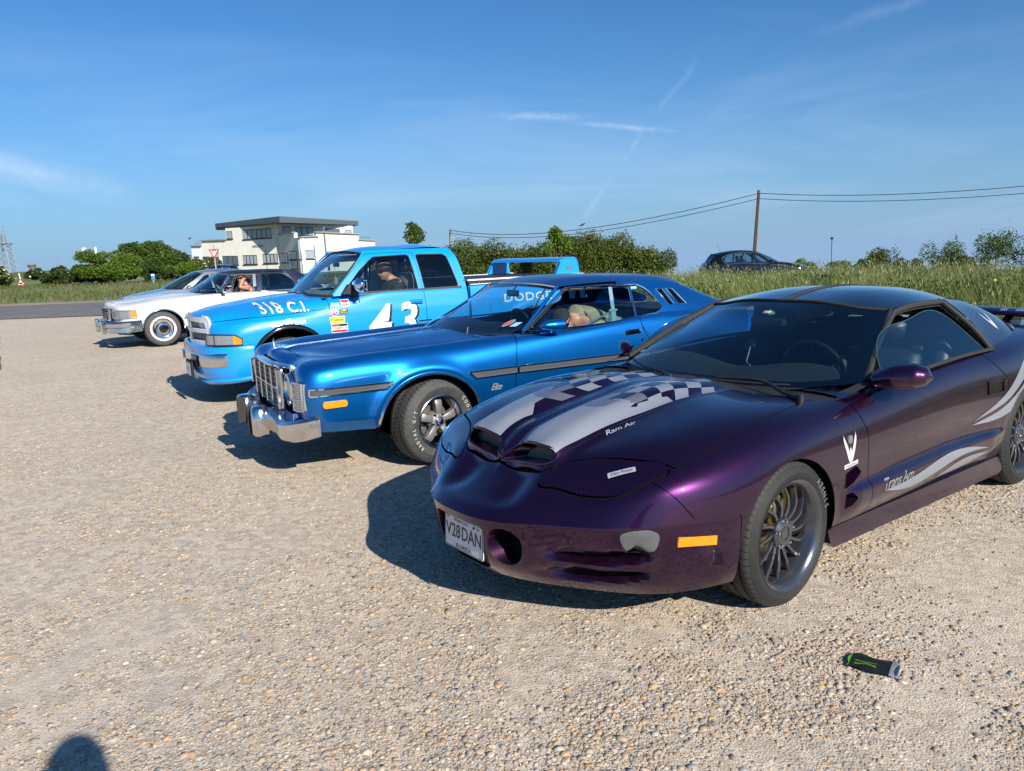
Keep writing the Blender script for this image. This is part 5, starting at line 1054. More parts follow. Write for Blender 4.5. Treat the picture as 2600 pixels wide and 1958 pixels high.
rb = [[(-2.22,0,1.69),(-2.27,0,1.45),(-2.30,0,1.17)],[(-2.20,.69,1.69),(-2.27,.84,1.45),(-2.31,.945,1.17)]]; v, q = patch(rb, .06, mv=False); (p1, q1) = iso(v, q, -cond(v[:, 2] > 0, sdf(v[:, 1:], [(-.1, 1.26), (.62, 1.26), (.55, 1.58), (-.1, 1.58)]))); mk('cab_back', *both((p1, q1)), P_TR, tk); mk('rear_window', [(-2.27,-.62,1.25),(-2.27,.62,1.25),(-2.235,.55,1.59),(-2.235,-.55,1.59)], [(0, 1, 2, 3)], G_CL, tk, False)
# grille surround, lamps, bumper
WPL = mat('white_gloss', (.78, .79, .80), .3, coat=.6)
gx = lambda yy, zz: .895 - .115 * (abs(yy) / .62) ** 2.2 - (1.0 - zz) * .08 + .018
outer = rrect(1.26, .315, .05, c=(0, .850)); ho = [[(s * .045, .865), (s * .045, .968), (s * .55, .950), (s * .57, .865)][::1] for s in (1, -1)] + [[(s * .045, .728), (s * .045, .835), (s * .572, .835), (s * .565, .728)] for s in (1, -1)]
Vq, Fq = subdiv2d(*fill2d(outer, ho), .08); gs = empty('grille', (0, 0, 0), 0, tk)
mk('grille_surround', [(gx(a, b) + .02, a, b) for a, b in Vq], Fq, WPL, gs, True)
gm = MB(); gm.tube([(gx(a, b) + .008, a, b) for a, b in outer], .016, 8, True)
for h_ in ho: Pn = np.concatenate([np.linspace(c, d, 6)[:-1] for c, d in zip(np.array(h_), np.roll(h_, -1, 0))]); gm.tube([(gx(a, b) + .012, a, b) for a, b in Pn], .010, 6, True)
gm.build('surround_edge', WPL, gs); MB().tube([(gx(0, b) + .034, 0, b) for b in np.linspace(.97, 1.0, 4)], .018, 6).build('centre_spear', ALU, gs)
Vq, Fq = subdiv2d(*fill2d(rrect(1.2, .27, .03, c=(0, .85))), .1); mk('grille_mesh', [(gx(a, b) - .02, a, b) for a, b in Vq], Fq, MATS['black_mesh'], gs)
RAMG = mat('badge_silver', (.35, .35, .36), .35, .8); RTB = mat('badge_blue', (.05, .2, .6), .4)
mk('badge', *(lambda t: ([(gx(.50, .90) + .0, .49 + u, .905 + v_) for u, v_ in np.array([(-.03,.03),(-.035,.0),(-.02,-.03),(.0,-.045),(.02,-.03),(.035,.0),(.03,.03),(.015,.015),(-.015,.015)])], [tuple(range(9))]))(0), RAMG, gs, False)
tv, tf = text2d('R/T', .055, .008, .4); mk('badge', [(gx(.47, .79) + .002, .46 + u, .79 + v_) for u, v_ in tv], tf, RTB, gs, False)
for s in (1, -1):
    hl = empty('headlamp', (0, 0, 0), 0, tk); P = [(.855, s * .655), (.84, s * .75), (.77, s * .85), (.67, s * .935), (.60, s * .965), (.53, s * .985)]
    zt_ = lambda a: np.interp(a, [.53, .60, .70, .86], [.775, .815, .825, .825]); zb_ = .705
    def strip_(Q, nm, m_): mk(nm, [(a + .006, b + s * .004, c) for a, b in Q for c in (zb_, float(zt_(a)))], [(2 * i, 2 * i + 2, 2 * i + 3, 2 * i + 1) for i in range(len(Q) - 1)], m_, hl, False)
    strip_(P[:3] + [(.69, s * .92)], 'lens', LENS); strip_([(.69, s * .92), (.62, s * .96)], 'lens', LENS); strip_([(.62, s * .96), P[5]], 'indicator', AMB)
    MB().tube([(a + .006, b + s * .004, zb_) for a, b in P] + [(a + .006, b + s * .004, float(zt_(a))) for a, b in P[::-1]], .008, 6, True).tube([(.80, s * .82, zb_), (.80, s * .82, .825)], .006).build('bezel', BLK, hl)
bq = [(.965, 0, .26, .695), (.955, .30, .26, .695), (.92, .58, .26, .695), (.82, .82, .27, .695), (.66, .955, .28, .695), (.50, 1.005, .295, .693), (.42, 1.01, .30, .692)]
prof = [(-.12, .0), (-.05, -.01), (-.02, .06), (-.035, .12), (-.012, .20), (0, .40), (.004, .74), (-.006, .83), (-.002, .90), (-.015, .975), (-.06, 1.0), (-.16, 1.0)]
bmp = sweepbar(dense(mirpath(bq), 90), P_TR, tk, 'bumper', prof)
bc_ = [(.968, 0, .455, .60), (.958, .30, .455, .60), (.925, .56, .455, .605), (.845, .78, .455, .612), (.74, .905, .465, .615), (.70, .932, .47, .615)]
sweepbar(dense(mirpath(bc_), 60), CHRP, bmp, 'chrome_band', [(-.02, 0), (.006, .02), (.010, .5), (.008, .88), (-.004, 1.0), (-.03, 1.0)])
for s in (1, -1):
    for k in range(6): MB().add(*tube([(.945 - (abs(a) / .6) ** 2 * .035 + .032, s * a, .475 + .018 * k) for a in np.linspace(.27, .52, 6)], .0035, 4)).build('slot_bar', CHR, bmp) if k < 0 else 0
    sl = MB(); sl.add([(.958 - (a / .6) ** 2 * .038 + .026, s * a, c) for a in (.27, .40, .52) for c in (.472, .585)], [(0, 2, 3, 1), (2, 4, 5, 3)]); sl.build('bumper_slot', BLK, bmp); sb = MB()
    for k in range(5): sb.tube([(.966 - (a / .6) ** 2 * .038 + .022, s * a, .488 + .020 * k) for a in (.27, .40, .52)], .0035, 4)
    sb.build('slot_bars', CHR, bmp)
pl = empty('number_plate', (1.0, .27, .415), 0, tk); MB().box((0, 0, 0), (.03, .36, .20), bev=.012).build('plate_holder', BLK, pl); MB().box((.017, -.02, 0), (.005, .28, .145), bev=.002).build('plate', PW, pl); tv, tf = text2d('TEXAS', .05, .006); mk('lettering', [(.0205, -.02 + u, v_) for u, v_ in tv], tf, mat('faint_plate_ink', (.25, .27, .32), .5), pl, False)
# bed
def bedrow(x, e=0): return [(x,.90,.45),(x,.975,.56),(x,1.0,.72),(x,1.005,.86),(x,1.0,1.0),(x,.985,1.15),(x,.965,1.205),(x,.90,1.212)]
v, q = patch([bedrow(a) for a in (-2.345, -2.8, -3.4, -4.0)] + [[(-4.28,.88,.45),(-4.28,.955,.56),(-4.28,.975,.72),(-4.28,.98,.86),(-4.28,.975,1.0),(-4.28,.96,1.15),(-4.28,.94,1.205),(-4.28,.88,1.212)]], .03)
fl_ = np.exp(-((np.hypot(v[:, 0] + 3.3, (v[:, 2] - .44)) - .47) / .04) ** 2) * .02; v[:, 1] += np.where(v[:, 1] > .9, fl_, 0)
v, q = archcut(v, q, -3.30, .44, .43, rz=.42); bdB = BVHTree.FromPolygons([tuple(a) for a in v], q); mk('bed_side', v, q, P_TR, tk, angle=50); mk('bed_side', *mir(v, q), P_TR, tk, angle=50)
archtrim(tk, bdB, -3.30, .44, .43, .42, .022, CHR, zmin=.5, sq=(.5, 1.2)); well(tk, -3.30, .97, .435, .42)
MB().box((-3.31, 0, .55), (1.92, 1.8, .06)).box((-2.36, 0, .85), (.04, 1.9, .7)).box((-4.27, 0, .85), (.05, 1.88, .72), bev=.02).build('bed_floor', P_TR, tk)
for s in (1, -1): MB().box((-3.25, s * .955, 1.262), (1.86, .07, .028), bev=.01).build('bed_rail', WPL, tk); MB().box((-3.25, s * .945, 1.229), (1.84, .05, .04)).build('rail_gap', BLK, tk); MB().box((-3.28, s * .97, 1.209), (1.86, .05, .014), bev=.005).build('bed_rail_cap', WPL, tk)
MB().box((-3.2, 0, 1.255), (1.85, 1.84, .02)).build('bed_cover', BLK, tk)
MB().box((-2.485, .985, 1.225), (.03, .015, .035), bev=.005).tube([(-2.475, .985, 1.24), (-2.475, .985, 1.26), (-2.495, .985, 1.26), (-2.495, .985, 1.24)], .004, 5).build('padlock', ALUP, tk)
# hoop wing
wg = empty('rear_wing', (0, 0, 0), 0, tk); FN = [(-3.70, 1.27), (-3.80, 1.445), (-3.84, 1.475), (-4.00, 1.500), (-4.045, 1.485), (-4.075, 1.43), (-4.10, 1.27)]
for s in (1, -1): MB().prism(FN, s * .90, s * .965).build('wing_fin', P_TR, wg, angle=30); MB().tube([(a, s * .965, b) for a, b in FN], .008, 6).build('fin_edge', P_TR, wg)
MB().prism([(-3.78, 1.445), (-3.82, 1.475), (-3.92, 1.498), (-4.02, 1.505), (-4.05, 1.49), (-4.02, 1.47), (-3.9, 1.455)], -.93, .93).build('wing_blade', P_TR, wg, angle=30)
for s in (1, -1): mk('wing_badge', [(-3.93 - u, s * .969, 1.36 + v_) for u, v_ in ((-.05,.01),(-.02,.035),(.0,.02),(.03,.04),(.055,.0),(.03,-.03),(.01,-.01),(-.03,-.03))], [tuple(range(8))], RAMG, wg, False)
# lettering on the flank
D_ = (0, -1, 0); BLD = mat('black_decal', (.01, .01, .012), .4, coat=.3); RED = mat('red_decal', (.62, .03, .04), .4, coat=.3); YLW = mat('yellow_decal', (.80, .68, .05), .4, coat=.3); LYL = mat('lemon_lettering', (.75, .80, .10), .4, coat=.3)
def dk(nm, s, size, x0, z0, m_, bold=.0, shear=0, sp=1., sl=0., off=.003, sx=1., par=None, B=None):
    v_, f_ = text2d(s, size, bold, shear, sp); v_ = v_ * [sx, 1]; decal(nm, (v_, f_), side(x0, z0, sl), D_, B or tkB, m_, par or tkbody, off, .025, 1.)
def plate_(x0, z0, w_, h_, m_, off=.002, par=None, r=.006, sl=0.): decal('sticker', fill2d(rrect(w_, h_, r)), side(x0, z0, sl), D_, tkB, m_, par or tdL, off, .06, 1.)
dk('lettering', '318 C.I.', .155, .005, 1.062, BLD, .022, 0, 1.05, off=.005, par=tkhood, sx=1.02); dk('lettering', '318 C.I.', .155, .012, 1.068, WHITE, .020, 0, 1.05, off=.010, par=tkhood, sx=1.02)
dk('lettering', 'GOOD', .066, .100, .893, WHITE, .012, .15, 1.05, sx=1.15); dk('lettering', 'YEAR', .066, -.093, .900, WHITE, .012, .15, 1.05, sx=1.15)
decal('winged_foot', fill2d([(-.03,.045),(.03,.048),(.01,.03),(.028,.03),(.008,.012),(.02,.008),(-.002,-.015),(.0,-.035),(-.03,-.042),(-.012,-.03),(-.014,-.005),(-.022,.012),(-.012,.02),(-.03,.03)]), side(.008, .902), D_, tkB, WHITE, tkbody, .003, .06, 1.)
num = lambda s, o, m_, dx, dz: decal('door_number', (lambda t: (t[0] * [.95, 1], t[1]))(text2d(s, .60, .020, .18, 1.)), side(o + dx, .800 + dz), D_, tkB, m_, tdL, .002 if m_ is BLD else .004, .08, 1.)
for s, o in (('4', -1.065), ('3', -1.425)): num(s, o, BLD, -.028, -.012); num(s, o, WHITE, 0, 0)
dk('sticker', 'JEGS', .050, -.550, 1.072, YLW, .012, .3, 1.05, off=.004, par=tdL)
plate_(-.677, 1.086, .098, .078, WHITE); plate_(-.677, 1.108, .09, .026, RED, .004); plate_(-.677, 1.062, .09, .02, RED, .004); dk('sticker', 'Holley', .030, -.677, 1.085, BLD, .004, 0, .95, off=.005, par=tdL)
dec_e = lambda a, b, m_, off: decal('sticker', fill2d([(a * math.cos(t), b * math.sin(t)) for t in np.linspace(0, 2 * PI, 28, endpoint=False)]), side(-.522, .984), D_, tkB, m_, tdL, off, .06, 1.)
dec_e(.055, .036, WHITE, .002); dec_e(.050, .031, RED, .004); dk('sticker', 'STP', .042, -.522, .984, WHITE, .008, 0, 1, off=.006, par=tdL)
plate_(-.648, .988, .100, .066, BLD); dk('sticker', 'LMC', .036, -.648, 1.001, YLW, .006, 0, 1.1, off=.005, par=tdL); dk('sticker', 'TRUCK', .026, -.648, .970, YLW, .004, 0, 1.05, off=.005, par=tdL)
plate_(-.557, .897, .180, .078, YLW); dk('sticker', 'Prestone', .048, -.557, .897, BLD, .006, 0, .88, off=.004, par=tdL)
plate_(-.577, .798, .200, .105, WHITE); plate_(-.532, .833, .10, .026, RED, .004); plate_(-.622, .833, .10, .026, BLD, .004); plate_(-.622, .765, .10, .026, RED, .004); plate_(-.532, .765, .10, .026, RED, .004); dk('sticker', 'CHAMPION', .036, -.577, .799, BLD, .004, 0, 1., off=.005, par=tdL)
dk('lettering', 'DODGE', .150, -3.21, 1.00, WHITE, .014, 0, 1.1, B=bdB, par=tk, sx=1.35)
MB().tube([p + Vector((0, -.002, 0)) for p in project([(-2.715 + .09 * math.cos(a), 1.5, .90 + .10 * math.sin(a)) for a in np.linspace(0, 2 * PI, 30, endpoint=False)], D_, bdB, 0, 1.)], .003, 5, True).build('fuel_flap', BLK, tk)
hd = empty('door_handle', (-1.585, 1.004, 1.045), 0, tdL); MB().box((0, 0, 0), (.16, .012, .05), bev=.012).build('handle_cup', P_TR, hd); MB().box((0, .012, .004), (.13, .012, .022), bev=.005).build('handle_bar', P_TR, hd)
for s in (1, -1):
    mo = MB().box((-.80, s * 1.135, 1.285), (.11, .23, .165), bev=.045).build('mirror', CHR, tk, angle=70); MB().box((-.865, s * 1.135, 1.285), (.01, .19, .13), bev=.004).build('mirror_glass', ALUP, mo); MB().prism([(-.64, 1.19), (-.72, 1.30), (-.80, 1.30), (-.84, 1.19)], s * .945, s * 1.03).box((-.80, s * 1.02, 1.215), (.10, .14, .05), bev=.015).build('mirror_arm', BLK, mo)
MB().tube([(-.263, -.85, 1.10), (-.26, -.85, 1.30), (-.25, -.85, 1.76)], .0035, 5).build('aerial', BLK, tk)
MB().tube(curve([(-.42, .30, 1.205), (-.44, 0, 1.21), (-.47, -.28, 1.215)], 10), .010, 5).tube([(-.36, .42, 1.19), (-.42, .2, 1.215), (-.43, .05, 1.215)], .010).build('wiper', BLK, tk)
# cab interior
GRY = mat('grey_trim', (.06, .062, .068), .7)
fz = mat('pale_blue_fleece', (.32, .50, .55), .95, fn=lambda t, b: bump(t, b, t.noise(obj_co(t), 60, 5, .7), .012, 1.))
mk('dash_cover', *both(patch([[(-.40,0,1.17),(-.55,0,1.195),(-.75,0,1.20),(-.85,0,1.12)],[(-.44,.4,1.16),(-.60,.4,1.20),(-.78,.4,1.205),(-.86,.4,1.12)],[(-.60,.76,1.15),(-.68,.76,1.175),(-.80,.76,1.18),(-.88,.76,1.10)]], .04, mu=True)), fz, tk)
MB().box((-.95, 0, .9), (.12, 1.6, .5), bev=.03).box((-1.5, .92, .9), (1.5, .05, .6)).box((-1.5, -.92, .9), (1.5, .05, .6)).box((-1.5, 0, .55), (1.6, 1.7, .05)).build('cabin_tub', GRY, tk)
sb = MB()
for yy in (.45, -.45): sb.box((-1.35, yy, .86), (.50, .56, .16), bev=.05).box((-1.68, yy, 1.14), (.15, .54, .56), bev=.05, ry=-.14).box((-1.73, yy, 1.46), (.11, .28, .16), bev=.045)
sb.build('front_seat', CLOTHG, tk, angle=60); MB().tube([(-1.0 + .06 * math.sin(a), .45 + .19 * math.cos(a), 1.12 + .17 * math.sin(a)) for a in np.linspace(0, 2 * PI, 28, endpoint=False)], .013, 8, True).box((-.99, .45, 1.12), (.05, .15, .1), bev=.02).build('steering_wheel', GRY, tk)
MB().box((-.92, .02, 1.53), (.03, .20, .06), bev=.012).build('rear_view_mirror', BLK, tk)
MB().tube([(-.90, .02, 1.50), (-.90, .02, 1.37)], .003, 4).lathe([(0, .0), (.008, 0), (.010, -.02), (.022, -.03), (.024, -.05), (.034, -.10), (.032, -.11), (0, -.11)], 12, c=(-.90, .02, 1.385)).build('hanging_tassel', mat('straw', (.55, .45, .22), .9), tk)
MB().box((-.86, -.10, 1.50), (.02, .06, .09), bev=.01).build('phone_mount', BLK, tk)
for a in ((0, .895), (-3.30, .90)): wheel_tr(tk, (a[0], a[1] - .01, .365)); wheel_tr(tk, (a[0], -a[1] + .01, .365), 0, -1)
# ================================================================== cream seventies saloon and the cars beyond it
def classic(name, loc, rz, P, roofm, label, hub=wheel_ca, full=True):
    e = empty(name, loc, rz, label=label, cat='car', group=None)
    S = [
     [(.80,0,.40),(.82,0,.50),(.83,0,.62),(.84,0,.76),(.86,0,.80),(.86,0,.86),(.83,0,.893),(.72,0,.905),(.55,0,.925),(.40,0,.94)],
     [(.80,.2,.40),(.82,.2,.50),(.83,.2,.62),(.835,.2,.76),(.85,.2,.80),(.85,.2,.855),(.82,.2,.89),(.68,.14,.91),(.5,.08,.93),(.32,0,.945)],
     [(.79,.41,.40),(.80,.41,.50),(.80,.41,.62),(.80,.41,.76),(.80,.41,.80),(.79,.41,.845),(.76,.40,.878),(.60,.30,.905),(.42,.15,.935),(.22,0,.955)],
     [(.76,.70,.42),(.77,.70,.50),(.77,.70,.62),(.77,.70,.74),(.76,.70,.79),(.73,.70,.825),(.66,.69,.852),(.48,.50,.89),(.28,.25,.945),(.10,0,.968)],
     [(.62,.93,.42),(.63,.945,.50),(.63,.95,.62),(.63,.95,.74),(.62,.94,.79),(.58,.90,.825),(.48,.84,.858),(.30,.62,.905),(.12,.3,.96),(-.02,0,.982)],
     [(.42,.97,.40),(.42,.99,.50),(.42,.995,.62),(.42,.995,.74),(.42,.985,.80),(.38,.94,.845),(.28,.87,.875),(.12,.65,.93),(-.05,.3,.975),(-.15,0,.995)],
     [(-.02,.96,.36),(-.02,.99,.48),(-.02,1.0,.62),(-.02,1.0,.75),(-.02,.99,.82),(-.03,.945,.868),(-.08,.88,.90),(-.2,.66,.96),(-.32,.33,1.0),(-.40,0,1.01)],
     [(-.85,.94,.28),(-.85,.98,.42),(-.85,1.0,.60),(-.85,1.0,.76),(-.85,.99,.85),(-.85,.965,.92),(-.85,.91,.955),(-.85,.7,.975),(-.82,.35,1.0),(-.80,0,1.01)],
     [(-1.9,.94,.28),(-1.9,.98,.42),(-1.9,1.0,.60),(-1.9,1.0,.76),(-1.9,.995,.86),(-1.9,.98,.93),(-1.9,.945,.965),(-1.9,.7,.97),(-1.9,.35,.97),(-1.9,0,.97)],
     [(-3.0,.94,.30),(-3.0,.98,.42),(-3.0,1.0,.60),(-3.0,1.0,.76),(-3.0,.99,.86),(-3.0,.96,.93),(-3.0,.90,.97),(-3.0,.7,.975),(-3.0,.35,.98),(-3.0,0,.98)],
     [(-4.1,.90,.40),(-4.1,.93,.48),(-4.1,.95,.60),(-4.1,.95,.74),(-4.1,.94,.82),(-4.1,.90,.88),(-4.1,.82,.91),(-4.1,.6,.93),(-4.1,.3,.94),(-4.1,0,.94)],
     [(-4.42,0,.42),(-4.44,0,.50),(-4.45,0,.60),(-4.45,0,.72),(-4.44,0,.80),(-4.42,0,.86),(-4.38,0,.89),(-4.3,0,.91),(-4.25,0,.92),(-4.2,0,.92)]]
    G = skin(S, .03, creases=(3,)); V = G.reshape(-1, 3).copy(); F = [tuple(f) for f in gfaces(*G.shape[:2]).tolist()]; x, y, z = V.T
    V[:, 2] += np.where(z > .8, np.exp(-((y - np.interp(x, [-.8, .8], [.55, .38])) / .05) ** 2) * .012 * sm(x, -.8, -.3), 0)
    V, F = archcut(V, F, -.02, .345, .385, rz=.375); V, F = archcut(V, F, -2.95, .33, .37, rz=.30)
    cabp = [(-.75, -.1), (-.80, .4), (-1.0, .75), (-1.18, .88), (-1.9, .93), (-3.0, .88), (-3.3, .7), (-3.4, -.1)]
    V, F = iso(V, F, -cond(V[:, 2] > .88, sdf(V[:, :2], cabp))); B = BVHTree.FromPolygons([tuple(v) for v in both((V, F))[0]], both((V, F))[1])
    doors = []
    for lo, hi in ((-.865, -1.975), (-1.985, -2.72)):
        D = [(lo, 1.1), (lo, .90), (lo + .05, .72), (lo, .30), (hi + .08, .30), (hi, .6), (hi, 1.1)]
        (dv, df), (V, F) = gapcut(V, F, cond(V[:, 1] > .7, sdf(V[:, [0, 2]], D)), .003); doors.append(mk('door', dv, df, P, e, angle=50)); mk('door', *mir(dv, df), P, e, angle=50)
    (hV, hF), (V, F) = gapcut(V, F, cond(V[:, 2] > .85, sdf(V[:, :2], [(.78, -.1), (.77, .40), (.6, .60), (-.2, .80), (-.82, .84), (-.98, .74), (-.76, .4), (-.72, -.1)])), .003)
    mk('body', *both((V, F)), P, e, weld=1e-5, angle=45); mk('hood', *both((hV, hF)), P, e, weld=1e-5, angle=45)
    MB().box((-1.8, 0, .28), (4.6, 1.7, .03)).box((.2, 0, .55), (.9, 1.1, .4)).box((-.85, 0, .6), (.05, 1.8, .6)).box((-3.7, 0, .6), (1., 1.5, .5)).build('underbody', WELL, e)
    well(e, -.02, .97, .39, .345); well(e, -2.95, .97, .38, .33); archtrim(e, B, -.02, .345, .385, .375, .014, CHR, zmin=.36, sq=(.6, 1))
    # front
    gm = MB(); gm.tube([(.845, a, b) for a, b in rrect(.82, .24, .02, c=(0, .655))], .016, 6, True)
    for i in range(12): gm.box((.86, -.37 + .067 * i, .655), (.05, .010, .23))
    for j in range(5): gm.box((.855, 0, .565 + .045 * j), (.045, .80, .008))
    gm.build('grille', CHR, e); MB().box((.835, 0, .655), (.02, .8, .24)).build('grille_back', WELL, e)
    sweepbar(dense(mirpath([(.865, 0, .775, .80), (.855, .2, .775, .80), (.815, .42, .77, .79)]), 20), CHR, e, 'header_trim', d=.05)
    for s in (1, -1):
        h = empty('headlamp', (0, 0, 0), 0, e); Q = [(.80, s * .45), (.785, s * .70), (.73, s * .85), (.60, s * .972), (.55, s * .985), (.45, s * 1.0)]
        def seg_(P_, m_, nm, z0=.600, z1=.742): mk(nm, [(a + .006, b + s * .004, c) for a, b in P_ for c in (z0, z1)], [(2 * i, 2 * i + 2, 2 * i + 3, 2 * i + 1) for i in range(len(P_) - 1)], m_, h, False)
        seg_(Q[:2], LENS, 'lens'); seg_(Q[1:4], LENS, 'lens'); seg_(Q[3:5], LENS, 'lens'); seg_([(.555, s * .988), Q[5]], AMB, 'indicator', .612, .735)
        MB().tube([(a + .01, b + s * .006, .592) for a, b in Q] + [(a + .01, b + s * .006, .75) for a, b in Q[::-1]], .010, 6, True).tube([(.795, s * .70, .60), (.795, s * .70, .74)], .009).build('bezel', CHR, h)
    bq = [(.98, 0, .32, .50), (.98, .3, .32, .50), (.96, .55, .32, .51), (.90, .80, .32, .53), (.78, .96, .32, .54), (.62, 1.015, .325, .545), (.38, 1.02, .33, .55)]
    b_ = sweepbar(dense(mirpath(bq), 60), CHRP, e, 'bumper', [(-.12, .0), (-.03, -.02), (0, .05), (-.004, .40), (-.015, .46), (.004, .54), (.004, .84), (-.02, 1.0), (-.12, .98)])
    for s in (1, -1): MB().box((1.0, s * .42, .42), (.08, .09, .27), bev=.02).build('bumper_guard', CHRP, b_)
    # greenhouse
    w0 = [[(-.76,0,1.0),(-.98,0,1.13),(-1.18,0,1.25),(-1.38,0,1.37)],[(-.82,.4,.995),(-1.03,.38,1.125),(-1.22,.36,1.245),(-1.40,.34,1.365)],[(-1.14,.84,.972),(-1.26,.78,1.10),(-1.37,.72,1.23),(-1.475,.665,1.352)]]
    mk('windscreen', *both(patch(w0, .06, mu=True)), G_WS, e, weld=1e-4)
    r0 = [[(-1.38,0,1.375),(-1.6,0,1.415),(-2.1,0,1.435),(-2.8,0,1.415),(-3.05,0,1.375)],[(-1.40,.34,1.37),(-1.6,.36,1.405),(-2.1,.38,1.425),(-2.8,.38,1.40),(-3.05,.38,1.36)],[(-1.475,.665,1.355),(-1.62,.69,1.372),(-2.1,.71,1.385),(-2.7,.70,1.37),(-3.0,.66,1.33)]]
    mk('roof', *both(patch(r0, .05, mu=True)), roofm, e, weld=1e-4)
    def u3(x, k=0): return [(x, .955, .97), (x, .89, 1.10), (x, .80, 1.24), (x - k, .705, 1.37)]
    v, q = patch([u3(-1.2), u3(-2.0), u3(-2.75), [(-3.2,.93,.975),(-3.17,.86,1.09),(-3.10,.77,1.21),(-3.0,.66,1.335)], [(-3.5,.80,.965),(-3.46,.74,1.03),(-3.38,.68,1.09),(-3.28,.60,1.15)]], .03)
    v, q = iso(v, q, sdf(v[:, [0, 2]], [(-1.16, .96), (-1.50, 1.40), (-4, 1.5), (-4, .9)]))
    W1 = [(-1.205,.985),(-1.475,1.34),(-2.0,1.342),(-2.03,1.32),(-1.955,.978)]; W2 = [(-2.05,.978),(-2.12,1.32),(-2.14,1.34),(-2.66,1.342),(-2.72,1.30),(-2.80,1.15),(-2.79,1.0),(-2.76,.978)]
    UY_ = lambda b: np.interp(b, [.97, 1.10, 1.24, 1.37], [.955, .89, .80, .705])
    for p in (W1, W2): v, q = iso(v, q, -sdf(v[:, [0, 2]], p))
    mk('roof_side', v, q, roofm, e, angle=50); mk('roof_side', *mir(v, q), roofm, e, angle=50)
    for s in (1, -1):
        for i, p in enumerate((W1, W2)):
            Pn = np.concatenate([np.linspace(c, d, 7)[:-1] for c, d in zip(np.array(p), np.roll(p, -1, 0))]); MB().tube([(a, s * (UY_(b) + .004), b) for a, b in Pn], .010, 6, True).build('window_trim', CHR, e)
            if i: Vq, Fq = subdiv2d(*fill2d(p), .15); mk('door_glass', [(a, s * (UY_(b) - .01), b) for a, b in Vq], Fq, G_SD, e)
        MB().tube([(a, s * b, c) for a, b, c in curve(w0[-1], 8)], .016, 6).build('pillar_trim', CHR, e)
        m = MB().box((-1.225, s * 1.09, 1.045), (.08, .15, .10), bev=.02).cyl((-1.23, s * .97, .965), (-1.23, s * 1.08, 1.0), .015).build('mirror', CHR, e)
    MB().tube([(a, b, c) for a, b, c in np.concatenate([(curve([w_[-1] for w_ in w0], 14) * [1, -1, 1])[::-1], curve([w_[-1] for w_ in w0], 14)[1:]])], .012, 6).build('screen_trim', CHR, e)
    mk('rear_window', *both(patch([[(-3.07,0,1.37),(-3.4,0,1.1),(-3.5,0,.97)],[(-3.02,.62,1.33),(-3.32,.62,1.1),(-3.46,.66,.97)]], .1)), G_WS, e)
    TR = NAVY; MB().box((-2.1, 0, .36), (2.4, 1.8, .03)).box((-1.9, .92, .66), (1.8, .04, .6)).box((-1.9, -.92, .66), (1.8, .04, .6)).box((-1.05, 0, .92), (.30, 1.7, .12), bev=.04).box((-3.3, 0, .96), (.4, 1.5, .03)).build('cabin_tub', TR, e)
    sb = MB()
    for yy in (.42, -.42): sb.box((-2.0, yy, .82), (.16, .66, .50), bev=.05, ry=-.15).box((-1.7, yy, .56), (.5, .66, .14), bev=.05)
    sb.build('front_seat', SEATL, e, angle=60); MB().box((-2.9, 0, .82), (.16, 1.4, .45), bev=.05, ry=-.15).build('rear_seat', SEATL, e, angle=60)
    MB().tube([(-1.30 + .05 * math.sin(a), .42 + .19 * math.cos(a), .98 + .16 * math.sin(a)) for a in np.linspace(0, 2 * PI, 20, endpoint=False)], .012, 6, True).build('steering_wheel', WPL, e)
    MB().box((-1.40, 0, 1.29), (.03, .2, .06), bev=.01).build('rear_view_mirror', BLK, e)
    for x_ in (0, -2.95):
        for s in (1, -1): hub(e, (x_, s * .87, .345), 0, s, R=.345)
    return e
CA = classic('cream_saloon', (-7.52, 16.12, .02), 3.752, P_CA, VINYL, 'long cream saloon with navy vinyl roof and whitewall tyres beside the bright blue pickup')
ca_l = lambda lx, ly: (-7.52 + math.cos(3.752) * lx - math.sin(3.752) * ly, 16.12 + math.sin(3.752) * lx + math.cos(3.752) * ly)
PK = classic('pink_saloon', ca_l(-.80, -3.0) + (.0,), 3.752, P_PK, P_PK, 'pale pinkish saloon with raked windscreen half hidden behind the cream saloon')
c, s = math.cos(3.6822), math.sin(3.6822); tk_l = lambda lx, ly: (-3.0078 + c * lx - s * ly, 9.5139 + s * lx + c * ly)
HB = classic('hidden_saloon', tk_l(-.72, -3.05) + (-.06,), 3.6822, P_HB, P_HB, 'dark blue saloon almost hidden between the pickup and the cream saloon')

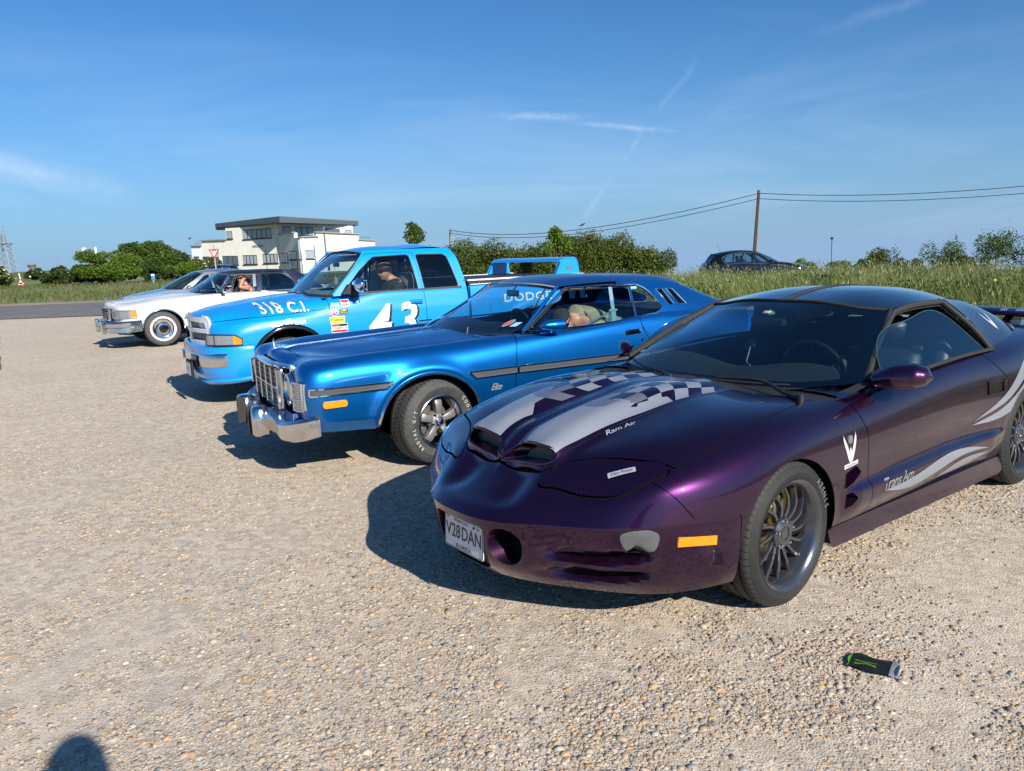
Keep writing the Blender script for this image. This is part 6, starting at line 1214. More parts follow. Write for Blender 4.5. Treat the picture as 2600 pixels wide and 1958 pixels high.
def modern(name, loc, rz, P, label, hatch=True, sc=1., trim=None):
    """present-day car: short bonnet, raked screen, arched side glass"""
    e = empty(name, loc, rz, label=label, cat='car')
    S = [
     [(.80,0,.22),(.84,0,.35),(.85,0,.50),(.84,0,.66),(.76,0,.76),(.55,0,.83),(.30,0,.88),(.05,0,.92)],
     [(.66,.55,.22),(.70,.56,.35),(.71,.56,.50),(.70,.55,.66),(.62,.53,.75),(.42,.45,.83),(.18,.28,.895),(-.05,0,.945)],
     [(.42,.82,.22),(.44,.84,.35),(.45,.85,.50),(.44,.84,.66),(.38,.80,.76),(.22,.68,.84),(.0,.40,.92),(-.18,0,.965)],
     [(0,.86,.25),(0,.89,.35),(0,.90,.50),(0,.89,.67),(0,.86,.78),(-.03,.78,.87),(-.18,.48,.95),(-.35,0,.985)],
     [(-.7,.85,.22),(-.7,.88,.35),(-.7,.90,.50),(-.7,.895,.67),(-.7,.88,.80),(-.7,.84,.92),(-.7,.5,.98),(-.7,0,.99)],
     [(-1.6,.85,.22),(-1.6,.88,.35),(-1.6,.90,.50),(-1.6,.90,.70),(-1.6,.885,.84),(-1.6,.85,.96),(-1.6,.5,.98),(-1.6,0,.98)],
     [(-2.6,.86,.25),(-2.6,.89,.35),(-2.6,.91,.52),(-2.6,.90,.74),(-2.6,.87,.88),(-2.6,.82,.99),(-2.6,.5,1.0),(-2.6,0,1.0)],
     [(-3.2,.70,.28),(-3.24,.74,.38),(-3.26,.76,.55),(-3.24,.76,.75),(-3.18,.74,.90),(-3.12,.70,1.0),(-3.08,.4,1.02),(-3.05,0,1.02)],
     [(-3.36,0,.28),(-3.40,0,.38),(-3.42,0,.55),(-3.40,0,.75),(-3.33,0,.90),(-3.26,0,1.0),(-3.2,0,1.02),(-3.15,0,1.02)]]
    G = skin(S, .035); V = G.reshape(-1, 3).copy(); F = [tuple(f) for f in gfaces(*G.shape[:2]).tolist()]
    V, F = archcut(V, F, 0, .31, .36); V, F = archcut(V, F, -2.6, .31, .36)
    V, F = iso(V, F, -cond(V[:, 2] > .88, sdf(V[:, :2], [(-.40, -.1), (-.44, .4), (-.62, .72), (-.85, .80), (-2.5, .80), (-2.95, .6), (-3.0, -.1)])))
    B = BVHTree.FromPolygons([tuple(v) for v in both((V, F))[0]], both((V, F))[1])
    for lo, hi in ((-.62, -1.55), (-1.56, -2.38)):
        (dv, df), (V, F) = gapcut(V, F, cond(V[:, 1] > .6, sdf(V[:, [0, 2]], [(lo, 1.1), (lo - .02, .6), (lo - .05, .30), (hi, .30), (hi, .7), (hi + .02, 1.1)])), .004); mk('door', dv, df, P, e, angle=50); mk('door', *mir(dv, df), P, e, angle=50)
    (hV, hF), (V, F) = gapcut(V, F, cond(V[:, 2] > .70, sdf(V[:, :2], [(.70, -.1), (.60, .5), (.30, .66), (-.30, .72), (-.45, .60), (-.34, -.1)])), .003); mk('hood', *both((hV, hF)), P, e, weld=1e-5, angle=45)
    mk('body', *both((V, F)), P, e, weld=1e-5, angle=45); well(e, 0, .86, .37, .31); well(e, -2.6, .86, .37, .31); MB().box((-1.3, 0, .24), (3.6, 1.5, .03)).box((0, 0, .5), (1., 1.0, .4)).build('underbody', WELL, e)
    w0 = [[(-.36,0,.98),(-.66,0,1.15),(-.98,0,1.30),(-1.25,0,1.41)],[(-.42,.38,.97),(-.72,.36,1.14),(-1.02,.34,1.29),(-1.27,.32,1.40)],[(-.72,.77,.93),(-.96,.71,1.09),(-1.18,.65,1.24),(-1.38,.59,1.35)]]
    mk('windscreen', *both(patch(w0, .07, mu=True)), G_WS, e, weld=1e-4)
    r0 = [[(-1.25,0,1.412),(-1.7,0,1.465),(-2.3,0,1.46),(-2.95,0,1.36)],[(-1.27,.32,1.403),(-1.7,.34,1.455),(-2.3,.34,1.45),(-2.92,.34,1.35)],[(-1.38,.59,1.352),(-1.75,.62,1.39),(-2.3,.62,1.385),(-2.85,.56,1.30)]]
    mk('roof', *both(patch(r0, .06, mu=True)), P, e, weld=1e-4)
    def u3(x): return [(x,.845,.95),(x,.80,1.06),(x,.72,1.22),(x,.61,1.385)]
    v, q = patch([[(-.70,.80,.93),(-.75,.76,1.0),(-.80,.72,1.10),(-.9,.66,1.2)], u3(-1.3), u3(-2.0), [(-2.7,.82,.98),(-2.68,.77,1.08),(-2.62,.69,1.22),(-2.55,.60,1.37)], [(-3.1,.72,1.0),(-3.07,.68,1.08),(-3.0,.61,1.19),(-2.90,.53,1.30)]], .03)
    v, q = iso(v, q, sdf(v[:, [0, 2]], [(-.60, .90), (-.72, .95), (-1.36, 1.372), (-1.8, 1.6), (-4, 1.6), (-4, .9)]))
    W1 = [(-.95,.965),(-1.38,1.30),(-1.50,1.335),(-1.55,.965)][::1]; W2 = [(-1.60,.965),(-1.56,1.338),(-1.9,1.352),(-2.2,1.335),(-2.28,.99)]; W3 = [(-2.33,1.0),(-2.26,1.328),(-2.45,1.29),(-2.66,1.15),(-2.62,1.03)]
    UY_ = lambda b: np.interp(b, [.95, 1.06, 1.22, 1.385], [.845, .80, .72, .61])
    for p in (W1, W2, W3): v, q = iso(v, q, -sdf(v[:, [0, 2]], p))
    mk('roof_side', v, q, P, e, angle=50); mk('roof_side', *mir(v, q), P, e, angle=50)
    for s in (1, -1):
        for p in (W1, W2, W3):
            Vq, Fq = subdiv2d(*fill2d(p), .15); mk('door_glass', [(a, s * (UY_(b) - .01), b) for a, b in Vq], Fq, G_SD, e)
        if trim:
            L = curve([(-.80,.955),(-1.35,1.33),(-1.9,1.372),(-2.35,1.335),(-2.72,1.12),(-2.60,1.0),(-2.2,.968),(-1.5,.945),(-.80,.945)], 50); MB().tube([(a, s * (UY_(b) + .012), b) for a, b in L], .012, 6, True).build('window_trim', CHR, e)
        mo = MB().box((-.88, s * .97, 1.0), (.12, .18, .13), bev=.04).build('mirror', P, e, angle=70)
        MB().box((-1.45, s * .905, .80), (.18, .03, .03), bev=.01).box((-2.28, s * .90, .84), (.18, .03, .03), bev=.01).build('door_handle', CHR if trim else P, e)
        h = project([(3, s * a, b) for a, b in ((.45,.58),(.78,.66),(.80,.72),(.60,.72),(.42,.66))], (-1, 0, 0), B, .004, 3.)
        if all(p is not None for p in h): mk('headlamp', h, [tuple(range(5))], LENS, e, False)
    mk('rear_window', *both(patch([[(-2.97,0,1.355),(-3.12,0,1.18),(-3.2,0,1.03)],[(-2.88,.52,1.30),(-3.03,.56,1.17),(-3.12,.60,1.04)]], .1)), G_DK, e)
    sb = MB().box((-1.7, 0, .4), (2.2, 1.5, .03)).box((-.85, 0, .88), (.35, 1.4, .12), bev=.04)
    for yy in (.36, -.36): sb.box((-1.75, yy, .80), (.15, .48, .62), bev=.05, ry=-.2).box((-1.86, yy, 1.16), (.1, .26, .18), bev=.04)
    sb.box((-2.6, 0, .85), (.15, 1.2, .5), bev=.05).build('front_seat', BLK, e); MB().box((-1.16, 0, 1.27), (.03, .2, .06)).build('rear_view_mirror', BLK, e)
    for x_ in (0, -2.6):
        for s in (1, -1): wheel_plain(e, (x_, s * .78, .32), side_=s, m=BLKG if trim else None)
    return e
sv_ = modern('silver_hatchback', ca_l(-.95, -5.7) + (0.,), 3.752, P_SV, 'silver grey car, farthest of the parked row beyond the pale pink saloon')
bk = modern('black_hatchback', (11.1, 30.6, -.12), -.05, P_BK, 'black hatchback with chrome window line standing behind the grassy bank', trim=True)
MB().tube([(-2.6, 0, 1.42), (-2.75, 0, 1.72)], .006, 4).build('aerial', BLK, bk)
va = modern('dark_hatchback', (-29.2, 74., -.25), 2.9, P_HB, 'dark blue car by the white building, only its roof showing over the cream saloon'); va.scale = (1.12, 1.12, 1.25)
# ================================================================== people
def skinmesh(J, E_, root=0, lv=2):
    """J: list of (x, y, z, r or (rx, ry)); one continuous tapered surface"""
    me = bpy.data.meshes.new('s'); me.from_pydata([j[:3] for j in J], E_, []); o = bpy.data.objects.new('s', me); scene.collection.objects.link(o)
    sk = o.modifiers.new('s', 'SKIN'); sk.use_smooth_shade = True
    for i, j in enumerate(J):
        r = j[3]; d = me.skin_vertices[0].data[i]; d.radius = r if isinstance(r, tuple) else (r, r); d.use_root = (i == root)
    sb = o.modifiers.new('u', 'SUBSURF'); sb.levels = lv; sb.render_levels = lv
    dg = bpy.context.evaluated_depsgraph_get(); ev = o.evaluated_get(dg); m2 = ev.to_mesh(); V = np.array([v.co[:] for v in m2.vertices]); F = [tuple(p.vertices) for p in m2.polygons]
    ev.to_mesh_clear(); bpy.data.objects.remove(o); return V, F
def headmesh(c, rz=0., pitch=0., s=1., roll=0.):
    """head with brow, nose, lips, chin and ears; faces local +x"""
    n, m = 36, 28; V = []
    for i in range(m + 1):
        th = PI * i / m
        for j in range(n):
            ph = 2 * PI * j / n; x, y, z = math.sin(th) * math.cos(ph), math.sin(th) * math.sin(ph), math.cos(th)
            f = max(0, x); X = .098 * x; Y = .076 * y; Z = .118 * z
            if z < -.1: Y *= 1 - .30 * min(1, (-z - .1)) ** 1.2; X += .010 * f * min(1, -z)
            X += .026 * math.exp(-(y / .14) ** 2 - ((z + .12) / .16) ** 2) * (f > 0)            # nose
            X += .008 * math.exp(-((z - .16) / .09) ** 2) * f * (abs(y) < .7)                     # brow
            X -= .012 * math.exp(-((abs(y) - .36) / .16) ** 2 - ((z - .03) / .10) ** 2) * (f > 0)   # eye sockets
            X += .007 * math.exp(-(y / .26) ** 2 - ((z + .42) / .06) ** 2) * (f > 0) - .004 * math.exp(-(y / .26) ** 2 - ((z + .47) / .025) ** 2) * (f > 0)
            X += .010 * math.exp(-(y / .3) ** 2 - ((z + .78) / .14) ** 2) * (f > 0); X -= .018 * max(0, -x) * (z < -.3) * min(1, -z - .3) * 2
            V.append((X, Y, Z))
    F = [(i * n + j, i * n + (j + 1) % n, (i + 1) * n + (j + 1) % n, (i + 1) * n + j) for i in range(m) for j in range(n)]
    mb = MB().add(V, F)
    for q in (1, -1): mb.add(*tube([(-.004, q * .074, .025), (-.012, q * .086, .03), (-.016, q * .088, .005), (-.008, q * .080, -.025), (0, q * .072, -.03)], [.006, .009, .009, .007, .004], 6))
    M = Matrix.Translation(c) @ Matrix.Rotation(rz, 4, 'Z') @ Matrix.Rotation(pitch, 4, 'Y') @ Matrix.Rotation(roll, 4, 'X') @ Matrix.Scale(s, 4); return np.array([M @ Vector(v) for v in mb.V]), mb.F, M
def hand(w_, d, up=(0, 0, 1), curl=.6, s=1., flip=1):
    """palm, four bent fingers of different length and a thumb, grown from the wrist w_ along d"""
    d = Vector(d).normalized(); u = Vector(up); u = (u - d * u.dot(d)).normalized(); q = d.cross(u) * flip; w_ = Vector(w_); J = []; E_ = []
    def P(a, b, c): return tuple(w_ + d * a * s + q * b * s + u * c * s)
    parts = [skinmesh([P(-.03, 0, 0) + (.024 * s,), P(.02, 0, 0) + ((.020 * s, .030 * s),), P(.06, 0, 0) + ((.016 * s, .034 * s),), P(.088, 0, 0) + ((.012 * s, .032 * s),)], [(0, 1), (1, 2), (2, 3)], 0, 1)]
    for k, (b, L) in enumerate(((.030, .070), (.011, .080), (-.009, .074), (-.028, .058))):
        c1, c2 = math.cos(curl), math.sin(curl); p0 = (.075, b, 0); p1 = (.075 + L * .4 * math.cos(curl * .5), b * 1.08, -L * .4 * math.sin(curl * .5)); p2 = (p1[0] + L * .35 * c1, b * 1.1, p1[2] - L * .35 * c2); p3 = (p2[0] + L * .25 * math.cos(curl * 1.6), b * 1.1, p2[2] - L * .25 * math.sin(curl * 1.6))
        parts.append(skinmesh([P(*p0) + (.0095 * s,), P(*p1) + (.0088 * s,), P(*p2) + (.0078 * s,), P(*p3) + (.0065 * s,)], [(0, 1), (1, 2), (2, 3)], 0, 1))
    parts.append(skinmesh([P(.015, .018, 0) + (.013 * s,), P(.045, .048, -.008) + (.011 * s,), P(.070, .058, -.022) + (.0095 * s,), P(.088, .056, -.036) + (.008 * s,)], [(0, 1), (1, 2), (2, 3)], 0, 1))
    return join(*parts)
HAIRG = mat('grey_hair', (.16, .15, .14), .9); BEARD = mat('grey_beard', (.55, .53, .50), .95, fn=lambda t, b: bump(t, b, t.noise(obj_co(t), 260, 3, .7), .003, 1.)); TEE = mat('black_tee', (.018, .018, .022), .9, fn=lambda t, b: bump(t, b, t.noise(obj_co(t), 14, 4, .6), .012, .8)); TEEW = mat('white_tee', (.70, .70, .70), .9, fn=lambda t, b: bump(t, b, t.noise(obj_co(t), 14, 4, .6), .012, .8)); KHAKI = mat('khaki_jacket', (.20, .205, .15), .9, fn=lambda t, b: bump(t, b, t.noise(obj_co(t), 12, 4, .6), .02, 1.)); DENIM = mat('denim', (.08, .15, .24), .9); SHADES = mat('dark_lenses', (.006, .006, .008), .08, coat=.6)
def beardmesh(c, rz, pitch, s, roll=0., full=True):
    V, F, M = headmesh((0, 0, 0)); V = np.asarray(V); k = np.where(V[:, 0] > -.02, (-.045 - V[:, 2]) + .015 * (V[:, 0] < .03), -.1) - .03 * (np.hypot(V[:, 1] / .020, (V[:, 2] + .050) / .006) < 1); v, f = iso(V, F, k); N = v / np.linalg.norm(v, axis=1)[:, None]; v = v + N * (.007 if full else .003); M = Matrix.Translation(c) @ Matrix.Rotation(rz, 4, 'Z') @ Matrix.Rotation(pitch, 4, 'Y') @ Matrix.Rotation(roll, 4, 'X') @ Matrix.Scale(s, 4); return [M @ Vector(p) for p in v], f
def glasses(par, M, name='sunglasses'):
    g_ = MB()
    for q in (1, -1): g_.add([M @ Vector(p) for p in ((.100, q * .012, .024), (.098, q * .058, .026), (.094, q * .060, .004), (.100, q * .040, -.010), (.104, q * .014, -.004))], [tuple(range(5))]); g_.add(*tube([M @ Vector(p) for p in ((.096, q * .060, .020), (.05, q * .080, .018), (-.01, q * .082, .014))], .003, 5))
    g_.add(*tube([M @ Vector(p) for p in ((.104, -.014, .014), (.107, 0, .017), (.104, .014, .014))], .003, 5)); return g_.build(name, SHADES, par, False)
def person(loc, rz, label, group=None): return empty('person', loc, rz, label=label, cat='person')
def limbs(J, E_): return skinmesh(J, E_, 0, 2)
# driver in the pickup, looking down at a phone   (truck axes, seated at x -1.45, y .50)
tl = lambda x, y, z=0.: (tk_l(x, y) + (z,))
def place(par_loc, par_rz, lx, ly, lz=0.): return (par_loc[0] + math.cos(par_rz) * lx - math.sin(par_rz) * ly, par_loc[1] + math.sin(par_rz) * lx + math.cos(par_rz) * ly, lz)
p1 = person(place((-3.0078, 9.5139), 3.6822, -1.42, .46, .90), 3.6822, 'shaven-headed man in sunglasses and black t-shirt looking down at his phone in the pickup')
hc = (.02, .0, .535); rzh, pth = .45, .22
J = [(0, 0, .02, .15), (-.06, 0, .20, (.13, .17)), (-.09, 0, .33, (.11, .19)), (-.07, 0, .40, (.07, .09)), (-.02, 0, .46, .055), (.01, 0, .52, .05), (-.08, .19, .36, .065), (.02, .24, .15, .048), (.22, .17, .20, .036), (.28, .14, .22, .030), (-.08, -.19, .36, .065), (.02, -.24, .15, .048), (.22, -.10, .20, .036), (.27, -.04, .22, .030), (.10, .11, .03, .095), (.48, .13, .06, .075), (.60, .13, -.30, .05), (.10, -.11, .03, .095), (.48, -.13, .06, .075), (.60, -.13, -.30, .05)]
E_ = [(0, 1), (1, 2), (2, 3), (3, 4), (4, 5), (2, 6), (6, 7), (7, 8), (8, 9), (2, 10), (10, 11), (11, 12), (12, 13), (0, 14), (14, 15), (15, 16), (0, 17), (17, 18), (18, 19)]
hv, hf, M = headmesh(hc, rzh, pth, 1.08); mk('body', *join(limbs(J, E_), (hv, hf), hand((.28, .14, .22), (.8, -.35, .35), (0, -.4, 1), .7, 1, 1), hand((.27, -.04, .22), (.8, .3, .3), (0, .4, 1), .7, 1, -1)), SKIN, p1, angle=None)
Jc = [(j[0], j[1], j[2], (j[3][0] + .014, j[3][1] + .014) if isinstance(j[3], tuple) else j[3] + .012) for j in J]; Jt = [Jc[0], Jc[1], Jc[2], (-.065, 0, .405, .075), Jc[6], (-.01, .225, .22, .068), Jc[10], (-.01, -.225, .22, .068)]; mk('t_shirt', *skinmesh(Jt, [(0, 1), (1, 2), (2, 3), (2, 4), (4, 5), (2, 6), (6, 7)]), TEE, p1)
mk('trousers', *skinmesh([Jc[0]] + Jc[14:20], [(0, 1), (1, 2), (2, 3), (0, 4), (4, 5), (5, 6)]), mat('dark_trousers', (.02, .022, .03), .9), p1)
glasses(p1, M); mk('beard', *beardmesh(hc, rzh, pth, 1.08, 0, False), mat('stubble', (.33, .20, .145), .8), p1); MB().box((.385, .05, .285), (.012, .075, .15), bev=.004, ry=-.5).build('phone', BLKG, p1)
tv, tf = text2d('WSF', .04, .005, .3); mk('shirt_badge', [(.055 + 0 * u, .0 - u * -1, .27 + v_) for u, v_ in tv], tf, WHITE, p1, False)
# man leaning across the blue coupe
EL0 = (-1.034, 6.561); p2 = person(place(EL0, 3.6325, -1.80, .44, .58), 3.6325, 'grey-bearded man in black cap and khaki jacket leaning over in the blue coupe')
hc = (.42, .17, .395); rzh, pth, rl = 1.05, .45, .5
J = [(-.12, 0, .05, .15), (-.02, 0, .26, (.14, .17)), (.14, .02, .38, (.11, .18)), (.27, .07, .41, (.06, .07)), (.34, .11, .405, .052), (.40, .15, .40, .05), (.10, .20, .33, .066), (.22, .24, .15, .048), (.38, .20, .10, .036), (.12, -.17, .36, .065), (.30, -.20, .18, .048), (.46, -.14, .12, .036), (0, .11, .03, .09), (.32, .12, .02, .07), (0, -.11, .03, .09), (.32, -.12, .02, .07)]
E_ = [(0, 1), (1, 2), (2, 3), (3, 4), (4, 5), (2, 6), (6, 7), (7, 8), (2, 9), (9, 10), (10, 11), (0, 12), (12, 13), (0, 14), (14, 15)]
hv, hf, M = headmesh(hc, rzh, pth, .98, rl); mk('body', *join(limbs(J, E_), (hv, hf), hand((.38, .20, .10), (.9, 0, -.2), (0, 0, 1), .8), hand((.46, -.14, .12), (.9, 0, -.2), (0, 0, 1), .8, 1, -1)), SKIN, p2)
Jc = [(j[0], j[1], j[2], (j[3][0] + .035, j[3][1] + .035) if isinstance(j[3], tuple) else j[3] + .03) for j in J]; mk('jacket', *skinmesh([Jc[0], Jc[1], Jc[2], (.20, .04, .40, (.13, .17)), (.28, .08, .41, .09), Jc[6], Jc[7], Jc[8], Jc[9], Jc[10], Jc[11]], [(0, 1), (1, 2), (2, 3), (3, 4), (2, 5), (5, 6), (6, 7), (2, 8), (8, 9), (9, 10)]), KHAKI, p2)
mk('jeans', *skinmesh([Jc[0]] + Jc[12:16], [(0, 1), (1, 2), (0, 3), (3, 4)]), DENIM, p2); glasses(p2, M); mk('beard', *beardmesh(hc, rzh, pth, .98, rl), BEARD, p2)
cp = MB().lathe([(.001, .125), (.05, .118), (.085, .085), (.094, .045), (.09, .035)], 24); cv = [M @ Vector((a * 1.06, b, c)) for a, b, c in cp.V]; cpm = MB().add(cv, cp.F); cpm.add([M @ Vector(p) for p in ((.085, -.055, .045), (.15, -.045, .040), (.17, 0, .045), (.15, .045, .040), (.085, .055, .045), (.095, 0, .05))], [tuple(range(6))]); cpm.build('cap', TEE, p2, angle=60)
# man in the cream saloon, arm raised to his head
p3 = person(place((-7.52, 16.12), 3.752, -1.86, .45, .62), 3.752, 'short-haired man in white vest, arm raised to his head, in the cream saloon')
hc = (.09, .02, .66)
J = [(-.05, 0, .05, .15), (-.05, 0, .26, (.13, .17)), (-.04, 0, .42, (.11, .19)), (-.01, 0, .50, .065), (.03, 0, .58, .052), (.06, 0, .64, .05), (-.02, .20, .44, .062), (.20, .26, .47, .05), (.10, .17, .62, .04), (.02, .12, .68, .034), (-.02, -.20, .44, .062), (.18, -.24, .30, .048), (.40, .10, .40, .038), (.08, .11, .03, .09), (.42, .12, .04, .07), (.08, -.11, .03, .09), (.42, -.12, .04, .07)]
E_ = [(0, 1), (1, 2), (2, 3), (3, 4), (4, 5), (2, 6), (6, 7), (7, 8), (8, 9), (2, 10), (10, 11), (11, 12), (0, 13), (13, 14), (0, 15), (15, 16)]
hv, hf, M = headmesh(hc, .9, .1, 1.1); mk('body', *join(limbs(J, E_), (hv, hf), hand((.02, .12, .68), (-.9, -.3, .2), (.2, .6, 1), .5), hand((.40, .10, .40), (.5, .8, .1), (0, 0, 1), .5, 1, -1)), SKIN, p3)
Jc = [(j[0], j[1], j[2], (j[3][0] + .016, j[3][1] + .016) if isinstance(j[3], tuple) else j[3] + .014) for j in J]; mk('vest', *skinmesh([Jc[0], Jc[1], Jc[2], (-.03, 0, .46, .08)], [(0, 1), (1, 2), (2, 3)]), TEEW, p3); mk('shorts', *skinmesh([Jc[0]] + Jc[13:17], [(0, 1), (1, 2), (0, 3), (3, 4)]), CLOTHG, p3)
v, f = iso(hv, hf, (np.array([M.inverted() @ Vector(p) for p in hv]) @ np.array([-.6, 0, 1.]) - .045)); c_ = np.array(hc); v = c_ + (v - c_) * 1.04; mk('hair', v, f, HAIRG, p3)
# passenger
p4 = person(place((-7.52, 16.12), 3.752, -1.60, -.36, .62), 3.752, 'second occupant in pale top on the far front seat of the cream saloon'); hc = (.10, 0, .62); hv, hf, M = headmesh(hc, .9, .1, 1.); J = [(-.05, 0, .05, .14), (-.05, 0, .26, (.12, .16)), (-.04, 0, .40, (.10, .17)), (-.01, 0, .48, .06), (.05, 0, .58, .05), (-.02, .18, .40, .058), (.10, .22, .2, .045), (-.02, -.18, .40, .058), (.10, -.22, .2, .045)]
E_ = [(0, 1), (1, 2), (2, 3), (3, 4), (2, 5), (5, 6), (2, 7), (7, 8)]; mk('body', *join(limbs(J, E_), (hv, hf)), SKIN, p4); mk('top', *skinmesh([(a, b, c, (r[0] + .015, r[1] + .015) if isinstance(r, tuple) else r + .014) for a, b, c, r in J[:3]], [(0, 1), (1, 2)]), mat('patterned_top', (.42, .42, .36), .9), p4); v, f = iso(hv, hf, (np.array([M.inverted() @ Vector(p) for p in hv]) @ np.array([-.7, 0, 1.]) - .02)); mk('hair', np.array(hc) + (v - np.array(hc)) * 1.08, f, mat('fair_hair', (.45, .35, .18), .9), p4)
# the photographer, standing just behind the camera
p5 = person((.20, -.20, 0), PI / 2, 'photographer standing behind the camera, only the shadow of head and arm in view'); hc = (-.04, 0, 1.69)
J = [(0, 0, .98, (.13, .16)), (0, 0, 1.2, (.12, .16)), (0, 0, 1.38, (.12, .20)), (0, 0, 1.50, .07), (0, 0, 1.58, .055), (0, 0, 1.66, .055), (0, .22, 1.40, .06), (.04, .32, 1.14, .05), (.02, .24, 1.36, .038), (0, -.22, 1.40, .06), (.0, -.44, 1.36, .055), (.02, -.30, 1.47, .040), (0, .10, .90, .10), (0, .11, .50, .065), (0, .11, .10, .045), (.12, .12, .04, .038), (0, -.10, .90, .10), (0, -.11, .50, .065), (0, -.11, .10, .045), (.12, -.12, .04, .038)]
E_ = [(0, 1), (1, 2), (2, 3), (3, 4), (4, 5), (2, 6), (6, 7), (7, 8), (2, 9), (9, 10), (10, 11), (0, 12), (12, 13), (13, 14), (14, 15), (0, 16), (16, 17), (17, 18), (18, 19)]
hv, hf, M = headmesh(hc, .1, .1, 1.15); Jc = [(j[0], j[1], j[2], (j[3][0] + .02, j[3][1] + .02) if isinstance(j[3], tuple) else j[3] + .018) for j in J]
mk('body', *join(limbs(J, E_), (hv, hf), hand((.02, .24, 1.36), (0, -.2, 1), (-1, 0, 0), .7), hand((.02, -.30, 1.47), (0, 1.2, .5), (-1, 0, 0), .7, 1, -1)), SKIN, p5); mk('jacket', *skinmesh(Jc[:4] + Jc[6:8] + Jc[9:11], [(0, 1), (1, 2), (2, 3), (2, 4), (4, 5), (2, 6), (6, 7)]), DENIM, p5); mk('jeans', *skinmesh([Jc[0]] + Jc[12:20], [(0, 1), (1, 2), (2, 3), (3, 4), (0, 5), (5, 6), (6, 7), (7, 8)]), MATS['dark_trousers'], p5)
# ================================================================== ground
BASE = np.array([(9.5, 1.0), (6.0, 5.6), (4.5, 8.8), (2.4, 12.4), (-1.0, 16.5), (-6.5, 21.5), (-12, 25.2)])
def bdist(x, y):
    """signed distance beyond the foot of the grassy bank (positive = on the bank)"""
    x, y = np.asarray(x, float), np.asarray(y, float); d = np.full(x.shape, 1e9); sg = np.zeros(x.shape)
    for a, b in zip(BASE[:-1], BASE[1:]):
        e = b - a; t = np.clip(((x - a[0]) * e[0] + (y - a[1]) * e[1]) / (e @ e), 0, 1); q = np.hypot(x - a[0] - t * e[0], y - a[1] - t * e[1]); s = np.sign(e[1] * (x - a[0]) - e[0] * (y - a[1]))
        m = q < d; d = np.where(m, q, d); sg = np.where(m, s, sg)
    return d * sg
def vn(x, y, s=1., seed=0): # cheap smooth value noise
    r = np.random.default_rng(seed); T = r.random((64, 64)); x = np.asarray(x) * s + 100; y = np.asarray(y) * s + 100; i, j = np.floor(x).astype(int), np.floor(y).astype(int); u, v = x - i, y - j; u = u * u * (3 - 2 * u); v = v * v * (3 - 2 * v)
    g_ = lambda a, b: T[a % 64, b % 64]
    return (g_(i, j) * (1 - u) + g_(i + 1, j) * u) * (1 - v) + (g_(i, j + 1) * (1 - u) + g_(i + 1, j + 1) * u) * v
def zfar(x, y):
    x = np.asarray(x, float); y = np.asarray(y, float); return -.030 * np.clip(x + 6, 0, 40) * sm(y, 16, 34) - sm(x / np.maximum(y, 1), -.24, .12) * .052 * np.maximum(y - 38, 0)
def hbank(x, y):
    d = bdist(x, y); return .50 * sm(d, .1, 3.4) * sm(y, 27.5, 21.) * sm(x, -9, -1.5) * (1 + .12 * (vn(x, y, .5, 3) - .5))
def hz(x, y):
    x = np.asarray(x, float); y = np.asarray(y, float); lot = .012 * (vn(x, y, .8, 5) - .5) + .006 * (vn(x, y, 2.6, 6) - .5)
    near = sm(np.hypot(x, y), 30, 12); v = .45 * (vn(x, y, .09, 8) - .3) * sm(y, 40, 60)
    return zfar(x, y) + hbank(x, y) + lot * near + v
xs = np.unique(np.concatenate([np.linspace(-9, 14, 150), np.linspace(-60, -9, 60), np.linspace(14, 70, 60), np.geomspace(70, 2500, 22), -np.geomspace(60, 2500, 22)])); ys = np.unique(np.concatenate([np.linspace(-6, 30, 190), np.linspace(30, 90, 60), np.geomspace(90, 4000, 24), [-400, -60, -20, -10]]))
GX, GY = np.meshgrid(xs, ys, indexing='ij'); GZ = hz(GX, GY); GZ = np.where(GY > 26, np.where((GY < 37.5), GZ, GZ), GZ)
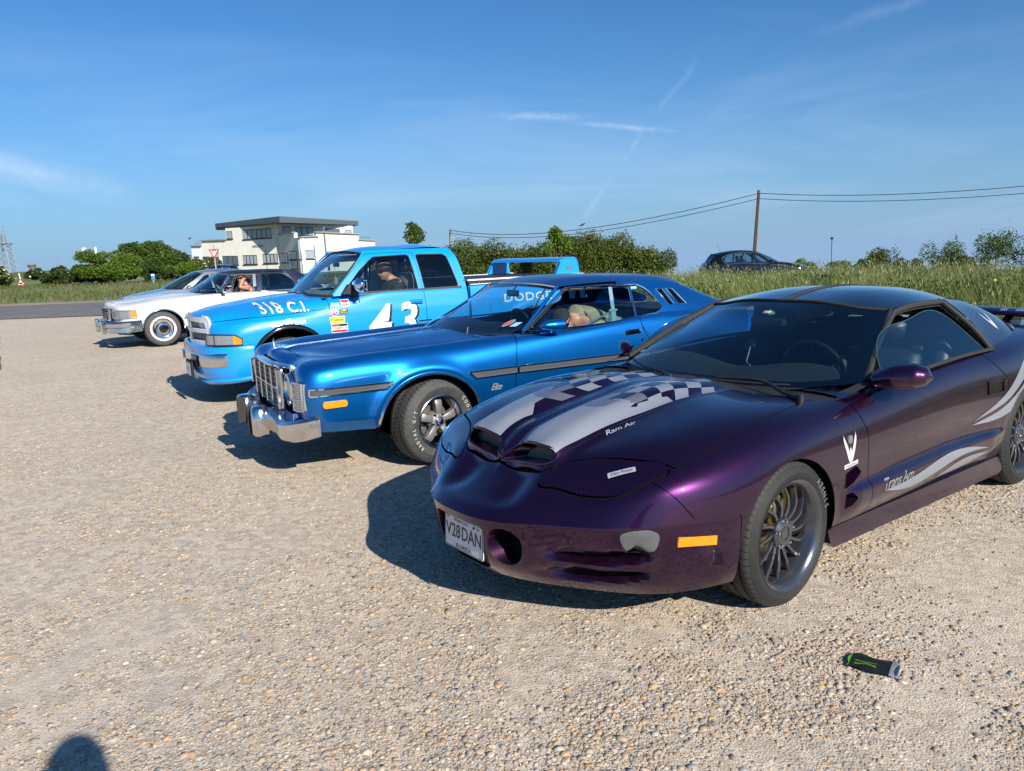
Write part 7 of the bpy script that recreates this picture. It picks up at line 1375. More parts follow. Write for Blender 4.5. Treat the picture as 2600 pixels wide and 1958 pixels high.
def _ground(t, b):
    co = obj_co(t); s = t.n('ShaderNodeSeparateXYZ', i_0=co); x, y = s.outputs[0], s.outputs[1]
    flat = t.n('ShaderNodeCombineXYZ', i_0=x, i_1=y, i_2=0.).outputs[0]
    w1 = t.noise(flat, .55, 5, .6); w2 = t.noise(flat, 2.3, 5, .65); trk = t.noise(t.n('ShaderNodeVectorMath', operation='MULTIPLY', i_0=t.n('ShaderNodeVectorRotate', rotation_type='Z_AXIS', i_Vector=flat, i_Angle=-.62).outputs[0], i_1=(.22, 2.2, 1.)).outputs[0], 1.1, 4, .6); dens = t.mr(t.m('ADD', t.m('ADD', w1, t.m('MULTIPLY', w2, .5)), t.m('MULTIPLY', t.m('SUBTRACT', trk, .5), .9)), .64, .88)     # 0 sandy, 1 stony
    def cells(sc, seed):
        v = t.n('ShaderNodeTexVoronoi', i_Scale=sc, i_Randomness=1.); t.set(v.inputs['Vector'], t.n('ShaderNodeVectorMath', operation='ADD', i_0=flat, i_1=(seed, seed, 0)).outputs[0]); return v
    ST = [(0., (.52, .43, .32)), (.18, (.26, .25, .25)), (.34, (.66, .57, .45)), (.48, (.42, .26, .14)), (.60, (.74, .68, .57)), (.72, (.34, .34, .35)), (.84, (.58, .40, .23)), (1., (.54, .47, .39))]
    v1 = cells(62., 3.1); v2 = cells(125., 7.7); v3 = cells(24., 1.3)
    r1 = t.n('ShaderNodeSeparateColor', i_0=v1.outputs['Color']).outputs; r2 = t.n('ShaderNodeSeparateColor', i_0=v2.outputs['Color']).outputs; r3 = t.n('ShaderNodeSeparateColor', i_0=v3.outputs['Color']).outputs
    c1 = t.ramp(r1[0], ST); c2 = t.ramp(r2[0], ST); c3 = t.ramp(r3[1], ST)
    sand = t.mix(t.noise(flat, 9., 6, .7), (.49, .395, .30), (.64, .54, .43)); sand = t.mix(t.mr(t.noise(flat, 1.1, 4, .6), .45, .7, 0., .5), sand, (.50, .45, .41))
    fine = t.mix(t.m('MULTIPLY', t.mr(r2[1], .45, .55), .8), sand, c2)
    k1 = t.m('MULTIPLY', t.m('LESS_THAN', v1.outputs['Distance'], t.m('MULTIPLY_ADD', dens, .30, .22)), t.m('LESS_THAN', r1[1], t.m('MULTIPLY_ADD', dens, .55, .45)))
    c = t.mix(k1, fine, c1); k3 = t.m('MULTIPLY', t.m('LESS_THAN', v3.outputs['Distance'], .26), t.m('LESS_THAN', r3[0], t.m('MULTIPLY_ADD', dens, .16, .02))); c = t.mix(k3, c, c3); c = t.mix(.55, c, t.mix(1., c, t.ramp(r3[2], [(0., .62), (.5, 1.0), (1., 1.35)]), 'MULTIPLY')); c = t.mix(t.mr(dens, .1, 0., 0., .25), c, (.66, .57, .47))
    dist = t.m('SQRT', t.m('ADD', t.m('MULTIPLY', x, x), t.m('MULTIPLY', y, y)))
    c = t.mix(t.mr(t.noise(flat, .16, 4, .6), .35, .7, 0., .16), c, (.34, .28, .21)); 
    # worn dark grey skin of old tarmac at the lower left
    old = t.m('MULTIPLY', t.mr(t.noise(flat, 3.2, 6, .7), .5, .66), t.m('MULTIPLY', t.mr(x, -.2, -1.4), t.mr(y, 3.4, 2.2))); c = t.mix(t.m('MULTIPLY', old, .55), c, (.25, .235, .25))
    # grass beyond the lot: the bank, the verge and the field
    bk = t.n('ShaderNodeAttribute', attribute_name='grass').outputs['Fac']; gn = t.noise(flat, 1.4, 6, .7); gn2 = t.noise(flat, 22., 4, .7)
    gcol = t.mix(t.mr(gn, .35, .65), t.mix(gn2, (.050, .085, .016), (.10, .13, .03)), t.mix(gn2, (.10, .12, .035), (.19, .17, .075)))
    gm = t.mr(t.m('ADD', bk, t.m('MULTIPLY', t.m('SUBTRACT', t.noise(flat, 3., 6, .7), .5), .7)), .42, .58); c = t.mix(gm, c, gcol)
    c = t.mix(.17, c, t.mix(t.mr(t.noise(flat, 13., 5, .75), .3, .7), (.30, .23, .16), (.80, .68, .52))); t.set(b.inputs['Base Color'], c)
    h = t.m('ADD', t.m('MULTIPLY', t.m('SUBTRACT', .45, v1.outputs['Distance']), t.m('MULTIPLY', k1, .9)), t.m('MULTIPLY', t.m('SUBTRACT', .45, v2.outputs['Distance']), .35)); h = t.m('ADD', h, t.m('MULTIPLY', t.m('SUBTRACT', .4, v3.outputs['Distance']), t.m('MULTIPLY', k3, 2.)))
    h = t.m('ADD', h, t.m('MULTIPLY', t.noise(flat, 240., 3, .7), .22)); h = t.m('ADD', h, t.m('MULTIPLY', t.noise(flat, 5., 5, .6), .45)); bump(t, b, h, .009, .8)
GRD = mat('gravel_and_grass', rough=.92, spec=.25, fn=_ground)
go = mk('ground', np.stack([GX, GY, GZ], -1).reshape(-1, 3), gfaces(len(xs), len(ys))[:, ::1], GRD, kind='structure')
gv = np.maximum(sm(bdist(GX, GY), -.35, .55) * (GY < 27), (GY > 38.6 + .4 * GX * 0) * 1.); at = go.data.attributes.new('grass', 'FLOAT', 'POINT'); at.data.foreach_set('value', gv.astype(np.float32).ravel())
# road
rx = np.concatenate([[-400, -200, -100], np.linspace(-60, 60, 81), [100, 200, 400]]); near = lambda x: 26.4 - .02 * (x + 15) + 1.1 * (vn(x, x * 0, .18, 9) - .5); V = []
ncol = 9; RZ = []
for x in rx:
    a, b = near(x), 36.9 + .06 * (x + 22) * (x < 60)
    for k in range(ncol): yy = a + (b - a) * k / (ncol - 1); V.append((x, yy, float(hz(x, yy)) + .02 + .04 * math.sin(PI * k / (ncol - 1))))
def _road(t, b):
    co = obj_co(t); c = t.mix(t.mr(t.noise(co, .35, 6, .65), .35, .7), (.105, .103, .10), (.165, .16, .152)); c = t.mix(t.mr(t.noise(co, 1.6, 4, .6), .62, .72), c, (.05, .05, .05)); t.set(b.inputs['Base Color'], t.mix(t.m('MULTIPLY', t.noise(co, 160., 3, .7), .35), c, (.25, .24, .22))); bump(t, b, t.noise(co, 110., 3, .7), .008, .7)
mk('road', V, gfaces(len(rx), ncol), mat('asphalt', rough=.85, fn=_road), kind='structure')
# pale stony shoulder beyond the road
V = []
for x in rx:
    a = 36.7 + .06 * (x + 22) * (x < 60); w_ = 2.4 + 1.4 * float(vn(x, 0, .2, 11))
    for k in range(4): yy = a + w_ * k / 3; V.append((x, yy, float(hz(x, yy)) + .028 + (-.02 if k == 3 else 0)))
mk('path', V, gfaces(len(rx), 4), mat('stony_shoulder', rough=.95, fn=lambda t, b: (t.set(b.inputs['Base Color'], t.mix(t.noise(obj_co(t), 2.5, 6, .7), (.22, .17, .11), (.40, .33, .24))), bump(t, b, t.noise(obj_co(t), 60., 4, .7), .02, 1.))), kind='structure')
# brick edging at the far left of the lot
kb = MB()
for k in range(34):
    t_ = k / 33; c = Vector((-8.95 + .9 * -t_ * 4.0, 11.6 + t_ * 8.6, .012)); kb.box((-.687 * (12.6 + t_ * 9.2) + .20 * t_ + rng.normal(0, .02), 12.6 + t_ * 9.2, c.z), (.26, .24, .05), rz=rng.normal(.5, .06), bev=.012)
kb.build('kerb_strip', mat('dark_brick', rough=.9, fn=lambda t, b: (t.set(b.inputs['Base Color'], t.mix(t.noise(obj_co(t), 4., 5, .7), (.075, .07, .075), (.17, .16, .16))), bump(t, b, t.noise(obj_co(t), 60., 4), .006, 1.))), kind='structure')
# loose stones, the nearer the more
def frustum(x, y, m=.12):
    c = np.stack([x, y, np.zeros_like(x) - EYE], 1) @ np.array([_rt[:], _up[:], _f[:]]).T; return (c[:, 2] > .3) & (np.abs(c[:, 0] / c[:, 2]) < .673 + m) & (np.abs(c[:, 1] / c[:, 2]) < .507 + m)
ico = np.array([(0, .526, .851), (0, -.526, .851), (0, .526, -.851), (0, -.526, -.851), (.526, .851, 0), (-.526, .851, 0), (.526, -.851, 0), (-.526, -.851, 0), (.851, 0, .526), (-.851, 0, .526), (.851, 0, -.526), (-.851, 0, -.526)])
icf = np.array([(0, 1, 8), (0, 9, 1), (0, 8, 4), (0, 5, 9), (0, 4, 5), (3, 2, 10), (3, 11, 2), (3, 10, 6), (3, 7, 11), (3, 6, 7), (1, 9, 7), (1, 7, 6), (1, 6, 8), (8, 6, 10), (8, 10, 4), (4, 10, 2), (4, 2, 5), (5, 2, 11), (5, 11, 9), (9, 11, 7)])
N0 = 420000; rr = 1.6 * (13.5 / 1.6) ** (rng.random(N0) ** .86); aa = (rng.random(N0) - .5) * 1.7; X, Y = rr * np.sin(aa), rr * np.cos(aa); k = frustum(X, Y) & (bdist(X, Y) < .2)
clump = vn(X, Y, 1.3, 21) * .6 + vn(X, Y, 3.7, 22) * .4; k &= rng.random(N0) < np.clip((clump - .36) * 4.2 + .10, .04, 1) * np.clip((14 - rr) / 6, 0, 1) * np.where(X < -.3, .65, 1.); X, Y = X[k][:110000], Y[k][:110000]; N = len(X)
sz = .0034 * np.exp(rng.normal(0, .46, N)) * (1 + .09 * np.hypot(X, Y)); sz = np.clip(sz, .002, .0145); big = rng.random(N) < .0022; sz[big] = rng.uniform(.010, .019, big.sum())
D = 1 + rng.normal(0, .16, (N, 12, 1)); sc3 = np.stack([rng.uniform(.9, 1.7, N), rng.uniform(.8, 1.2, N), rng.uniform(.35, .65, N)], 1); an = rng.uniform(0, 2 * PI, N); P = ico[None] * D * sc3[:, None] * sz[:, None, None]
ca_, sa_ = np.cos(an)[:, None], np.sin(an)[:, None]; Q = np.stack([P[..., 0] * ca_ - P[..., 1] * sa_ + X[:, None], P[..., 0] * sa_ + P[..., 1] * ca_ + Y[:, None], P[..., 2] + (hz(X, Y) - sz * .02)[:, None]], -1)
def _stone(t, b):
    r = t.n('ShaderNodeNewGeometry').outputs['Random Per Island']; c = t.ramp(r, [(0., (.42, .32, .22)), (.12, (.16, .165, .18)), (.26, (.52, .42, .30)), (.38, (.34, .16, .06)), (.48, (.60, .53, .42)), (.58, (.24, .25, .275)), (.68, (.50, .30, .13)), (.80, (.30, .23, .17)), (.90, (.11, .10, .105)), (1., (.44, .37, .29))])
    n = t.noise(obj_co(t), 160., 3, .6); t.set(b.inputs['Base Color'], t.mix(t.m('MULTIPLY', n, .5), c, (.42, .36, .28))); bump(t, b, n, .001, .6)
mk('gravel', Q.reshape(-1, 3), (icf[None] + (np.arange(N) * 12)[:, None, None]).reshape(-1, 3), mat('stone', rough=.7, spec=.4, fn=_stone), smooth=True, kind='stuff')
# ------------------------------------------------------------------ grass
def blades(name, X, Y, Hh, W_, m, lean=.35, bend=.5, seed=1, z=None, **kw):
    r = np.random.default_rng(seed); n = len(X); a = r.uniform(0, 2 * PI, n); z0 = hz(X, Y) if z is None else z; L = r.normal(0, lean, (n, 2)) * Hh[:, None] + np.array([-.10, .05]) * Hh[:, None]
    T = np.array([0, .4, .75, 1.]); ww = np.array([1, .85, .55, .08]); V = np.zeros((n, 8, 3)); dx, dy = np.cos(a) * W_ / 2, np.sin(a) * W_ / 2
    for i, (t, w_) in enumerate(zip(T, ww)):
        cx = X + L[:, 0] * t ** 1.8; cy = Y + L[:, 1] * t ** 1.8; cz = z0 + Hh * t * (1 - .18 * bend * t)
        V[:, 2 * i] = np.stack([cx - dx * w_, cy - dy * w_, cz], 1); V[:, 2 * i + 1] = np.stack([cx + dx * w_, cy + dy * w_, cz], 1)
    f = np.array([(0, 1, 3, 2), (2, 3, 5, 4), (4, 5, 7, 6)]); return mk(name, V.reshape(-1, 3), (f[None] + (np.arange(n) * 8)[:, None, None]).reshape(-1, 4), m, smooth=False, kind='stuff')
def leafmat(name, stops, trans=.35, rough=.55, sc=.7):
    def fn(t, b):
        r = t.n('ShaderNodeNewGeometry').outputs['Random Per Island']; c = t.ramp(r, stops); c = t.mix(t.mr(t.noise(obj_co(t), sc, 3, .6), .3, .7), c, t.mix(1., c, (.55, .60, .5), 'MULTIPLY')); t.set(b.inputs['Base Color'], c)
        tl_ = t.n('ShaderNodeBsdfTranslucent'); t.set(tl_.inputs[0], c); mx_ = t.n('ShaderNodeMixShader', i_0=trans, i_1=b.outputs[0], i_2=tl_.outputs[0]); [t.t.links.remove(l) for l in list(t.t.links) if l.to_node.type == 'OUTPUT_MATERIAL']; o = [n for n in t.t.nodes if n.type == 'OUTPUT_MATERIAL'][0]; t.t.links.new(mx_.outputs[0], o.inputs[0])
    return mat(name, rough=rough, spec=.3, fn=fn)
GRS = leafmat('grass_blade', [(0., (.10, .17, .025)), (.35, (.16, .235, .045)), (.6, (.21, .26, .065)), (.8, (.33, .32, .12)), (1., (.42, .38, .19))], .3, .6)
GRS2 = leafmat('seed_head', [(0., (.36, .35, .17)), (.5, (.50, .47, .27)), (1., (.30, .34, .14))], .3, .8)
r2 = np.random.default_rng(4); n = 190000; X = r2.uniform(-9, 19, n); Y = r2.uniform(3.5, 24.5, n); d = bdist(X, Y); k = (d > .05) & (d < 11) & (r2.random(n) < sm(d, -.1, .9) * .9 + .1) & frustum(X, Y, .25) | ((d > .05) & (d < 3) & (X < 9) & (r2.random(n) < .5)); k &= (vn(X, Y, 1.2, 31) * .5 + vn(X, Y, 4., 32) * .5) > .25; X, Y = X[k], Y[k]; print('blades', len(X))
tall = sm(bdist(X, Y), .2, 1.6); Hh = (.14 + .28 * tall) * r2.uniform(.55, 1.25, len(X)) * (.75 + .5 * vn(X, Y, .9, 33)); blades('grass', X, Y, Hh, r2.uniform(.006, .014, len(X)), GRS, .28)
k = (r2.random(len(X)) < .10) & (tall > .5); X2, Y2, H2 = X[k], Y[k], Hh[k]; Lr = H2 * 1.15; ang = r2.uniform(0, 2 * PI, len(X2)); V = []
st = blades('grass', X2, Y2, H2 * 1.3, np.full(len(X2), .005), GRS2, .18, .2, 6)
hd_x = X2 + r2.normal(0, .06, len(X2)); sd_ = np.zeros((len(X2), 4, 3)); zz = hz(X2, Y2) + H2 * 1.05; ax = np.stack([r2.normal(0, .30, len(X2)), r2.normal(0, .30, len(X2)), np.ones(len(X2))], 1) * r2.uniform(.05, .09, len(X2))[:, None]; wv = np.stack([np.cos(ang), np.sin(ang), 0 * ang], 1) * .008; c0 = np.stack([hd_x, Y2 + r2.normal(0, .04, len(X2)), zz], 1)
sd_[:, 0] = c0; sd_[:, 1] = c0 + ax * .45 + wv; sd_[:, 2] = c0 + ax; sd_[:, 3] = c0 + ax * .45 - wv; mk('seed_heads', sd_.reshape(-1, 3), np.arange(len(X2) * 4).reshape(-1, 4), GRS2, smooth=False, kind='stuff')
# broad-leaved weeds and yellow flowers
def leafcloud(P, size, r, asp=.6, up=.25):
    n = len(P); N_ = r.normal(0, 1, (n, 3)); N_[:, 2] += up; N_ /= np.linalg.norm(N_, axis=1)[:, None]; A = np.cross(N_, r.normal(0, 1, (n, 3))); A /= np.linalg.norm(A, axis=1)[:, None] + 1e-9; B = np.cross(N_, A); s = (size * r.uniform(.6, 1.35, n))[:, None]
    V = np.stack([P - A * s, P + B * s * asp, P + A * s, P - B * s * asp], 1); return V.reshape(-1, 3), np.arange(n * 4).reshape(-1, 4)
WEED = leafmat('weed_leaf', [(0., (.045, .085, .015)), (.5, (.075, .13, .025)), (1., (.12, .17, .04))], .3)
c = [(5.2 + i * 1.6 + r2.normal(0, .5), 10.2 + r2.normal(0, 1.4)) for i in range(6)] + [(r2.uniform(-1, 12), r2.uniform(9, 17)) for _ in range(26)]; P = []
for a, b in c:
    if bdist(a, b) < .8: continue
    m_ = 420; rad = r2.uniform(.2, .6); q = r2.normal(0, rad * .6, (m_, 2)) + [a, b]; P.append(np.stack([q[:, 0], q[:, 1], hz(q[:, 0], q[:, 1]) + r2.uniform(.08, .42, m_)], 1))
mk('weeds', *leafcloud(np.concatenate(P), .028, r2), WEED, smooth=False, kind='stuff')
P = []
for a, b, m_, sp in ((4.7, 10.3, 60, .8), (3.6, 11.6, 24, .6), (9.5, 11.5, 10, .8)):
    q = r2.normal(0, sp, (m_, 2)) * [1, .6] + [a, b]; q = q[bdist(q[:, 0], q[:, 1]) > .5]; P.append(np.stack([q[:, 0], q[:, 1], hz(q[:, 0], q[:, 1]) + r2.uniform(.33, .5, len(q))], 1))
mk('yellow_flowers', *leafcloud(np.concatenate(P), .016, r2, .9, 1.), mat('buttercup', (.85, .60, .02), .6), smooth=False, kind='stuff')
n = 26000; X = r2.uniform(-62, 20, n); Y = r2.uniform(39.5, 78, n); k = frustum(X, Y, .05); X, Y = X[k], Y[k]; blades('verge_grass', X, Y, r2.uniform(.08, .24, len(X)) * (1 + vn(X, Y, .3, 41)), r2.uniform(.03, .07, len(X)), leafmat('verge_blade', [(0., (.07, .12, .02)), (.6, (.13, .17, .04)), (1., (.26, .24, .11))], .3), .3, .3, 8)
# ------------------------------------------------------------------ trees, bushes
BARK = mat('bark', rough=.9, fn=lambda t, b: (t.set(b.inputs['Base Color'], t.mix(t.noise(obj_co(t), 9., 5, .7), (.07, .055, .04), (.16, .13, .10))), bump(t, b, t.noise(obj_co(t), 30., 4), .02, 1.)))
LF = dict(dark=leafmat('leaf_dark', [(0., (.030, .060, .012)), (.5, (.055, .10, .018)), (1., (.10, .15, .035))], .3, sc=.5), mid=leafmat('leaf_mid', [(0., (.045, .090, .012)), (.5, (.085, .15, .02)), (1., (.15, .21, .04))], .35, sc=.5), light=leafmat('leaf_light', [(0., (.09, .17, .015)), (.5, (.16, .26, .025)), (1., (.26, .34, .05))], .45, sc=.8), olive=leafmat('leaf_olive', [(0., (.055, .080, .013)), (.5, (.105, .145, .020)), (1., (.19, .22, .045))], .3, sc=.6))
MAY = mat('may_blossom', (.62, .60, .50), .8)
def plant(name, label, loc, h, w_, n, leaf, kind_='mid', clumps=9, seed=0, flat=.7, low=.12, cat='tree', trunk=True, blossom=0., group=None, spiky=0., dep=None):
    r = np.random.default_rng(seed); z0 = float(hz(loc[0], loc[1])) if len(loc) < 3 else loc[2]; e = empty(name, (loc[0], loc[1], z0), label=label, cat=cat, group=group); dep = dep or w_ * .7
    C = []
    for i in range(clumps):
        t = (i + .5) / clumps; a = r.uniform(0, 2 * PI); q = math.sqrt(r.uniform(0, 1)); cz = h * (low + (1 - low) * (.25 + .62 * r.random())); f = math.sqrt(max(.05, 1 - ((cz / h - .5) / .62) ** 2)); C.append((q * math.cos(a) * w_ * .36 * f, q * math.sin(a) * dep * .36 * f, cz, r.uniform(.16, .30) * min(w_, h * 1.1)))
    P = []
    for cx, cy, cz, cr in C:
        m_ = int(n * cr ** 2 / sum(c_[3] ** 2 for c_ in C)); u = r.normal(0, 1, (m_, 3)); u /= np.linalg.norm(u, axis=1)[:, None]; rad = cr * r.uniform(.45, 1.0, m_) ** .6 * (1 + .22 * np.sin(u[:, 0] * 5 + cx) * np.sin(u[:, 2] * 6 + cz)); q = u * rad[:, None] * [1, min(1, dep / w_), flat] + [cx, cy, cz]
        if spiky: k = r.random(m_) < .12; q[k, 2] += np.abs(r.normal(0, spiky, k.sum()))
        P.append(q)
    P = np.concatenate(P); P[:, 2] = np.maximum(P[:, 2], .03 * h * r.random(len(P))); V, F = leafcloud(P, leaf, r); mk('crown' if cat == 'tree' else 'foliage', V, F, LF[kind_], e, False)
    if blossom: k = (r.random(len(P)) < blossom) & (P[:, 2] > h * .3); mk('blossom', *leafcloud(P[k] + r.normal(0, leaf * .6, (k.sum(), 3)), leaf * .8, r, .8), MAY, e, False)
    if trunk:
        mb = MB(); top = h * .72; mb.tube(curve([(0, 0, -.2), (r.normal(0, .03) * h, r.normal(0, .03) * h, h * .3), (r.normal(0, .03) * h, 0, top)], 8), np.linspace(.035, .010, 8) * h, 7)
        for cx, cy, cz, cr in C[:7]: mb.tube([(0, 0, h * .22), (cx * .5, cy * .5, (h * .22 + cz) * .5), (cx, cy, cz)], [.014 * h, .009 * h, .004 * h], 5)
        mb.build('trunk' if cat == 'tree' else 'stems', BARK, e)
    return e
K = 80 / 80
plant('broad_tree', 'largest round green tree beside the white building', (-39.4, 84.0, .2), 4.2, 9.0, 26000, .11, 'mid', 30, 11, .8, .05)
plant('broad_tree', 'leaning feathery green tree left of the big round tree', (-36.7, 70.5, .1), 3.2, 7.0, 15000, .085, 'light', 24, 12, .6, .05)
plant('broad_tree', 'dark green tree in the gap between the round tree and the white building', (-42.0, 98, .3), 3.0, 4.4, 12000, .12, 'dark', 18, 13, .8, .05)
lb = [('dark hawthorn bush with white blossom at the far left edge', -49.5, 72, 2.0, 8, 'olive', .22), ('low dark hedge bush behind the red triangle sign', -44.5, 76, 1.6, 7, 'dark', .03), ('dark green bush right of the red triangle sign', -41.6, 74, 1.5, 6, 'dark', 0.), ('olive scrub bush below the grassy mound', -41.0, 78, 1.9, 6, 'olive', .06), ('mid green bush left of the feathery tree', -38.6, 73, 1.7, 5, 'mid', 0.), ('dark bush at the foot of the pub style sign', -34.0, 74, 1.7, 5, 'dark', 0.), ('green bush under the big round tree', -33.2, 79, 1.9, 6, 'light', 0.), ('whitish flowering bush close to the white building', -33.5, 84, 2.1, 5, 'olive', .12)]
for i, (lab, x, y, h, w_, kd, bl) in enumerate(lb): plant('bush', lab, (x, y), h * 1.1, w_ * 1.25, 9000, .10, kd, 22, 30 + i, .8, .0, 'bush', True, bl, 'bushes beyond the left verge')
def _hill(t, b): t.set(b.inputs['Base Color'], t.mix(t.noise(obj_co(t), .4, 6, .7), (.055, .08, .02), (.13, .14, .045)))
V = []; nx, ny = 40, 10
for i in range(nx + 1):
    for j in range(ny + 1): u, v = i / nx * 2 - 1, j / ny * 2 - 1; V.append((-77 + 13 * u, 130 + 14 * v, .0 + 1.75 * max(0, 1 - abs(u) ** 3) * max(0, 1 - v * v) ** .6))
mk('hill', V, gfaces(nx + 1, ny + 1), mat('mound_grass', rough=.95, fn=_hill), kind='structure')
# willow-like hedge behind the lot
hx = [(-3.4, 1.75), (-1.4, 1.95), (.6, 1.75), (2.6, 1.85), (4.3, 2.15), (6.0, 2.05), (7.6, 1.35)]
side_l = ['left end', 'second from the left', 'middle left', 'centre', 'middle right', 'second from the right', 'low right end']
for i, (x, zt_) in enumerate(hx):
    z0 = -.45; plant('hedge_bush', 'upright shoots of the olive green hedge, ' + side_l[i], (x, 41.5 + .4 * (i % 2), z0), (zt_ - z0) * 1.02, 3.6, 15000, .052, 'olive', 26, 60 + i, 1.1, .0, 'bush', True, 0, 'hedge of upright shoots behind the pickup', .16, 2.2)
plant('sapling', 'bright green sapling rising above the middle of the hedge', (2.50, 38.5, .1), 2.75, 1.45, 1500, .075, 'light', 8, 71, 1.1, .35)
plant('sapling', 'small bright green tree above the pickup cab roof', (-7.3, 60.5, .2), 4.2, 2.0, 1500, .10, 'mid', 7, 72, 1.0, .35)
rt_ = [('small yellowish bush just right of the black hatchback', 17.4, 45, 1.3, 2.6, 'light', 0), ('low yellow-green bush beyond the grass crest', 19.4, 45, 1.2, 2.4, 'light', 0), ('dark low bush right of the thin aerial', 19.6, 43, 1.45, 2.2, 'dark', 0), ('loose grey-green sapling standing above the grass', 21.9, 45, 2.15, 1.7, 'olive', .2), ('low olive scrub between two saplings', 23.4, 45, 1.35, 2.6, 'olive', 0), ('taller feathery sapling with bare twigs', 25.4, 45, 2.35, 2.4, 'mid', .3), ('low scrub left of the rightmost trees', 26.4, 44, 1.4, 2.6, 'olive', 0), ('conical loose tree near the right edge', 26.0, 41, 2.55, 2.8, 'mid', .25), ('dark dense tree cut by the right edge', 26.2, 37.5, 2.5, 3.4, 'dark', 0)]
for i, (lab, x, y, h, w_, kd, sp) in enumerate(rt_):
    z0 = float(zfar(x, y)) + .3; plant('scrub_bush' if h < 2 else 'young_tree', lab, (x, y, z0 - .1), h * .88 + .15, w_ * 1.2, 5000 if h < 2 else 3800, .05, kd, 14, 80 + i, 1., .0 if h < 2 else .15, 'bush' if h < 2 else 'tree', True, 0, None, sp)
# ------------------------------------------------------------------ white building
bd = empty('building', (0, 0, 0), label='white flat-roofed three-storey building with dark overhanging roof and name letters', cat='building')
def _wall(t, b):
    co = obj_co(t); s = t.noise(co, .8, 6, .7); st = t.n('ShaderNodeVectorMath', operation='MULTIPLY', i_0=co, i_1=(3., 3., .3)).outputs[0]; c = t.mix(t.m('MULTIPLY', t.mr(t.noise(st, 1., 5, .7), .4, .75), .45), t.mix(s, (.72, .70, .61), (.82, .80, .73)), (.52, .49, .39)); t.set(b.inputs['Base Color'], c)
WL = mat('weathered_render', rough=.9, fn=_wall); WL2 = mat('clean_white_render', (.78, .79, .80), .85); ROOFM = mat('dark_fascia', (.085, .10, .115), .5); FRM = mat('dark_window_frame', (.03, .035, .045), .5); PANE = mat('building_pane', (.09, .12, .15), .08, coat=.5); PANEB = mat('blind_pane', (.33, .36, .40), .3, coat=.6); COP = mat('coping', (.30, .28, .25), .8)
def BX(bx): return -43.25 + .01267 * (bx - 178)
def BZ(bx, by): return 3.936 - .0120 * (by - 435) - .00045 * (bx - 738)
def bp_(bx, by, y): k = y / 110.; return Vector((BX(bx) * k, y, EYE + (BZ(bx, by) - EYE) * k))
class Fac:
    """a wall plane between two plan positions; its outlines come from survey marks (u along, v down)"""
    def __init__(s, b0, y0, b1, y1): s.a = (b0, y0, b1, y1)
    def y(s, bx): b0, y0, b1, y1 = s.a; X0, X1 = BX(b0) * y0 / 110, BX(b1) * y1 / 110; r = BX(bx) / 110; dx, dy = X1 - X0, y1 - y0; t = (r * y0 - X0) / (dx - r * dy); return y0 + t * dy
    def p(s, bx, by): return bp_(bx, by, s.y(bx))
    def n(s): b0, y0, b1, y1 = s.a; d = Vector((BX(b1) * y1 / 110 - BX(b0) * y0 / 110, y1 - y0, 0)).normalized(); return Vector((d.y, -d.x, 0))
    def wall(s, pts, m, depth=3., nm='wall'):
        depth = .5
        P = [s.p(*q) for q in pts]; Q = [p - s.n() * depth for p in P]; n = len(P); mk(nm, P + Q, [tuple(range(n)), tuple(range(n, 2 * n))[::-1]] + [(i, (i + 1) % n, n + (i + 1) % n, n + i) for i in range(n)], m, bd, False)
    def win(s, x0, y0, x1, y1, k=3, m=None, slope=0):
        P = [s.p(x0, y0), s.p(x1, y0 - slope), s.p(x1, y1 - slope), s.p(x0, y1)]; N_ = s.n(); w_ = mk('window', [p + N_ * .03 for p in P], [(0, 1, 2, 3)], FRM, bd, False); u = (P[1] - P[0]); L = u.length; u /= L; H_ = (P[0] - P[3]).length; pm = MB()
        for i in range(k): a0, a1 = L * i / k + .07, L * (i + 1) / k - .07; pm.add([P[0] + u * a0 + N_ * .05 + Vector((0, 0, -.10)), P[0] + u * a1 + N_ * .05 + Vector((0, 0, -.10)), P[3] + u * a1 + N_ * .05 + Vector((0, 0, .10)), P[3] + u * a0 + N_ * .05 + Vector((0, 0, .10))], [(0, 1, 2, 3)])
        pm.build('pane', m or PANE, w_, False); MB().box((P[2] + P[3]) / 2 + N_ * .06 - Vector((0, 0, .04)), (L + .2, .18, .07), rz=math.atan2(u.y, u.x)).build('sill', FRM, w_)
    def cope(s, x0, y0, x1, y1): a, b = s.p(x0, y0), s.p(x1, y1); MB().box((a + b) / 2 + s.n() * .05, ((b - a).length + .2, .5, .13), rz=math.atan2((b - a).y, (b - a).x), ry=-math.asin((b - a).z / (b - a).length)).build('coping', COP, bd)
GB = 1010
f1 = Fac(62, 113.5, 1040, 107)
f1.wall([(62, 425), (185, 425), (185, GB), (78, GB)], WL2, 6.); f1.wall([(185, 362), (465, 355), (465, 222), (605, 215), (1030, 175), (1045, GB), (185, GB)], WL, 8.)
f1.cope(58, 423, 182, 420); f1.cope(176, 362, 463, 353)
f1.win(80, 548, 142, 638, 1); f1.win(183, 550, 362, 760, 4); f1.win(404, 543, 576, 652, 3, MATS['building_pane']); f1.win(632, 536, 788, 646, 4, PANEB, 3); f1.win(855, 522, 1022, 634, 4, PANEB, 3); f1.win(655, 245, 973, 358, 6, PANEB, 25); f1.win(474, 258, 538, 348, 1, PANEB, 2)
f2 = Fac(1040, 106.9, 1290, 100.5)
f2.wall([(1040, 300), (1060, 290), (1222, 275), (1222, 335), (1288, 328), (1298, GB), (1045, GB)], WL, 5.); f2.cope(1050, 296, 1224, 272); f2.win(1057, 512, 1133, 630, 3, PANEB, 6); f2.win(1150, 492, 1238, 590, 3, PANEB, 4); f2.win(1150, 600, 1240, 705, 3, PANEB, 4)
f3 = Fac(1288, 100.5, 2122, 111.5)
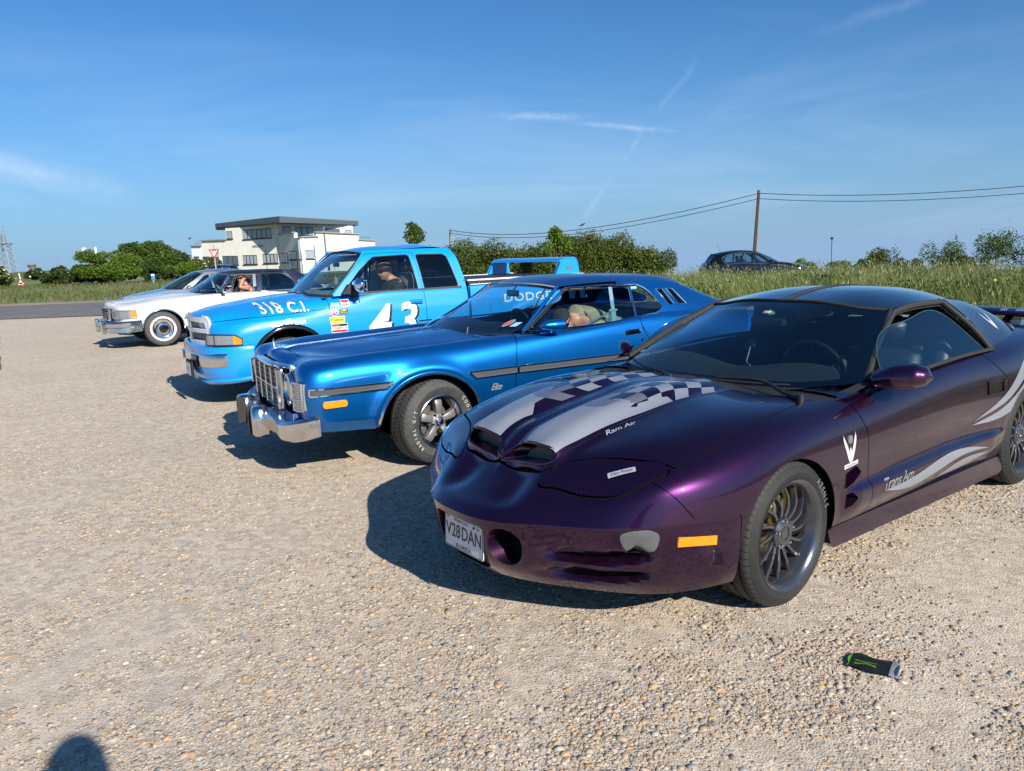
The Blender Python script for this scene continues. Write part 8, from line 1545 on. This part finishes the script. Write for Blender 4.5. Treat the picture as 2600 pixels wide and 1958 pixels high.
f3.wall([(1288, 328), (1475, 322), (1475, 268), (1560, 268), (1565, GB), (1298, GB)], WL2, 7.); f3.wall([(1565, 272), (1882, 290), (1882, GB), (1565, GB)], WL, 6.9); f3.wall([(1882, 290), (1945, 292), (1945, 358), (2120, 368), (2125, GB), (1882, GB)], WL2, 7.)
f3.cope(1282, 326, 1478, 320); f3.cope(1460, 269, 1945, 294); f3.cope(1940, 360, 2124, 370); f3.win(1296, 480, 1424, 585, 1, PANEB); f3.win(1577, 495, 1700, 590, 3, PANEB); f2.win(1258, 482, 1287, 583, 1)
f4 = Fac(1055, 106.2, 1885, 113.); f4.wall([(1030, 160), (1885, 200), (1885, 330), (1040, 330)], WL2, 6.); f4.win(1100, 202, 1190, 288, 1, PANEB, -3); f4.win(1245, 208, 1440, 312, 3, PANEB, -6); f4.win(1575, 230, 1738, 280, 1, PANE, -4); f4.win(1792, 242, 1870, 288, 1, PANEB, -2)
def roofslab(pts, z0, z1): pass
A, B_, C_ = (357, 114.5), (1078, 102.), (1953, 114.); tp = [bp_(357, 168, 114.5), bp_(1078, 85, 102.), bp_(1953, 145, 114.)]; bt = [bp_(357, 213, 114.5), bp_(1078, 157, 102.), bp_(1953, 190, 114.)]; bk_ = Vector((-3.2, 9., 0)); T = tp + [tp[2] + bk_, tp[0] + bk_]; Bb = bt + [bt[2] + bk_, bt[0] + bk_]; mk('roof', T + Bb, [(0, 1, 2, 3, 4), (9, 8, 7, 6, 5)] + [(i, 5 + i, 5 + (i + 1) % 5, (i + 1) % 5) for i in range(5)], ROOFM, bd, False)
tv, tf = text2d('HARBOUR HEIGHTS', .52, .012, 0, 1.0); c = f1.p(813, 433); dd = Vector((f1.n().y * -1, f1.n().x, 0)); dd = Vector((-f1.n().y, f1.n().x, 0)); mk('lettering', [c + dd * u * .42 + Vector((0, 0, v_ * .9)) + f1.n() * .08 for u, v_ in tv], tf, FRM, bd, False)
for P0, P1, F_ in (((108, 375), (180, 412), f1), ((1225, 275), (1290, 312), f2), ((1300, 270), (1440, 312), f3), ((1950, 318), (2075, 358), f3)): q = [F_.p(P0[0], P0[1]), F_.p(P1[0], P0[1]), F_.p(P1[0], P1[1]), F_.p(P0[0], P1[1])]; mk('glass_balustrade', q, [(0, 1, 2, 3)], G_CL, bd, False)
MB().tube([bp_(1560, 205, 99.), bp_(1566, 570, 99.)], .12, 6).build('downpipe', ALU, bd)
# ------------------------------------------------------------------ signs, masts, wires
POLE = mat('grey_pole', (.35, .36, .37), .5); REDS = mat('sign_red', (.60, .03, .03), .4); WHS = mat('sign_white', (.75, .76, .76), .4); BLKS = mat('sign_black', (.02, .02, .02), .5)
def tri(c, s, inv, up=1): k = -1 if inv else 1; return [(c[0] + s * math.cos(a), c[1], c[2] + k * s * math.sin(a)) for a in (PI / 2, PI / 2 + 2 * PI / 3, PI / 2 + 4 * PI / 3)]
def pxs(x, y, z, Y): k = Y / y; return (x * k, Y, EYE + (z - EYE) * k)
gw = empty('road_sign', (-20.4, 54, .0), label='give way triangle sign on a grey post in front of the white building', cat='road sign'); MB().cyl((0, .06, -.2), (0, .06, 2.98), .045).build('post', POLE, gw)
def plates(par, c, s, inv, seq):
    for k, (f_, m_) in enumerate(seq): P = tri((c[0], c[1] - .008 * k, c[2]), s * f_, inv); mk('sign_face', P + [(a, b + .02, d) for a, b, d in P], [(0, 1, 2), (3, 5, 4), (0, 3, 4, 1), (1, 4, 5, 2), (2, 5, 3, 0)], m_, par, False)
plates(gw, (0, 0, 2.44), .44, True, [(1., REDS), (.66, WHS)]); 
for s_, zz, sz in (('GIVE', 2.57, .17), ('WAY', 2.42, .11)): tv, tf = text2d(s_, sz, .01); mk('lettering', [(u, -.035, zz + v_) for u, v_ in tv], tf, BLKS, gw, False)
MB().lathe([(0, 0), (.26, 0), (.26, .02)], 28, c=(.06, .12, 2.38), ax='y').build('back_sign_face', POLE, gw)
ts = empty('road_sign', (-45.6, 72.3, .1), label='red bordered warning triangle with rider symbol, standing in the grass at far left', cat='road sign'); ts.rotation_euler = (0, R_(-6), 0); MB().cyl((0, .05, -.2), (0, .05, 1.42), .05).build('post', WHS, ts); plates(ts, (0, 0, .52), .42, False, [(1., REDS), (.72, WHS)])
mk('symbol', [(u, -.03, .50 + v_) for u, v_ in ((-.17, -.02), (-.10, .06), (-.02, .05), (0, .14), (.04, .14), (.05, .05), (.14, .04), (.19, .10), (.16, -.01), (.13, -.06), (.15, -.14), (.08, -.06), (-.06, -.06), (-.12, -.14), (-.11, -.05))], [tuple(range(15))], BLKS, ts, False)
s2 = empty('pub_sign', (-35.3, 70, .05), label='tall dark post with square emblem board above stacked white notice boards', cat='sign'); k_ = 70 / 55
MB().box((0, .05, 1.05), (.14, .14, 2.5)).build('post', BLKS, s2); MB().box((0, 0, 1.95), (.60, .06, .76), bev=.02).build('emblem_board', BLKS, s2); MB().box((0, -.035, 1.93), (.50, .02, .64)).build('board_face', WHS, s2)
mk('clover_emblem', *(lambda b: (b.V, b.F))(MB().prism([(.08 * math.cos(a) - .06, 2.0 + .07 * math.sin(a)) for a in np.linspace(0, 2 * PI, 10, endpoint=False)], -.052, -.048).prism([(.08 * math.cos(a) + .08, 2.0 + .07 * math.sin(a)) for a in np.linspace(0, 2 * PI, 10, endpoint=False)], -.052, -.048).prism([(-.02, 1.78), (.02, 1.78), (.03, 1.98), (-.01, 1.98)], -.052, -.048)), BLKS, s2, False)
MB().box((.06, -.02, .78), (.52, .05, .72)).build('notice_board', WHS, s2); MB().box((.06, -.05, .80), (.36, .01, .50)).build('notice_text', mat('grey_notice', (.35, .42, .45), .6), s2); MB().box((.13, -.02, .15), (.62, .05, .46)).build('notice_board', WHS, s2)
tv, tf = text2d('VOTE', .16, .01); mk('lettering', [(.10 + u, -.05, .12 + v_) for u, v_ in tv], tf, BLKS, s2, False)
bs = empty('notice_sign', (-32.0, 69.6, .1), label='small blue and white notice sign on a post beyond the verge', cat='sign'); MB().box((0, 0, .62), (.32, .05, .50)).build('sign_face', mat('sign_blue', (.05, .25, .65), .4), bs); MB().box((0, -.03, .80), (.30, .02, .18)).build('sign_header', WHS, bs); MB().box((0, .03, .25), (.07, .05, .7)).build('post', WHS, bs)
wo_ = MB()
for dx, dz, s_ in ((0, .12, .22), (.3, .05, .18), (.14, .25, .16), (-.18, .24, .12), (1.5, .1, .12)): wo_.lathe([(.001, s_), (s_ * .8, s_ * .6), (s_, 0), (s_ * .7, -s_ * .5), (.001, -s_ * .6)], 9, c=(dx, 0, dz + .1))
wo_.build('rubbish_heap', WHS, label='small heap of white rubbish lying in the verge grass', cat='rubbish').location = (-39.5, 72.0, .05)
STL = mat('galvanised_steel', (.30, .30, .32), .5, .3)
def lattice(par, z0, z1, w0, w1, n=9, r=.07, m=STL, nm='mast'):
    mb = MB(); 
    for a, b in ((-1, -1), (1, -1), (1, 1), (-1, 1)): mb.tube([(a * w0, b * w0, z0), (a * w1, b * w1, z1)], r, 4)
    for i in range(n):
        t0, t1 = i / n, (i + 1) / n; wa, wb = w0 + (w1 - w0) * t0, w0 + (w1 - w0) * t1; za, zb2 = z0 + (z1 - z0) * t0, z0 + (z1 - z0) * t1
        for (a, b), (c_, d_) in (((-1, -1), (1, -1)), ((1, -1), (1, 1)), ((1, 1), (-1, 1)), ((-1, 1), (-1, -1))): mb.tube([(a * wa, b * wa, za), (c_ * wb, d_ * wb, zb2)], r * .55, 4).tube([(c_ * wa, d_ * wa, za), (a * wb, b * wb, zb2)], r * .55, 4).tube([(a * wb, b * wb, zb2), (c_ * wb, d_ * wb, zb2)], r * .5, 4)
    return mb.build(nm, m, par, False)
m1 = empty('lattice_mast', (-96.9, 150, .3), label='tall lattice radio mast with platform and whip aerials at far left', cat='mast'); lattice(m1, 0, 6.9, 1.25, .85, 6, .07); lattice(m1, 6.9, 8.7, .5, .35, 3, .06, nm='upper_mast'); MB().box((0, 0, 6.9), (2.6, 2.6, .12)).tube([(-1.3, -1.3, 7.3), (1.3, -1.3, 7.3)], .04).tube([(1.3, -1.3, 6.9), (1.3, -1.3, 7.3)], .04).tube([(-1.3, -1.3, 6.9), (-1.3, -1.3, 7.3)], .04).build('platform', STL, m1, False)
MB().tube([(-.4, 0, 6.9), (.3, 0, 10.5)], .06).tube([(-.1, 0, 10.0), (.8, 0, 10.0)], .03).tube([(-.2, 0, 9.2), (.6, 0, 9.2)], .03).tube([(1.6, -1, 5.2), (1.75, -1, 6.9)], .05).tube([(-1.3, -1, 5.0), (-1.3, -1, 6.2)], .05).build('aerials', STL, m1)
m2 = empty('phone_mast', (-64.3, 120, .3), label='phone mast of twin poles with white panel antennas above the trees', cat='mast'); MB().cyl((-.35, 0, 0), (-.35, 0, 3.9), .13).cyl((.25, 0, 0), (.25, 0, 4.0), .17).build('poles', STL, m2); MB().box((0, 0, 4.0), (2.0, .8, .09)).build('head_frame', STL, m2)
for dx in (-1.0, -.7, .95): MB().box((dx, -.3, 4.2), (.26, .16, .95)).build('panel_antenna', WHS, m2)
MB().box((.3, -.3, 4.1), (.7, .2, .4)).build('radio_units', ALU, m2)
m3 = empty('water_tower', (-98.3, 160, .2), label='small rusty tank on legs poking above the bushes at left', cat='tower'); MB().lathe([(0, 2.9), (.85, 2.9), (.62, 2.2), (0, 2.2)], 12).build('tank', mat('rusty_steel', (.20, .10, .07), .8), m3); lattice(m3, 0, 2.2, .55, .5, 3, .07, nm='legs')
m4 = empty('thin_mast', (-87., 150, .5), label='very thin aerial with crossbar above the low mound', cat='mast'); MB().tube([(0, 0, 0), (0, 0, 4.0)], .06, 4).tube([(-.9, 0, 2.0), (.9, 0, 2.0)], .03, 4).tube([(-.4, 0, 2.35), (.4, 0, 2.35)], .03, 4).build('pole', STL, m4)
WOOD = mat('brown_pole_wood', rough=.85, fn=lambda t, b: (t.set(b.inputs['Base Color'], t.mix(t.noise(t.n('ShaderNodeVectorMath', operation='MULTIPLY', i_0=obj_co(t), i_1=(8., 8., .6)).outputs[0], 1.5, 5, .7), (.10, .05, .03), (.19, .12, .08))), bump(t, b, t.noise(obj_co(t), 20., 4), .01, 1.)))
WOODG = mat('grey_pole_wood', (.24, .21, .18), .9)
def tpole(name, base, top, r, m_, lab, pegs=True):
    e = empty(name, base, label=lab, cat='utility pole'); d = Vector(top) - Vector(base); MB().tube([(0, 0, 0), tuple(d)], [r * 1.15, r * .85], 10).build('post', m_, e)
    if pegs:
        for k in range(5): q = d * (.97 - .10 * k); MB().cyl(q + Vector((-.22 if k % 2 else .0, 0, 0)), q + Vector((.0 if k % 2 else .22, 0, 0)), .015, n=6).build('step_peg', STL, e)
    return e
t1, t2 = (14.655, 45, 4.60), (-6.77, 95, 4.80)
tpole('telegraph_pole', (14.36, 45, -.6), t1, .105, WOOD, 'tall leaning brown telegraph pole behind the black hatchback'); tpole('telegraph_pole', (-6.95, 95, .1), t2, .17, WOODG, 'distant short grey telegraph pole left of the hedge', False)
WIRE = mat('wire_black', (.03, .035, .045), .6)
def wire(a, b, sag, r, lab): P = [Vector(a).lerp(Vector(b), t) - Vector((0, 0, sag * 4 * t * (1 - t))) for t in np.linspace(0, 1, 40)]; mk('overhead_wire', *tube([tuple(p) for p in P], np.linspace(r[0], r[1], 40), 5), WIRE, label=lab, cat='wire')
wire((-6.77, 94.9, 4.62), (14.65, 44.9, 4.42), 1.25, (.040, .019), 'upper overhead wire between the two telegraph poles'); wire((-6.78, 94.9, 4.28), (14.63, 44.9, 4.12), 1.25, (.036, .017), 'lower overhead wire between the two telegraph poles')
wire((14.65, 44.9, 4.42), (24.6, 29, 3.66), .42, (.019, .013), 'upper overhead wire running off the right edge'); wire((14.63, 44.9, 4.12), (24.6, 29, 3.36), .42, (.017, .012), 'lower overhead wire running off the right edge')
def bird_(loc, s, rz, lab, nm, fly=False):
    e = MB(); e.tube([(-.5 * s, 0, -.02 * s), (-.2 * s, 0, 0), (.15 * s, 0, .08 * s), (.38 * s, 0, .24 * s), (.50 * s, 0, .27 * s), (.64 * s, 0, .25 * s)], [.03 * s, .11 * s, .17 * s, .10 * s, .09 * s, .01 * s], 8)
    if fly: e.add([(0, 0, .1 * s), (.25 * s, .9 * s, .35 * s), (-.1 * s, 1.1 * s, .4 * s), (-.25 * s, 0, .1 * s)], [(0, 1, 2, 3)]).add([(0, 0, .1 * s), (.25 * s, -.9 * s, .35 * s), (-.1 * s, -1.1 * s, .4 * s), (-.25 * s, 0, .1 * s)], [(0, 1, 2, 3)])
    else: e.add([(-.2 * s, 0, .06 * s), (-.75 * s, .06 * s, -.12 * s), (-.75 * s, -.06 * s, -.12 * s)], [(0, 1, 2)]).cyl((.02 * s, .04 * s, -.22 * s), (.02 * s, .04 * s, 0), .02 * s, n=5)
    o = e.build(nm, mat('dark_feathers', (.015, .015, .018), .6), label=lab, cat='bird'); o.location = loc; o.rotation_euler = (0, 0, rz)
bird_((6.30, 64.4, 3.62), .52, .3, 'black crow perched on the overhead wire left of centre', 'crow'); bird_((-40.7, 100, 5.0), .42, .4, 'small dark gull flying left of the white building', 'gull', True)
# crushed can
cn = empty('crushed_can', (1.31, 2.625, .014), .0, label='crushed black and green drinks can lying on the gravel at lower right', cat='can'); cn.rotation_euler = (0, 0, -.62); cn.scale = (1.08, 1.35, .5)
n, m_ = 40, 26; V = []
for i in range(m_ + 1):
    t = i / m_; x = -.075 + .15 * t; nk = 1 - .10 * sm(t, .94, 1) - .18 * sm(t, .06, 0)
    for j in range(n): a = 2 * PI * j / n; w_ = .040 * nk; h_ = (.0085 + .010 * sm(t, .78, 1.) + .004 * vn(t * 9, a * 2, 1, 51)); V.append((x + .004 * math.sin(3 * a + 5 * t), w_ * math.cos(a) + .004 * math.sin(9 * t), h_ * math.sin(a) * (1 + .35 * math.sin(7 * t + 2 * a)) + .004))
def _can(t, b):
    co = obj_co(t); s = t.n('ShaderNodeSeparateXYZ', i_0=co); d = t.m('ABSOLUTE', t.m('ADD', t.m('SUBTRACT', s.outputs[1], -.016), t.m('MULTIPLY', t.m('SINE', t.m('MULTIPLY', s.outputs[0], 90.)), .004))); d2 = t.m('ABSOLUTE', t.m('SUBTRACT', s.outputs[1], -.002)); g_ = t.m('MULTIPLY', t.m('MAXIMUM', t.m('LESS_THAN', d, .004), t.m('LESS_THAN', d2, .0022)), t.m('LESS_THAN', t.m('ABSOLUTE', t.m('ADD', s.outputs[0], .02)), .035)); g_ = t.m('MAXIMUM', g_, t.m('LESS_THAN', s.outputs[0], -.070))
    c = t.mix(g_, (.035, .04, .036), (.20, .60, .04)); t.set(b.inputs['Base Color'], t.mix(t.m('GREATER_THAN', s.outputs[0], .058), c, (.62, .62, .64))); bump(t, b, t.noise(co, 90., 3, .6), .003, .8)
mk('can_body', V, [(i * n + j, i * n + (j + 1) % n, (i + 1) * n + (j + 1) % n, (i + 1) * n + j) for i in range(m_) for j in range(n)] + [tuple(range(n))], mat('can_print', rough=.28, metal=.6, fn=_can), cn)
MB().lathe([(.0, -.004), (.022, -.003), (.030, .004), (.034, .006), (.036, .0)], 24, ax='x').build('can_lid', ALUP, cn).location = (.076, 0, .006); cn.children[-1].scale = (1, 1, .55)
